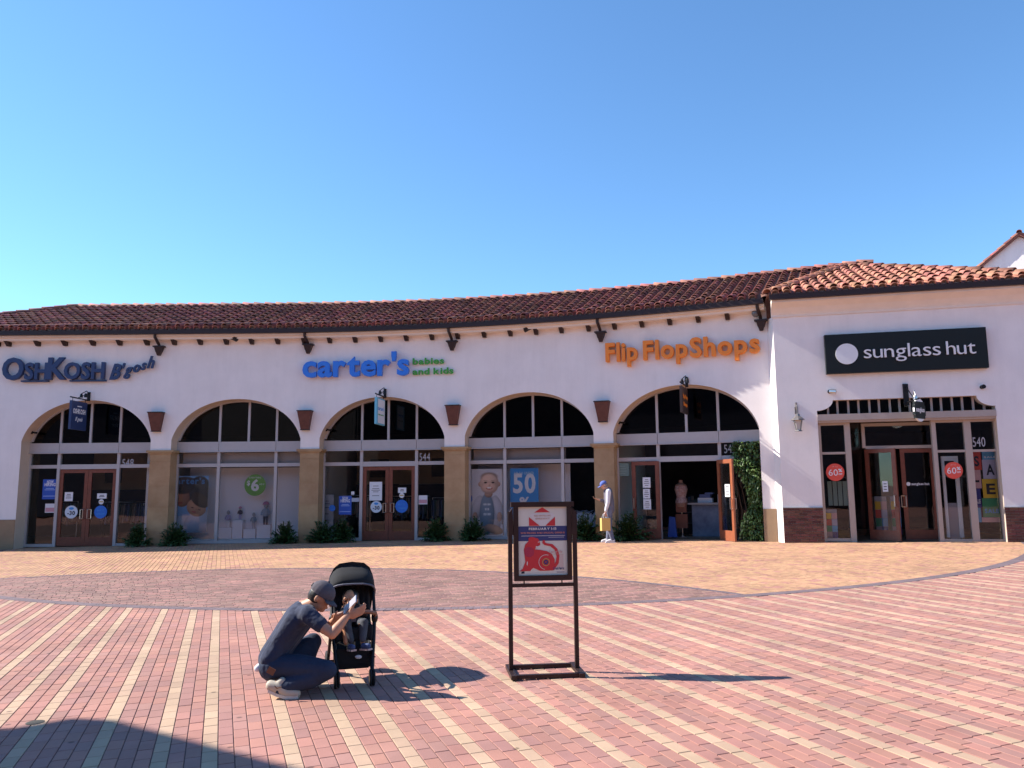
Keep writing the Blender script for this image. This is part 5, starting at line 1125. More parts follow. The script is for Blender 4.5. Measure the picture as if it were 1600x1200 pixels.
def patch(x0, y0, x1, y1, m, c=None, cm=INK, d=HG - .25):
    sa, za = fh(x0, y0, d); sb, zb_ = fh(x1, y1, d); obj('patch', MB().bx(Hh, sa, sb, min(za, zb_), max(za, zb_), d, d + .01), m, t)
    if c: q = MB(); small_text(q, c, 'fat' if len(c) == 1 else 'bold', MH((sa + sb) / 2, (za + zb_) / 2, d + .012), width=abs(sb - sa) * (.55 if len(c) == 1 else .8), height=abs(za - zb_) * (.75 if len(c) == 1 else .3), y=-abs(za - zb_) * .28, thick=.01); obj('letter', q, cm, t)
patch(1517, 706, 1534, 734, PC[0], 'S'); patch(1534, 706, 1558, 718, PC[2], 'SALE', PAPER); patch(1534, 718.4, 1560, 748, PC[5], 'A'); patch(1518, 734.4, 1534, 763, PC[1], '-'); patch(1534, 748.4, 1562, 778, PC[3], 'E'); patch(1519, 763.4, 1534, 793, PC[6], 'SALE', PAPER); patch(1534, 778.4, 1564, 808, PC[4], 'SALE', SKYB); patch(1520, 793.4, 1534, 816, PC[2]); patch(1534, 808.4, 1565, 816, PC[1])
def cube_stack(x0, x1, y0, y1, d, label):
    sa, zt_ = fh(x0, y0, d); sb, zb_ = fh(x1, y1, d); zb_ = max(zb_, zh0 + .03); t = thing('display_case', Hh((sa + sb) / 2, zb_, d), label, 'display case', 'glass topped display cases covered in coloured squares')
    obj('case', MB().bx(Hh, sa, sb, zb_, zt_, d - .4, d), mat('case_grey', (.3, .3, .34), .5), t); r_, c_ = 4, 2
    for i in range(r_):
        for j in range(c_):
            u0 = sa + (sb - sa) * j / c_; u1 = sa + (sb - sa) * (j + 1) / c_; v0 = zb_ + (zt_ - zb_) * .88 * i / r_; v1 = zb_ + (zt_ - zb_) * .88 * (i + 1) / r_
            pp = obj('patch', MB().bx(Hh, u0 + .004, u1 - .004, v0 + .004, v1 - .004, d + .001, d + .008), PC[(i * 3 + j * 5 + 1) % 7], t)
cube_stack(1290, 1310, 796, 841, HG - .3, 'display case of coloured squares low in the left pane of the corner shop'); cube_stack(1366, 1389, 776, 836, ED - 1.0, 'left display case of coloured squares beyond the doorway'); cube_stack(1391, 1410, 776, 836, ED - 1.0, 'right display case of coloured squares beyond the doorway')
t = thing('white_partition', Hh(fh(1492, 800, HG - .5)[0], zh0, HG - .5), 'white framed partition with grey lower half right of the doors', 'partition')
sa, za = fh(1470, 713, HG - .5); sb, zb_ = fh(1507, 840, HG - .5); WF = WHITE
for (u0, u1, v0, v1) in ((sa, sb, za - .12, za), (sa, sa + .07, zb_, za - .12), (sb - .09, sb, zb_, za - .12)): obj('frame', MB().bx(Hh, u0, u1, max(v0, zh0 + .03), v1, HG - .55, HG - .5), WF, t)
obj('lower_panel', MB().bx(Hh, sa + .07, sb - .09, zh0 + .03, zh0 + .95, HG - .56, HG - .53), mat('panel_mauve', (.30, .26, .28), .7), t)
for x0, x1, yb_, lb in ((1417, 1452, 758, 'row of small white lettering on the right door glass of the corner shop'),):
    sa, z = fh(x0, yb_, ED + .02); sb = fh(x1, yb_, ED + .02)[0]; t = thing('door_lettering', Hh(sa, z, ED), lb, 'lettering'); q = MB(); small_text(q, 'sunglass hut', 'bold', MH((sa + sb) / 2 + .06, z, ED + .012), width=(sb - sa) * .8, height=.09, thick=.01); obj('lettering', q, PAPER, t); obj('disc', MB().lathe([(.05, 0), (.05, .004)], 20, MH(sa + .04, z + .03, ED + .01)), PAPER, t)
t = thing('notice', Fd_(.5, zh0 + 1.3, .01), 'small white sheet on the inward swung door of the corner shop', 'notice'); q = MB().hexa([Fd_(.42, zh0 + 1.25, .012), Fd_(.56, zh0 + 1.25, .012), Fd_(.56, zh0 + 1.25, .008), Fd_(.42, zh0 + 1.25, .008), Fd_(.42, zh0 + 1.52, .012), Fd_(.56, zh0 + 1.52, .012), Fd_(.56, zh0 + 1.52, .008), Fd_(.42, zh0 + 1.52, .008)]); obj('sheet', q, PAPER, t)
q = MB()
for j in range(3): q.hexa([Fd_(.45, zh0 + 1.30 + j * .07, .0145), Fd_(.53, zh0 + 1.30 + j * .07, .0145), Fd_(.53, zh0 + 1.30 + j * .07, .013), Fd_(.45, zh0 + 1.30 + j * .07, .013), Fd_(.45, zh0 + 1.32 + j * .07, .0145), Fd_(.53, zh0 + 1.32 + j * .07, .0145), Fd_(.53, zh0 + 1.32 + j * .07, .013), Fd_(.45, zh0 + 1.32 + j * .07, .013)])
obj('printed_lines', q, INK, t)
t = thing('display_poster', Hh(fh(1305, 780, HG - .4)[0], zh0 + .9, HG - .4), 'pale green striped panel behind the red sticker in the left pane', 'poster')
sa, za = fh(1292, 752, HG - .6); sb, zb_ = fh(1326, 790, HG - .6)
for k in range(4): obj('stripe', MB().bx(Hh, sa + (sb - sa) * k / 4 + .01, sa + (sb - sa) * (k + 1) / 4 - .01, zb_, za, HG - .62, HG - .6), mat('sage', (.25, .33, .29), .7), t)

# ================================================================== FAR GABLE, OPPOSITE BUILDINGS
gb = thing('gabled_building', (26, 42, 0), 'white gabled building with a clay tile verge rising behind the corner shop', 'building')
pa = at(1592, 366, 40); pl_ = at(1528, 420, 40); hd = R(-30); ux, uy = math.cos(hd), math.sin(hd)
half = 7.0; slope_g = (pa.z - pl_.z) / math.hypot(pa.x - pl_.x, 0) * math.cos(hd) * 1.0
def GP(u, z, d=0): return Vector((pa.x + ux * u + math.sin(hd) * d, pa.y + uy * u - math.cos(hd) * d, z))
# left rake must fall through the second pixel
best = min(((abs((GP(-u, 0).x / GP(-u, 0).y) - pl_.x / pl_.y), u) for u in np.linspace(.5, 9, 400))); u_l = best[1]; zl_ = CAM_H + ray(1528, 420).z / ray(1528, 420).y * GP(-u_l, 0).y; sg = (pa.z - zl_) / u_l
obj('wall', MB().add([GP(-half, -.5), GP(half, -.5), GP(half, pa.z - half * sg), GP(0, pa.z - .12), GP(-half, pa.z - half * sg), GP(-half, -.5, -12), GP(-half, pa.z - half * sg, -12)], [(0, 1, 2, 3, 4), (5, 0, 4, 6)]), STUCCO, gb)
q = MB(); q.add([GP(-half - .4, pa.z - (half + .4) * sg + .02, .2), GP(0, pa.z + .02, .2), GP(0, pa.z + .02, -12), GP(-half - .4, pa.z - (half + .4) * sg + .02, -12), GP(half + .4, pa.z - (half + .4) * sg + .02, .2), GP(half + .4, pa.z - (half + .4) * sg + .02, -12)], [(0, 1, 2, 3), (1, 4, 5, 2)]); obj('roof', q, TILE_DK, gb)
obj('verge_board', MB().add([GP(-half - .4, pa.z - (half + .4) * sg - .12, .21), GP(0, pa.z - .12, .21), GP(half + .4, pa.z - (half + .4) * sg - .12, .21), GP(half + .4, pa.z - (half + .4) * sg + .02, .21), GP(0, pa.z + .02, .21), GP(-half - .4, pa.z - (half + .4) * sg + .02, .21)], [(0, 1, 4, 5), (1, 2, 3, 4)]), TILE, gb)
ridge_line(gb, GP(-half - .3, pa.z - (half + .3) * sg, .12), GP(0, pa.z, .12), .42, .03, 'verge_tile'); ridge_line(gb, GP(half + .3, pa.z - (half + .3) * sg, .12), GP(0, pa.z, .12), .42, .03, 'verge_tile'); ridge_line(gb, GP(0, pa.z, .35), GP(0, pa.z, -4), .42, .04, 'ridge_tile')
# building at the left of the plaza whose corner throws the shadow on the near paving
tip = gp(180, 1125); dz = 7.2; L_ = dz / math.tan(R(SUN_EL)); cxp = Vector((tip.x - math.cos(R(SUN_DIR)) * L_, tip.y - math.sin(R(SUN_DIR)) * L_, 0))
e1v = (gp(470, 1200) - tip); e1v.z = 0; e1v.normalize(); e2v = (gp(0, 1156) - tip); e2v.z = 0; e2v.normalize()
zt_ = tip.z + dz
lb_ = thing('corner_block', cxp + e1v * 3, 'plain unseen building, darkened for the window reflections, with a flat cornice at the left of the plaza', 'building')
B0 = [cxp, cxp + e1v * 5.5, cxp + e1v * 5.5 + e2v * 9, cxp + e2v * 9]
ins = lambda k: [p + (sum((q_ for q_ in B0), Vector()) / 4 - p).normalized() * k for p in B0]
def block(ps, z0, z1): return [Vector((p.x, p.y, z0)) for p in ps] + [Vector((p.x, p.y, z1)) for p in ps]
obj('wall', MB().hexa(block(ins(.3), -.5, zt_ - .3)), mat('wall_dark_for_reflection', (.06, .055, .06), .9, var=.2, scale=2), lb_); obj('cornice', MB().hexa(block(B0, zt_ - .3, zt_)), TRIM, lb_)  # walls coloured dark to keep them dim in the window reflections
# opposite side, behind the viewer; unseen, sized and darkened for the window reflections
ob = thing('opposite_arcade', (0, -20, 0), 'unseen long shop building, made tall and dark for the window reflections, with tiled roof on the opposite side of the plaza', 'building')
q = MB(); q.box((-14, -24, 5.2), (120, 8, 11.4)); obj('wall', q, mat('plaster_dark_for_reflection', (.04, .045, .07), .9, var=.2, scale=2), ob)
q = MB(); q.add([(-75, -19.3, 10.9), (47, -19.3, 10.9), (47, -24, 13.0), (-75, -24, 13.0)], [(0, 1, 2, 3)]); obj('roof', q, TILE_DK, ob)
for k in range(9):
    q = MB(); q.box((-26 + 6.5 * k, -19.98, 1.4), (4.2, .12, 3.0)); obj('window', q, GLASS_DARK, ob); q = MB(); q.box((-26 + 6.5 * k, -19.95, 1.4), (.1, .14, 3.0)).box((-26 + 6.5 * k, -19.95, 2.2), (4.2, .14, .1)); obj('mullion', q, ALU, ob)

# ================================================================== PLANTS
LEAF = mat('fern_leaf', (0.040, 0.085, 0.022), 0.5, rnd=0.45, var=.1); LEAF2 = mat('vine_leaf', (0.085, 0.15, 0.035), 0.5, rnd=0.5, var=.1); SOIL = mat('bark', (.07, .045, .03), .9)
def leafblade(mb, p, d, up, L, W, droop=.3):
    d = d.normalized(); sd = d.cross(up); sd = sd.normalized() if sd.length > 1e-4 else Vector((1, 0, 0)); n = sd.cross(d)
    a = p; b_ = p + d * L * .5 + n * L * .08; c = p + d * L + n * (-L * droop)
    mb.add([a, b_ + sd * W / 2, c, b_ - sd * W / 2, b_ + n * W * .15], [(0, 1, 4), (1, 2, 4), (2, 3, 4), (3, 0, 4)])
def bush(x, y, rx, ry, h, label, seed, group='leafy plants at the foot of the arcade piers'):
    r_ = random.Random(seed); c = Vector((x, y, gz(x, y))); t = thing('fern_bush', c, label, 'plant', group); q = MB(); st = MB()
    rx *= 1.2; h *= 1.12
    for k in range(84):
        a = r_.uniform(0, 6.283); el = r_.uniform(.25, 1.45); L = r_.uniform(.65, 1.05); dirv = Vector((math.cos(a) * math.cos(el) * rx, math.sin(a) * math.cos(el) * ry, math.sin(el) * h)) * L; pts = []
        for j in range(6):
            u = j / 5; pts.append(c + dirv * u + Vector((0, 0, -(u ** 2) * h * .22 * math.cos(el))))
        st.tube(pts[:4], .006, 3, cap=False)
        for j in range(1, 6):
            for sgn in (-1, 1):
                for m_ in range(2):
                    p = pts[j - 1].lerp(pts[j], r_.random()); dd = (pts[j] - pts[j - 1]).normalized(); sd = dd.cross(Vector((0, 0, 1))); sd = sd.normalized() if sd.length > .01 else Vector((1, 0, 0))
                    leafblade(q, p, dd * .7 + sd * sgn * r_.uniform(.5, 1.1) + Vector((r_.uniform(-.3, .3), r_.uniform(-.3, .3), r_.uniform(-.2, .4))), Vector((0, 0, 1)), r_.uniform(.10, .19), r_.uniform(.035, .065))
    obj('foliage', q, LEAF, t); obj('stems', st, SOIL, t)
for k, (x, y, rx, ry, h, lb) in enumerate(((213, 850, .36, .28, .66, 'dark leafy fern left of the first sandstone pier'), (272, 849, .48, .30, .60, 'dark leafy fern right of the first sandstone pier'), (445, 847, .46, .3, .56, 'dark leafy fern left of the second sandstone pier'), (503, 846, .52, .32, .62, 'dark leafy fern in front of the grey-white banner'), (534, 845, .34, .24, .62, 'narrow dark fern beside the blue hiring poster'), (682, 845, .40, .28, .66, 'dark leafy fern left of the third sandstone pier'), (739, 844, .44, .28, .62, 'dark leafy fern below the baby poster'), (915, 842, .52, .3, .70, 'dark leafy fern left of the standing man'), (982, 842, .62, .34, .78, 'broad dark fern right of the standing man'))):
    s, _ = fa(x, y, 0.12); p = A(s, 0, 0.12); bush(p.x, p.y, rx, ry, h, lb, k + 3)
# climbing plant at the right of the open shop
t = thing('climbing_plant', A(bays[4][1] - .35, zg(25), -.2), 'tall green climbing plant filling the side of the arch behind the open door', 'plant'); q = MB(); st = MB(); r_ = random.Random(5)
aL, aR = fa(1150, 760, -.25)[0], bays[4][1] - .06
zb_ = zg(aR)
for k in range(2600):
    v = r_.random(); u = r_.random(); wid = .55 + .45 * math.sin(v * 9 + 1) * .4 + (.25 if v > .85 else 0)
    s = aR - (aR - aL) * u * max(.35, min(1.15, wid + (.4 if v > .7 else .15))); z = zb_ + .05 + 2.62 * v; d = -.42 + .34 * r_.random() * (1 - .4 * u) + .08 * math.sin(z * 5 + s * 3)
    dirv = Vector((r_.uniform(-1, 1), r_.uniform(-1.2, .2), r_.uniform(-.9, .5))); leafblade(q, A(s, z, d), dirv, Vector((0, 0, 1)), r_.uniform(.08, .15), r_.uniform(.04, .07))
for k in range(7): s = aR - .1 - .12 * k; st.tube([A(s, zb_, -.4), A(s + .05, zb_ + .8, -.38), A(s - .08, zb_ + 1.6, -.36), A(s + .02, zb_ + 2.4 - .1 * k, -.38)], .015, 5)
obj('foliage', q, LEAF2, t); obj('stems', st, SOIL, t)

# ================================================================== SIGN STAND
BL, BR2 = gp(797, 1056), gp(903, 1048)
cS = (BL + BR2) / 2; cS.z = gz(cS.x, cS.y); ang = math.atan2(BR2.y - BL.y, BR2.x - BL.x) * .55
MSs = Matrix.Translation(cS) @ Matrix.Rotation(ang, 4, 'Z')
fr_ = thing('poster_stand', cS, 'dark brown freestanding poster stand with a red animal poster', 'sign stand')
STM = mat('stand_brown', (.035, .018, .016), .45, .3, var=.2, scale=10)
Wd = .585
for k in (-1, 1): obj('post', MB().box((k * Wd / 2, 0, .72), (.036, .036, 1.36), MSs), STM, fr_)
q = MB()
for k in (-1, 1): q.box((k * Wd / 2, 0, .022), (.05, .46, .034), MSs)
for k in (-1, 1): q.box((0, k * .19, .022), (Wd - .05, .04, .032), MSs)
obj('base', q, STM, fr_)
obj('crossbar', MB().box((0, 0, .755), (Wd - .04, .03, .03), MSs), STM, fr_)
q = MB(); W2, z0_, z1_ = .52, .795, 1.485
q.box((0, 0, z0_ + .022), (W2 - .002, .06, .044), MSs).box((0, 0, z1_ - .022), (W2 + .05, .065, .044), MSs)
for k in (-1, 1): q.box((k * (W2 / 2 - .02), 0, (z0_ + z1_) / 2), (.04, .06, z1_ - z0_ - .09), MSs)
q.box((0, .012, (z0_ + z1_) / 2), (W2 - .08, .02, z1_ - z0_ - .09), MSs); obj('poster_frame', q, STM, fr_)
q = MB()
for k in (-1, 1):
    q.add([MSs @ Vector((k * x, y, z)) for y in (-.025, .025) for x, z in ((W2 / 2 + .001, z0_ + .40), (Wd / 2 + .018, z0_ + .40), (Wd / 2 + .018, z1_ - .11), (W2 / 2 + .012, z1_ - .05))], [(0, 1, 2, 3), (7, 6, 5, 4), (0, 4, 5, 1), (1, 5, 6, 2), (2, 6, 7, 3), (3, 7, 4, 0)])
obj('side_bracket', q, STM, fr_)
for k in (-1, 1): obj('hinge_pin', MB().tube([MSs @ Vector((k * .17, 0, .765)), MSs @ Vector((k * .17, 0, .80))], .006, 6), STM, fr_)
PM = MSs @ Matrix.Translation((0, -.006, 0)) @ Matrix.Rotation(R(90), 4, 'X')        # local x right, y up, z to the viewer
pw, ph_ = .44, .60; pc_ = (z0_ + z1_) / 2
PP = PM @ Matrix.Translation((0, pc_, 0))
poster = obj('poster', MB().box((0, 0, .002), (pw, ph_, .003), PP), mat('poster_cream', (.72, .70, .60), .5), fr_)
def PL(poly, m, k, nm):
    obj(nm, MB().prism([(x * pw, y * ph_) for x, y in poly], .004 + .0008 * k, .0046 + .0008 * k, PP), m, poster)
CREAM = mat('poster_white', (.74, .70, .66), .55); PNV = mat('poster_navy', (.035, .05, .17), .55); PR = mat('poster_red', (0, 0, 0)); PPK = mat('poster_pink', (.66, .40, .36), .6)
PL([(-.5, .216), (.5, .216), (.5, .0), (-.5, .0)], PNV, 0, 'blue_band')
PL([(-.17, .418), (.16, .418), (.0, .495)], PR, 0, 'envelope_flap'); PL([(-.26, .37), (-.23, .405), (.21, .405), (.25, .37), (.06, .222), (-.05, .222)], CREAM, 1, 'letter_sheet')
PL([(-.277, .222), (-.277, .352), (-.06, .222)], PR, 2, 'envelope_side'); PL([(.26, .222), (.26, .352), (.06, .222)], PR, 2, 'envelope_side')
def ptxt(s_, st, w_, h_, x, y, m): q = MB(); small_text(q, s_, st, PP @ Matrix.Translation((0, 0, .0085)), width=w_, height=h_, x=x, y=y, thick=.004); obj('lettering', q, m, poster)
ptxt('RED ENVELOPE', 'reg', .15, .018, 0, .36 * ph_, mat('poster_gold', (.5, .22, .08), .6)); ptxt('GIVEAWAY!', 'reg', .13, .022, 0, .315 * ph_, mat('poster_gold', (0, 0, 0)))
ptxt('FEBRUARY 1-15', 'bold', .25, .028, 0, .162 * ph_, CREAM); ptxt('WIN PRIZES AND SPECIAL OFFERS!', 'bold', .40, .019, 0, .108 * ph_, mat('poster_salmon', (.60, .22, .18), .6))
PL([(-.44, .078), (.46, .078), (.46, .072), (-.44, .072)], CREAM, 1, 'rule'); PL([(.12, .054), (.44, .054), (.44, .049), (.12, .049)], CREAM, 1, 'rule')
# sitting big cat, red
cat = [(-.48, -.405), (-.42, -.375), (-.36, -.27), (-.39, -.10), (-.36, -.02), (-.29, .03), (-.29, .075), (-.24, .09), (-.19, .085), (-.10, .065), (-.06, .02), (-.05, -.03), (-.10, -.045), (-.13, -.07), (-.17, -.09), (-.06, -.10), (.08, -.12), (.18, -.16), (.24, -.24), (.24, -.31), (.19, -.37), (.10, -.405), (-.06, -.405), (-.20, -.36), (-.24, -.385), (-.26, -.405)]
PL([(x * 1.0, y * 1.0 - .03) for x, y in cat], PR, 3, 'cat_body')
PL([(x, y - .03) for x, y in [(.19, -.37), (.26, -.28), (.28, -.20), (.24, -.10), (.15, -.05), (.03, -.03), (-.012, .0), (.0, .04), (.045, .04), (.045, .01), (.08, -.005), (.20, -.02), (.30, -.09), (.34, -.19), (.32, -.30), (.22, -.40), (.10, -.405)]], PR, 4, 'cat_tail')
PL([(x, y - .03) for x, y in [(-.10, .018), (-.07, .022), (-.065, .012), (-.10, .006)]], CREAM, 5, 'cat_eye'); PL([(x, y - .03) for x, y in [(-.14, -.045), (-.10, -.05), (-.06, -.04), (-.07, -.055), (-.11, -.07), (-.15, -.065)]], CREAM, 5, 'cat_mouth')
PL([(x, y - .03) for x, y in [(-.32, -.33), (-.31, -.28), (-.325, -.26), (-.335, -.31)]], CREAM, 5, 'leg_line')
def ring(cx, cy, r0, r1, a0, a1, m, k, nm, n=18):
    P0 = [(cx + r1 * math.cos(a0 + (a1 - a0) * i / n) / pw, cy + r1 * math.sin(a0 + (a1 - a0) * i / n) / ph_) for i in range(n + 1)]; P1 = [(cx + r0 * math.cos(a0 + (a1 - a0) * i / n) / pw, cy + r0 * math.sin(a0 + (a1 - a0) * i / n) / ph_) for i in range(n + 1)]
    q = MB()
    for i in range(n): q.add([PP @ Vector((x * pw, y * ph_, .0046 + .0008 * k)) for x, y in (P1[i], P0[i], P0[i + 1], P1[i + 1])], [(0, 1, 2, 3)])
    obj(nm, q, m, poster)
ring(.06, -.31, .062, .066, R(70), R(260), CREAM, 5, 'haunch_line'); ring(.06, -.31, .028, .034, 0, R(360), mat('poster_gold2', (.55, .38, .12), .5), 6, 'coin_ring'); ring(.06, -.31, .008, .020, 0, R(360), PNV, 6, 'coin_centre'); ring(-.28, -.16, .0, .045, 0, R(360), mat('poster_crimson', (.45, .03, .07), .6), 5, 'shoulder_spot')
PL([(.28, -.2), (.42, -.2), (.42, -.40), (.28, -.40)], mat('poster_faint', (.66, .52, .46), .6), 0, 'faint_mark'); ptxt('Year of the', 'ital', .12, .03, .115, -.175 * ph_, PPK); ptxt('Happy New Year', 'reg', .12, .012, .13, -.20 * ph_, PPK)
ptxt('Outlets', 'ital', .10, .032, .14, -.42 * ph_, PNV); PL([(.28, -.455), (.44, -.455), (.44, -.462), (.28, -.462)], PNV, 1, 'rule'); PL([(-.44, -.44), (-.38, -.44), (-.38, -.47), (-.44, -.47)], INK, 1, 'small_mark')

# ================================================================== PEOPLE
def remesh(name, build, mats, parent, vox=.008, smooth_it=6, M=None, label=None):
    """a union of limbs melted into one continuous skin"""
    q = MB(); build(q); me = q.mesh(name, mats)
    o = bpy.data.objects.new(name, me); COL.objects.link(o)
    m = o.modifiers.new('r', 'REMESH'); m.mode = 'VOXEL'; m.voxel_size = vox; m.use_smooth_shade = True
    if smooth_it: m2 = o.modifiers.new('s', 'SMOOTH'); m2.factor = .5; m2.iterations = smooth_it
    dg = bpy.context.evaluated_depsgraph_get(); me2 = bpy.data.meshes.new_from_object(o.evaluated_get(dg)); me2.name = name; bpy.data.objects.remove(o); bpy.data.meshes.remove(me)
    if not me2.materials: me2.materials.append(mats)
    o = bpy.data.objects.new(name, me2); link(o, parent, M); 
    if label: o['label'] = label
    return o
def limb(q, pts, rs, n=14, sub=5):
    """smooth tapered limb through the points, closed by balls"""
    P = [Vector(p) for p in pts]; out = []; rr = []
    for i in range(len(P) - 1):
        for j in range(sub): u = j / sub; out.append(P[i].lerp(P[i + 1], u)); rr.append(rs[i] + (rs[i + 1] - rs[i]) * u)
    out.append(P[-1]); rr.append(rs[-1])
    q.tube(out, 0, n, True, rr)
    for p, r_ in zip(P, rs): q.ball(p, r_ * .995, 12)
def oball(q, c, r3, ax, ay=None):
    """ellipsoid with its z axis along ax"""
    z = Vector(ax).normalized(); x = Vector(ay).normalized() if ay is not None else z.orthogonal().normalized(); y = z.cross(x).normalized(); x = y.cross(z)
    M = Matrix(((x.x, y.x, z.x, c[0]), (x.y, y.y, z.y, c[1]), (x.z, y.z, z.z, c[2]), (0, 0, 0, 1))); q.ball((0, 0, 0), r3, 16, M)
def hand(q, wr, d, palm_n, side, curl=.5, s=1.0):
    """palm and five fingers; d = pointing direction, palm_n = palm normal, side = thumb side"""
    d = d.normalized(); n = palm_n.normalized(); sd = side.normalized()
    c = wr + d * .045 * s; oball(q, c, (.040 * s, .017 * s, .052 * s), d, sd)
    for k, (off, L) in enumerate(((.028, .072), (.010, .080), (-.009, .075), (-.027, .058))):
        b0 = wr + d * .085 * s + sd * off * s; a1 = curl * .6; L *= s
        p1 = b0 + (d * math.cos(a1) + n * math.sin(a1)) * L * .45; p2 = p1 + (d * math.cos(a1 * 2.2) + n * math.sin(a1 * 2.2)) * L * .32; p3 = p2 + (d * math.cos(a1 * 3) + n * math.sin(a1 * 3)) * L * .25
        limb(q, [b0 - d * .02 * s, p1, p2, p3], [.0095 * s, .009 * s, .0082 * s, .0072 * s], 8, 2)
    b0 = wr + d * .03 * s + sd * .03 * s; p1 = b0 + (d * .7 + sd * .7 + n * .15).normalized() * .035 * s; p2 = p1 + (d * .9 + sd * .25 + n * .4).normalized() * .03 * s; limb(q, [b0, p1, p2], [.013 * s, .0105 * s, .009 * s], 8, 2)
def face(q, c, fwd, up, r=.095):
    """head with brow, nose, lips, chin, ears; fwd = looking direction"""
    f = Vector(fwd).normalized(); u = Vector(up); u = (u - f * u.dot(f)).normalized(); l = u.cross(f)
    oball(q, c + u * .018, (r * .80, r * .98, r * 1.02), u, l); oball(q, c + f * .012 - u * .045, (r * .62, r * .80, r * .72), u, l); oball(q, c + f * .062 - u * .078, (r * .30, r * .26, r * .26), u, l)
    limb(q, [c + f * .086 + u * .015, c + f * .108 - u * .018], [.009, .013], 8, 2); oball(q, c + f * .092 - u * .05, (.022, .010, .008), u, l); q.ball(c + f * .078 + u * .028 + l * .03, .016, 8); q.ball(c + f * .078 + u * .028 - l * .03, .016, 8)
    for k in (-1, 1): oball(q, c + l * k * r * .82 - f * .008 - u * .008, (.010, .020, .032), u, l)
    return f, u, l
def eyes(parent, c, f, u, l, r=.095):
    q = MB()
    for k in (-1, 1): q.ball(c + f * (r * .885) + u * .008 + l * k * .031, .0125, 8)
    obj('eyes', q, mat('eye_dark', (.03, .02, .02), .3), parent)
    q = MB()
    for k in (-1, 1): oball(q, c + f * (r * .93) + u * .030 + l * k * .032, (.020, .006, .004), u, l)
    obj('eyebrows', q, HAIR, parent)
V3 = Vector
DENIM = mat('denim', (.022, .036, .075), .9, var=.2, scale=5, bump=.6, bscale=12, col2=(.016, .026, .055)); TEE = mat('navy_tee', (.020, .028, .062), .92, var=.15, scale=4, bump=1.0, bscale=9, sheen=.1)
CAPM = mat('grey_cap', (.085, .075, .09), .9, var=.2, scale=14); SHOE = mat('cream_shoe', (.48, .42, .34), .7, var=.1); LEATHER = mat('leather_brown', (.16, .06, .03), .6)
# ---- crouching man: X runs to the right (he faces right), Y away from the viewer
Yn, Yf = 6.52, 6.86                                  # near and far side of the body
head_c = at(501, 933, 6.66); chest = at(470, 965, 6.70); hip = at(431, 1036, 6.66)
man = thing('person', gp(452, 1096), 'man in navy t-shirt, jeans and backward grey cap crouching before the stroller with a phone', 'person')
sh_n = at(483, 962, 6.53); sh_f = at(481, 958, 6.88); el_n = at(519, 991, 6.46); wr_n = at(543, 962, 6.55); el_f = at(507, 984, 6.92); wr_f = at(521, 970, 6.76)
hp_n = at(434, 1041, 6.58); hp_f = at(438, 1038, 6.78); kn_n = at(512, 1047, 6.52); an_n = at(447, 1072, 6.50); kn_f = at(489, 1003, 6.92); an_f = at(461, 1070, 6.82)
mid = at(444, 1003, 6.68)
neck0 = at(476, 945, 6.70); hf = V3((.86, -.05, -.50)); hu = V3((.50, 0, .86))
def body_man(q):
    f, u, l = face(q, head_c, hf, hu); limb(q, [neck0 - V3((.02, 0, .03)), head_c - u * .06 - f * .02], [.062, .055])
    limb(q, [chest + V3((-.02, 0, .02)), mid + V3((-.03, 0, .02)), hip], [.09, .08, .09]); limb(q, [neck0 + V3((-.02, 0, -.03)), chest + V3((-.02, 0, .02))], [.07, .09])
    limb(q, [sh_n, el_n, wr_n], [.052, .040, .027]); limb(q, [el_n, el_n.lerp(wr_n, .3), wr_n], [.038, .043, .027]); limb(q, [sh_f, el_f, wr_f], [.052, .040, .027]); limb(q, [sh_n, sh_f], [.065, .065])
    limb(q, [hp_n, kn_n, an_n], [.075, .05, .036]); limb(q, [an_n, an_n + V3((-.07, -.03, .02))], [.036, .036]); limb(q, [hp_f, kn_f, an_f], [.075, .05, .036])
    hand(q, wr_n, V3((.92, -.05, .28)), V3((-.35, .45, .85)), V3((-.2, -.1, 1)), .35, 1.05); hand(q, wr_f, V3((.8, -.35, .35)), V3((.1, .3, .9)), V3((-.4, -.6, .7)), .5, 1.05)
body = remesh('body', body_man, SKIN, man, .007, 4); f_, u_, l_ = hf.normalized(), None, None
u_ = (hu - f_ * hu.dot(f_)).normalized(); l_ = u_.cross(f_); eyes(man, head_c, f_, u_, l_)
def tee(q):
    yN, yF = V3((0, -.115, 0)), V3((0, .115, 0))
    for k in np.linspace(-1, 1, 5):
        o = V3((0, .105 * k, 0)); sc = math.sqrt(1 - .55 * k * k)
        limb(q, [neck0 + V3((-.035, .05 * k, -.045)), chest + o * 1.15 + V3((-.01, 0, .0)), mid + o + V3((-.012, 0, 0)), hip + o * 1.0 + V3((-.02, 0, .05))], [.072 * sc + .01, .128 * sc, .118 * sc, .120 * sc])
    limb(q, [sh_n + V3((-.05, .05, .0)), sh_n, sh_n.lerp(el_n, .50)], [.085, .070, .062]); limb(q, [sh_f + V3((-.05, -.05, 0)), sh_f, sh_f.lerp(el_f, .50)], [.085, .070, .060]); limb(q, [sh_n + V3((-.02, .02, .01)), sh_f + V3((-.02, -.02, .01))], [.078, .078])
    limb(q, [hip + V3((-.0, -.12, -.01)), hip + V3((.06, -.13, -.02))], [.07, .05])
remesh('t_shirt', tee, TEE, man, .009, 5)
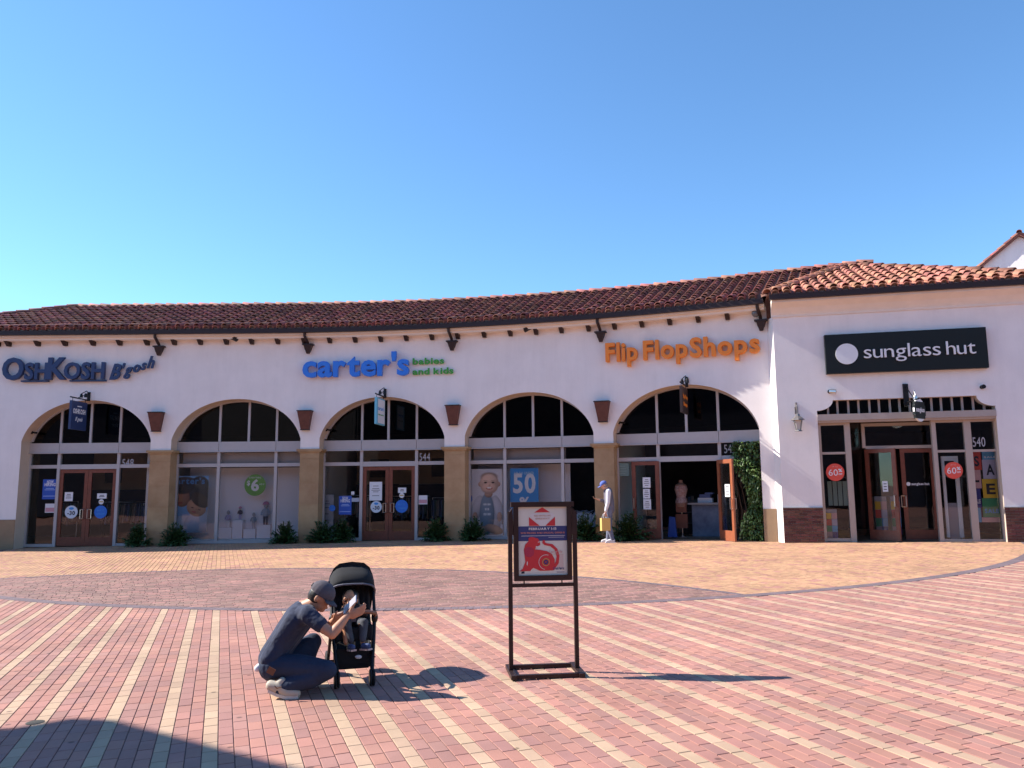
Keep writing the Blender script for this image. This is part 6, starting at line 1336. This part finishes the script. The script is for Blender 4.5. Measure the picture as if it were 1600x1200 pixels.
def jeans(q):
    limb(q, [hip + V3((.0, -.08, -.01)), hip + V3((.0, .09, -.01))], [.116, .116]); limb(q, [hp_n, hp_n.lerp(kn_n, .5) + V3((0, 0, .01)), kn_n], [.104, .096, .076]); limb(q, [hp_f, hp_f.lerp(kn_f, .5), kn_f], [.104, .094, .076])
    limb(q, [kn_n + V3((-.01, 0, -.01)), kn_n.lerp(an_n, .35) + V3((-.02, 0, -.025)), an_n + V3((-.045, -.025, -.01))], [.070, .078, .054]); limb(q, [kn_f, kn_f.lerp(an_f, .4) + V3((.0, 0, .0)), an_f + V3((.01, 0, .03))], [.070, .076, .056])
remesh('jeans', jeans, DENIM, man, .009, 5)
limb_q = MB(); limb(limb_q, [hip + V3((-.118, -.10, -.02)), hip + V3((-.135, .0, -.03)), hip + V3((-.118, .10, -.02))], [.027, .029, .027]); obj('white_undershirt_hem', limb_q, mat('cotton_white', (.7, .7, .75), .9), man, smooth=True)
Mp = Matrix.Translation(at(423.5, 1048.5, 6.42)) @ Matrix.Rotation(R(28), 4, 'Y'); obj('leather_patch', MB().box((0, 0, 0), (.06, .008, .05), Mp), LEATHER, man)
# cap worn backwards
capc = head_c + u_ * .035 - f_ * .005
def capb(q): oball(q, capc + u_ * .010, (.089, .106, .098), u_, l_)
cap = remesh('cap', lambda q: (oball(q, capc + u_ * .006, (.092, .112, .096), u_, l_)), CAPM, man, .007, 3)
# trim: cut everything below the brow line
bm = bmesh.new(); bm.from_mesh(cap.data); bmesh.ops.bisect_plane(bm, geom=bm.verts[:] + bm.edges[:] + bm.faces[:], plane_co=capc + u_ * -.012, plane_no=-(u_ * 1.0 + f_ * .10), clear_outer=True); bm.to_mesh(cap.data); bm.free()
q = MB(); V = []; Fc = []
for i in range(9):
    a = R(-62 + 124 * i / 8); base_ = capc + f_ * (.104 * math.cos(a)) + l_ * (.088 * math.sin(a)) - u_ * .010; tip_ = base_ + f_ * (.060 * math.cos(a * .8)) - u_ * .022
    V += [base_, tip_, tip_ - u_ * .005, base_ - u_ * .005]
for i in range(8):
    for k in range(4): Fc.append((i * 4 + k, i * 4 + (k + 1) % 4, (i + 1) * 4 + (k + 1) % 4, (i + 1) * 4 + k))
obj('cap_peak', q.add(V, Fc), CAPM, cap, smooth=True); qq = MB(); oball(qq, capc - f_ * .103 + u_ * .018, (.040, .010, .020), u_, l_); obj('strap_opening', qq, HAIR, cap); obj('cap_button', MB().ball(capc + u_ * .104, .011, 8), CAPM, cap)
hair_m = remesh('hair', lambda q: (oball(q, head_c + u_ * .008 - f_ * .022, (.082, .088, .085), u_, l_), limb(q, [head_c - f_ * .075 - u_ * .02, head_c - f_ * .062 - u_ * .062], [.034, .026])), HAIR, man, .007, 3)
# shoes: heels lifted, toes bent on the paving
def shoe(an, toe_x, gz0, y, parent, lab):
    heel = an + V3((-.055, 0, -.03)); ball_ = V3((an.x + .075, y, gz0 + .047)); toe = V3((an.x + .145, y, gz0 + .038))
    sh_ = remesh(lab, lambda q: (limb(q, [heel, heel.lerp(ball_, .5) + V3((.01, 0, .012)), ball_, toe], [.044, .050, .048, .038]), limb(q, [an + V3((.030, 0, .0)), heel.lerp(ball_, .35)], [.034, .048])), SHOE, parent, .007, 3)
    q = MB(); dirp = [heel + V3((-.016, 0, -.036)), heel.lerp(ball_, .5) + V3((-.015, 0, -.038)), ball_ + V3((-.005, 0, -.032)), toe + V3((.02, 0, -.024))]; V = []; Fc = []
    for p_, w_ in zip(dirp, (.034, .036, .046, .030)): V += [p_ + V3((0, -w_, .012)), p_ + V3((0, w_, .012)), p_ + V3((0, w_, -.012)), p_ + V3((0, -w_, -.012))]
    for i in range(3):
        for k in range(4): Fc.append((i * 4 + k, (i + 1) * 4 + k, (i + 1) * 4 + (k + 1) % 4, i * 4 + (k + 1) % 4))
    Fc += [(0, 1, 2, 3), (15, 14, 13, 12)]; obj('sole', q.add(V, Fc), mat('sole_white', (.62, .58, .52), .7), sh_)
    q = MB(); a0 = heel + V3((.02, -.048, .03)); a0 = a0 + V3((.02, -.003, -.02)); q.tube([a0, a0 + V3((.02, 0, -.018)), a0 + V3((.06, .001, -.008))], .007, 6, rs=[.002, .007, .002]); obj('side_stripe', q, LEATHER, sh_)
    return sh_
gN = gz(an_n.x, an_n.y); shoe(V3((an_n.x - .055, an_n.y - .03, gN + .13)), 0, gN, an_n.y - .03, man, 'shoe'); shoe(V3((an_f.x + .02, an_f.y, gN + .13)), 0, gN, an_f.y, man, 'shoe')
# phone in his hands
pd = (at(562, 931, 6.56) - at(531, 963, 6.66)); Lp = .155; pcn = at(547, 945, 6.58); px_ = pd.normalized(); pn = px_.cross(V3((0, 1, 0))).normalized(); py_ = pn.cross(px_)
Mph = Matrix(((px_.x, py_.x, pn.x, pcn.x), (px_.y, py_.y, pn.y, pcn.y), (px_.z, py_.z, pn.z, pcn.z), (0, 0, 0, 1))) @ Matrix.Rotation(R(32), 4, 'X')
t = thing('mobile_phone', pcn, 'pale grey mobile phone held up by the crouching man', 'phone'); obj('body', MB().box((0, 0, 0), (.165, .078, .009), Mph), mat('phone_grey', (.42, .40, .45), .35, .3), t); obj('screen', MB().box((0, 0, -.0052), (.155, .070, .0012), Mph), mat('screen_black', (.01, .01, .012), .1), t)

# ---- stroller
FAB = mat('stroller_fabric', (.008, .008, .010), .9, var=.3, scale=12); FRM = mat('stroller_frame', (.012, .011, .013), .4, .5); TAN = mat('bumper_leather', (.20, .075, .04), .5)
sO = (gp(527, 1077) + gp(580, 1070)) / 2
st_ = thing('stroller', sO, 'black folding stroller with a large canopy and brown bumper bar', 'stroller')
# local frame: x right, y away from the viewer, z up; turned a little
Ms = Matrix.Translation(sO) @ Matrix.Rotation(R(16), 4, 'Z')
L2 = lambda x, y, z: Ms @ V3((x, y, z))
hw = .145
for k in (-1, 1):
    for dx in (-.013, .013):
        w_ = obj('wheel', MB().lathe([(.058, -.010), (.066, -.007), (.068, 0), (.066, .007), (.058, .010)], 20, Ms @ Matrix.Translation((k * hw + dx, 0, .068)) @ Matrix.Rotation(R(90), 4, 'Y')), mat('tyre', (.012, .012, .013), .8), st_, smooth=True)
        obj('rim', MB().lathe([(.02, -.0115), (.052, -.0112), (.052, .0112), (.02, .0115)], 14, Ms @ Matrix.Translation((k * hw + dx, 0, .068)) @ Matrix.Rotation(R(90), 4, 'Y')), FRM, w_)
    w_ = obj('wheel', MB().lathe([(.085, -.014), (.098, -.010), (.100, 0), (.098, .010), (.085, .014)], 24, Ms @ Matrix.Translation((k * (hw + .055), .55, .10)) @ Matrix.Rotation(R(90), 4, 'Y')), mat('tyre', (0, 0, 0)), st_, smooth=True)
    obj('rim', MB().lathe([(.02, -.016), (.078, -.0155), (.078, .0155), (.02, .016)], 14, Ms @ Matrix.Translation((k * (hw + .055), .55, .10)) @ Matrix.Rotation(R(90), 4, 'Y')), FRM, w_)
    q = MB(); q.tube([L2(k * hw, .0, .07), L2(k * hw, .0, .13), L2(k * hw, .03, .17)], .017, 8); obj('fork', q, FRM, st_)
    obj('front_leg', MB().tube([L2(k * hw, .02, .15), L2(k * (hw + .022), .13, .36), L2(k * (hw + .035), .21, .52)], .017, 8), FRM, st_)
    obj('rear_leg', MB().tube([L2(k * (hw + .045), .55, .10), L2(k * (hw + .04), .38, .32), L2(k * (hw + .037), .22, .52)], .014, 8), FRM, st_)
    obj('handle_tube', MB().tube([L2(k * (hw + .037), .2, .50), L2(k * (hw + .04), .36, .70), L2(k * (hw + .0), .52, .84), L2(k * .13, .62, .86)], .014, 8), FRM, st_)
    obj('joint_cover', MB().ball(L2(k * (hw + .037), .21, .52), (.03, .045, .05), 10), FRM, st_)
obj('handlebar', MB().tube([L2(-.13, .62, .86), L2(-.11, .70, .90), L2(0, .72, .91), L2(.11, .70, .90), L2(.13, .62, .86)], .018, 8), TAN, st_)
obj('axle_bar', MB().tube([L2(-(hw + .04), .5, .12), L2(hw + .04, .5, .12)], .011, 6).tube([L2(-hw - .03, .30, .33), L2(hw + .03, .05, .22)], .006, 6), FRM, st_)
def seatb(q):
    for k in np.linspace(-1, 1, 7):
        x = k * .14; limb(q, [L2(x, .12, .36), L2(x, .14, .43 + .02 * k * k), L2(x, .33, .42 + .025 * k * k), L2(x, .42, .55), L2(x * .98, .50, .82)], [.020, .026, .028, .024, .022], 8, 3)
remesh('seat', seatb, FAB, st_, .010, 4)
# basket
q = MB(); V = []; Fc = []; nx, ny = 9, 6
for j in range(ny):
    for i in range(nx):
        x = -.165 + .33 * i / (nx - 1); y = .10 + .40 * j / (ny - 1); e_ = max(abs(2 * i / (nx - 1) - 1), abs(2 * j / (ny - 1) - 1)); V.append(L2(x, y, .155 + .13 * e_ ** 3 + .01 * math.sin(i * 2 + j)))
for j in range(ny - 1):
    for i in range(nx - 1): Fc.append((j * nx + i, j * nx + i + 1, (j + 1) * nx + i + 1, (j + 1) * nx + i))
q.add(V, Fc); q.add([L2(-.17, .09, .17), L2(.17, .09, .17), L2(.175, .085, .295), L2(-.175, .085, .295), L2(-.12, .10, .125), L2(.12, .10, .125)], [(3, 2, 1, 0), (0, 1, 5, 4)]); obj('basket', q, FAB, st_, smooth=False)
obj('white_tag', MB().ball(L2(.035, .075, .225), (.030, .012, .016), 10), PAPER, st_)
# canopy: ribbed half dome open to the front
q = MB(); V = []; Fc = []; na, nb = 15, 13
for i in range(na):
    ph = R(-72 + 132 * i / (na - 1))                  # from behind/low to the front brim
    for j in range(nb):
        th = math.pi * j / (nb - 1); c_ = math.cos(th); sn = math.sin(th) ** .62
        rr = .30 + .012 * math.sin(i * math.pi / 3.5) ** 2
        x = .205 * (abs(c_) ** .62) * (1 if c_ > 0 else -1); y = .47 - rr * sn * math.sin(ph) * 1.08 + .10 - .10 * (1 - sn); z = .67 + rr * sn * math.cos(ph) * .90 + .015 * (1 - sn); V.append(L2(x, y, z))
for i in range(na - 1):
    for j in range(nb - 1): Fc.append((i * nb + j, i * nb + j + 1, (i + 1) * nb + j + 1, (i + 1) * nb + j))
can = obj('canopy', q.add(V, Fc), FAB, st_, smooth=True)
sm = can.modifiers.new('t', 'SOLIDIFY'); sm.thickness = .006
q = MB(); q.tube([V[(na - 1) * nb + j] for j in range(nb)], .009, 6); obj('brim_piping', q, mat('piping_grey', (.10, .10, .13), .7), can)
q = MB(); q.tube([V[8 * nb + j] + V3((0, -.003, .003)) for j in range(nb)], .005, 5); obj('canopy_seam', q, mat('piping_grey', (0, 0, 0)), can)
q = MB(); V2 = []
for j in range(9):
    th = math.pi * j / 8; c_ = math.cos(th); V2 += [L2(.17 * c_, .52, .50), L2(.20 * (abs(c_) ** .62) * (1 if c_ > 0 else -1), .50, .70 + .28 * math.sin(th) ** .62)]
q.add(V2, [(2 * i, 2 * i + 1, 2 * i + 3, 2 * i + 2) for i in range(8)]); obj('back_panel', q, FAB, st_)
obj('bumper_bar', MB().tube([L2(-(hw + .035), .21, .53), L2(-(hw + .03), .10, .575), L2(-.11, .02, .60), L2(0, -.01, .605), L2(.11, .02, .60), L2(hw + .03, .10, .575), L2(hw + .035, .21, .53)], .016, 10), TAN, st_, smooth=True)
q = MB()
for k in (-1, 1): q.tube([L2(k * .05, .45, .70), L2(k * .055, .33, .60), L2(k * .02, .25, .52)], .009, 5)
q.box((0, 0, 0), (.05, .02, .04), Ms @ Matrix.Translation((0, .235, .51))); obj('harness', q, mat('harness_grey', (.16, .16, .18), .7), st_)

# ---- child in the seat
kid = thing('person', L2(0, .33, .44), 'small child in dark grey outfit with blue shoes sitting in the stroller', 'person')
kh = L2(-.022, .33, .665)
def kidb(q):
    f, u, l = face(q, kh, Ms.to_3x3() @ V3((-.25, -1, -.1)), V3((0, 0, 1)), .072); limb(q, [kh - V3((0, 0, .06)), L2(-.01, .36, .58)], [.032, .04]); limb(q, [L2(0, .36, .58), L2(0, .34, .47)], [.055, .06])
    for k in (-1, 1):
        limb(q, [L2(k * .065, .34, .60), L2(k * .10, .26, .55), L2(k * .07, .14, .585)], [.026, .022, .016]); hand(q, L2(k * .07, .14, .585), Ms.to_3x3() @ V3((-.2 * k, -1, .2)), V3((0, 0, -1)), V3((-k, 0, .3)), .6, .5)
        limb(q, [L2(k * .05, .33, .46), L2(k * .075, .15, .485), L2(k * .07, .085, .35)], [.042, .032, .022])
remesh('body', kidb, mat('child_skin', (.52, .24, .12), .55), kid, .006, 3)
eyes(kid, kh, (Ms.to_3x3() @ V3((-.25, -1, -.1))).normalized(), V3((0, 0, 1)), V3((0, 0, 1)).cross((Ms.to_3x3() @ V3((-.25, -1, -.1))).normalized()), .078)
remesh('hair', lambda q: (oball(q, kh + V3((0, .018, .03)), (.072, .075, .066), V3((0, 0, 1)))), HAIR, kid, .006, 3)
KG = mat('charcoal_knit', (.075, .08, .095), .95, var=.3, scale=20)
remesh('jacket', lambda q: (limb(q, [L2(0, .36, .585), L2(0, .34, .47)], [.068, .072]), [limb(q, [L2(k * .06, .345, .59), L2(k * .10, .26, .55), L2(k * .08, .18, .575)], [.034, .030, .025]) for k in (-1, 1)]), mat('jacket_black', (.02, .02, .025), .9), kid, .007, 3)
remesh('trousers', lambda q: [limb(q, [L2(k * .045, .33, .46), L2(k * .075 + .01, .15, .49), L2(k * .07 - .02 * k + .02, .085, .365)], [.050, .041, .030]) for k in (-1, 1)], KG, kid, .007, 3)
for k in (-1, 1):
    ff = L2(k * .055 + .02, .055, .315); dv = Ms.to_3x3() @ V3((.55 + .25 * k, -1, .12)); dv.normalize()
    s1 = remesh('shoe', lambda q: (limb(q, [ff, ff + dv * .055], [.026, .024])), mat('blue_shoe', (.05, .08, .19), .8), kid, .006, 3); obj('sole', MB().box((0, 0, 0), (.105, .048, .014), Matrix.Translation(ff + dv * .03 - V3((0, 0, .026))) @ dv.to_track_quat('X', 'Z').to_matrix().to_4x4()), mat('sole_pink', (.55, .40, .36), .7), s1)

# ---- standing man at the pier
sm_p = at(947, 845, 21.9); sY = 21.85; g0 = gp(947, 845.5); g0 = V3((2.66 * (sY / 21.9), sY, 0)); g0 = V3((at(949, 845, sY).x, sY, 0)); g0.z = gz(g0.x, g0.y)
sman = thing('person', g0, 'man in white-sleeved grey top and blue cap standing at the pier looking at his phone', 'person')
W_ = lambda x, y, z: V3((g0.x + x, g0.y + y, g0.z + z))     # x right, faces left (-x)
sh_c = W_(-.06, 0, 1.56)
def sb(q):
    face(q, sh_c, V3((-.85, -.15, -.5)), V3((-.5, 0, .86)), .095); limb(q, [sh_c + V3((.05, 0, -.05)), W_(.04, 0, 1.38)], [.052, .06]); limb(q, [W_(.05, 0, 1.34), W_(.08, 0, 1.10), W_(.06, 0, .92)], [.11, .10, .11]); limb(q, [W_(.04, -.17, 1.36), W_(.04, .17, 1.36)], [.05, .05])
    limb(q, [W_(.04, -.20, 1.36), W_(.02, -.22, 1.08), W_(-.05, -.20, .84)], [.046, .038, .026]); hand(q, W_(-.05, -.20, .83), V3((-.1, 0, -1)), V3((1, .3, 0)), V3((-1, 0, 0)), .9, 1.0)
    limb(q, [W_(.04, .18, 1.36), W_(-.0, .2, 1.10), W_(-.22, .08, 1.17)], [.046, .038, .026]); hand(q, W_(-.22, .08, 1.17), V3((-1, -.1, .25)), V3((0, 0, 1)), V3((0, -1, .2)), .5, 1.0)
    for k in (-1, 1): limb(q, [W_(.05, k * .09, .92), W_(.04 + .03 * k, k * .09, .5), W_(.07 - .05 * k, k * .09, .09)], [.085, .055, .036])
remesh('body', sb, SKIN_L, sman, .009, 3)
remesh('hooded_top', lambda q: (limb(q, [W_(.05, 0, 1.37), W_(.08, 0, 1.10), W_(.09, 0, .88)], [.125, .135, .13]), limb(q, [W_(.05, .08, 1.36), W_(.10, .07, .90)], [.10, .11]), limb(q, [W_(.05, -.08, 1.36), W_(.10, -.07, .90)], [.10, .11]), limb(q, [W_(.07, 0, 1.44), W_(.08, 0, 1.40)], [.07, .09])), mat('grey_vest', (.16, .15, .19), .95, var=.2), sman, .010, 4)
remesh('white_sleeve', lambda q: limb(q, [W_(.04, -.19, 1.39), W_(.015, -.225, 1.08), W_(-.045, -.205, .87)], [.072, .056, .040]), mat('white_knit', (.74, .74, .78), .95), sman, .009, 3)
remesh('dark_sleeve', lambda q: limb(q, [W_(.04, .17, 1.38), W_(-.0, .2, 1.10), W_(-.15, .12, 1.15)], [.072, .056, .040]), mat('grey_vest', (0, 0, 0)), sman, .009, 3)
remesh('trousers', lambda q: ([limb(q, [W_(.06, k * .08, .94), W_(.05 + .03 * k, k * .09, .5), W_(.08 - .05 * k, k * .09, .10)], [.115, .078, .058]) for k in (-1, 1)]), mat('slate_trousers', (.16, .18, .26), .95, var=.2), sman, .010, 4)
cs = sh_c + V3((-.015, 0, .04)); fs2, us2 = V3((-.85, -.15, -.5)).normalized(), V3((-.5, 0, .86)).normalized()
cap2 = remesh('cap', lambda q: oball(q, cs, (.088, .108, .085), us2, us2.cross(fs2)), mat('blue_cap', (.10, .15, .45), .85), sman, .009, 2)
bm = bmesh.new(); bm.from_mesh(cap2.data); bmesh.ops.bisect_plane(bm, geom=bm.verts[:] + bm.edges[:] + bm.faces[:], plane_co=cs + us2 * -.012, plane_no=-us2, clear_outer=True); bm.to_mesh(cap2.data); bm.free()
obj('cap_peak', MB().box((0, 0, 0), (.10, .13, .008), Matrix.Translation(cs + fs2 * .13 - us2 * .01) @ fs2.to_track_quat('X', 'Z').to_matrix().to_4x4()), mat('blue_cap', (0, 0, 0)), cap2)
remesh('hair', lambda q: oball(q, sh_c + V3((.025, 0, .0)), (.082, .085, .08), us2), mat('grey_hair', (.25, .2, .18), .8), sman, .009, 2)
for k in (-1, 1):
    p0 = W_(.08 - .05 * k, k * .09, .05); s1 = remesh('shoe', lambda q: limb(q, [p0 + V3((.03, 0, .0)), p0 + V3((-.06, 0, .005)), p0 + V3((-.16, -.01, -.012))], [.046, .046, .034]), mat('white_shoe', (.74, .72, .72), .7), sman, .009, 2)
    obj('sole', MB().box((p0.x - .06, p0.y, p0.z - .04), (.28, .085, .02)), PAPER, s1)
t = thing('mobile_phone', W_(-.31, .07, 1.21), 'dark mobile phone held by the standing man', 'phone'); obj('body', MB().box((0, 0, 0), (.15, .075, .01), Matrix.Translation(W_(-.33, .06, 1.225)) @ Matrix.Rotation(R(25), 4, 'Y')), BLACKM, t)
t = thing('paper_bag', W_(-.07, -.2, .34), 'yellow paper shopping bag with white string handles held by the standing man', 'bag'); BG = mat('yellow_paper', (.72, .45, .14), .8)
bmx = Matrix.Translation(W_(-.07, -.20, .50)) @ Matrix.Rotation(R(20), 4, 'Z'); q = MB()
for (c_, sz) in (((0, -.055, 0), (.26, .003, .34)), ((0, .055, 0), (.26, .003, .34)), ((-.13, 0, 0), (.003, .107, .34)), ((.13, 0, 0), (.003, .107, .34)), ((0, 0, -.17), (.257, .107, .003))): q.box(c_, sz, bmx)
obj('bag_body', q, BG, t)
for k in (-1, 1): obj('handle', MB().tube([bmx @ V3((-.07, k * .055, .165)), bmx @ V3((-.05, k * .03, .27)), bmx @ V3((0, k * .01, .315)), bmx @ V3((.05, k * .03, .27)), bmx @ V3((.07, k * .055, .165))], .006, 5), PAPER, t)
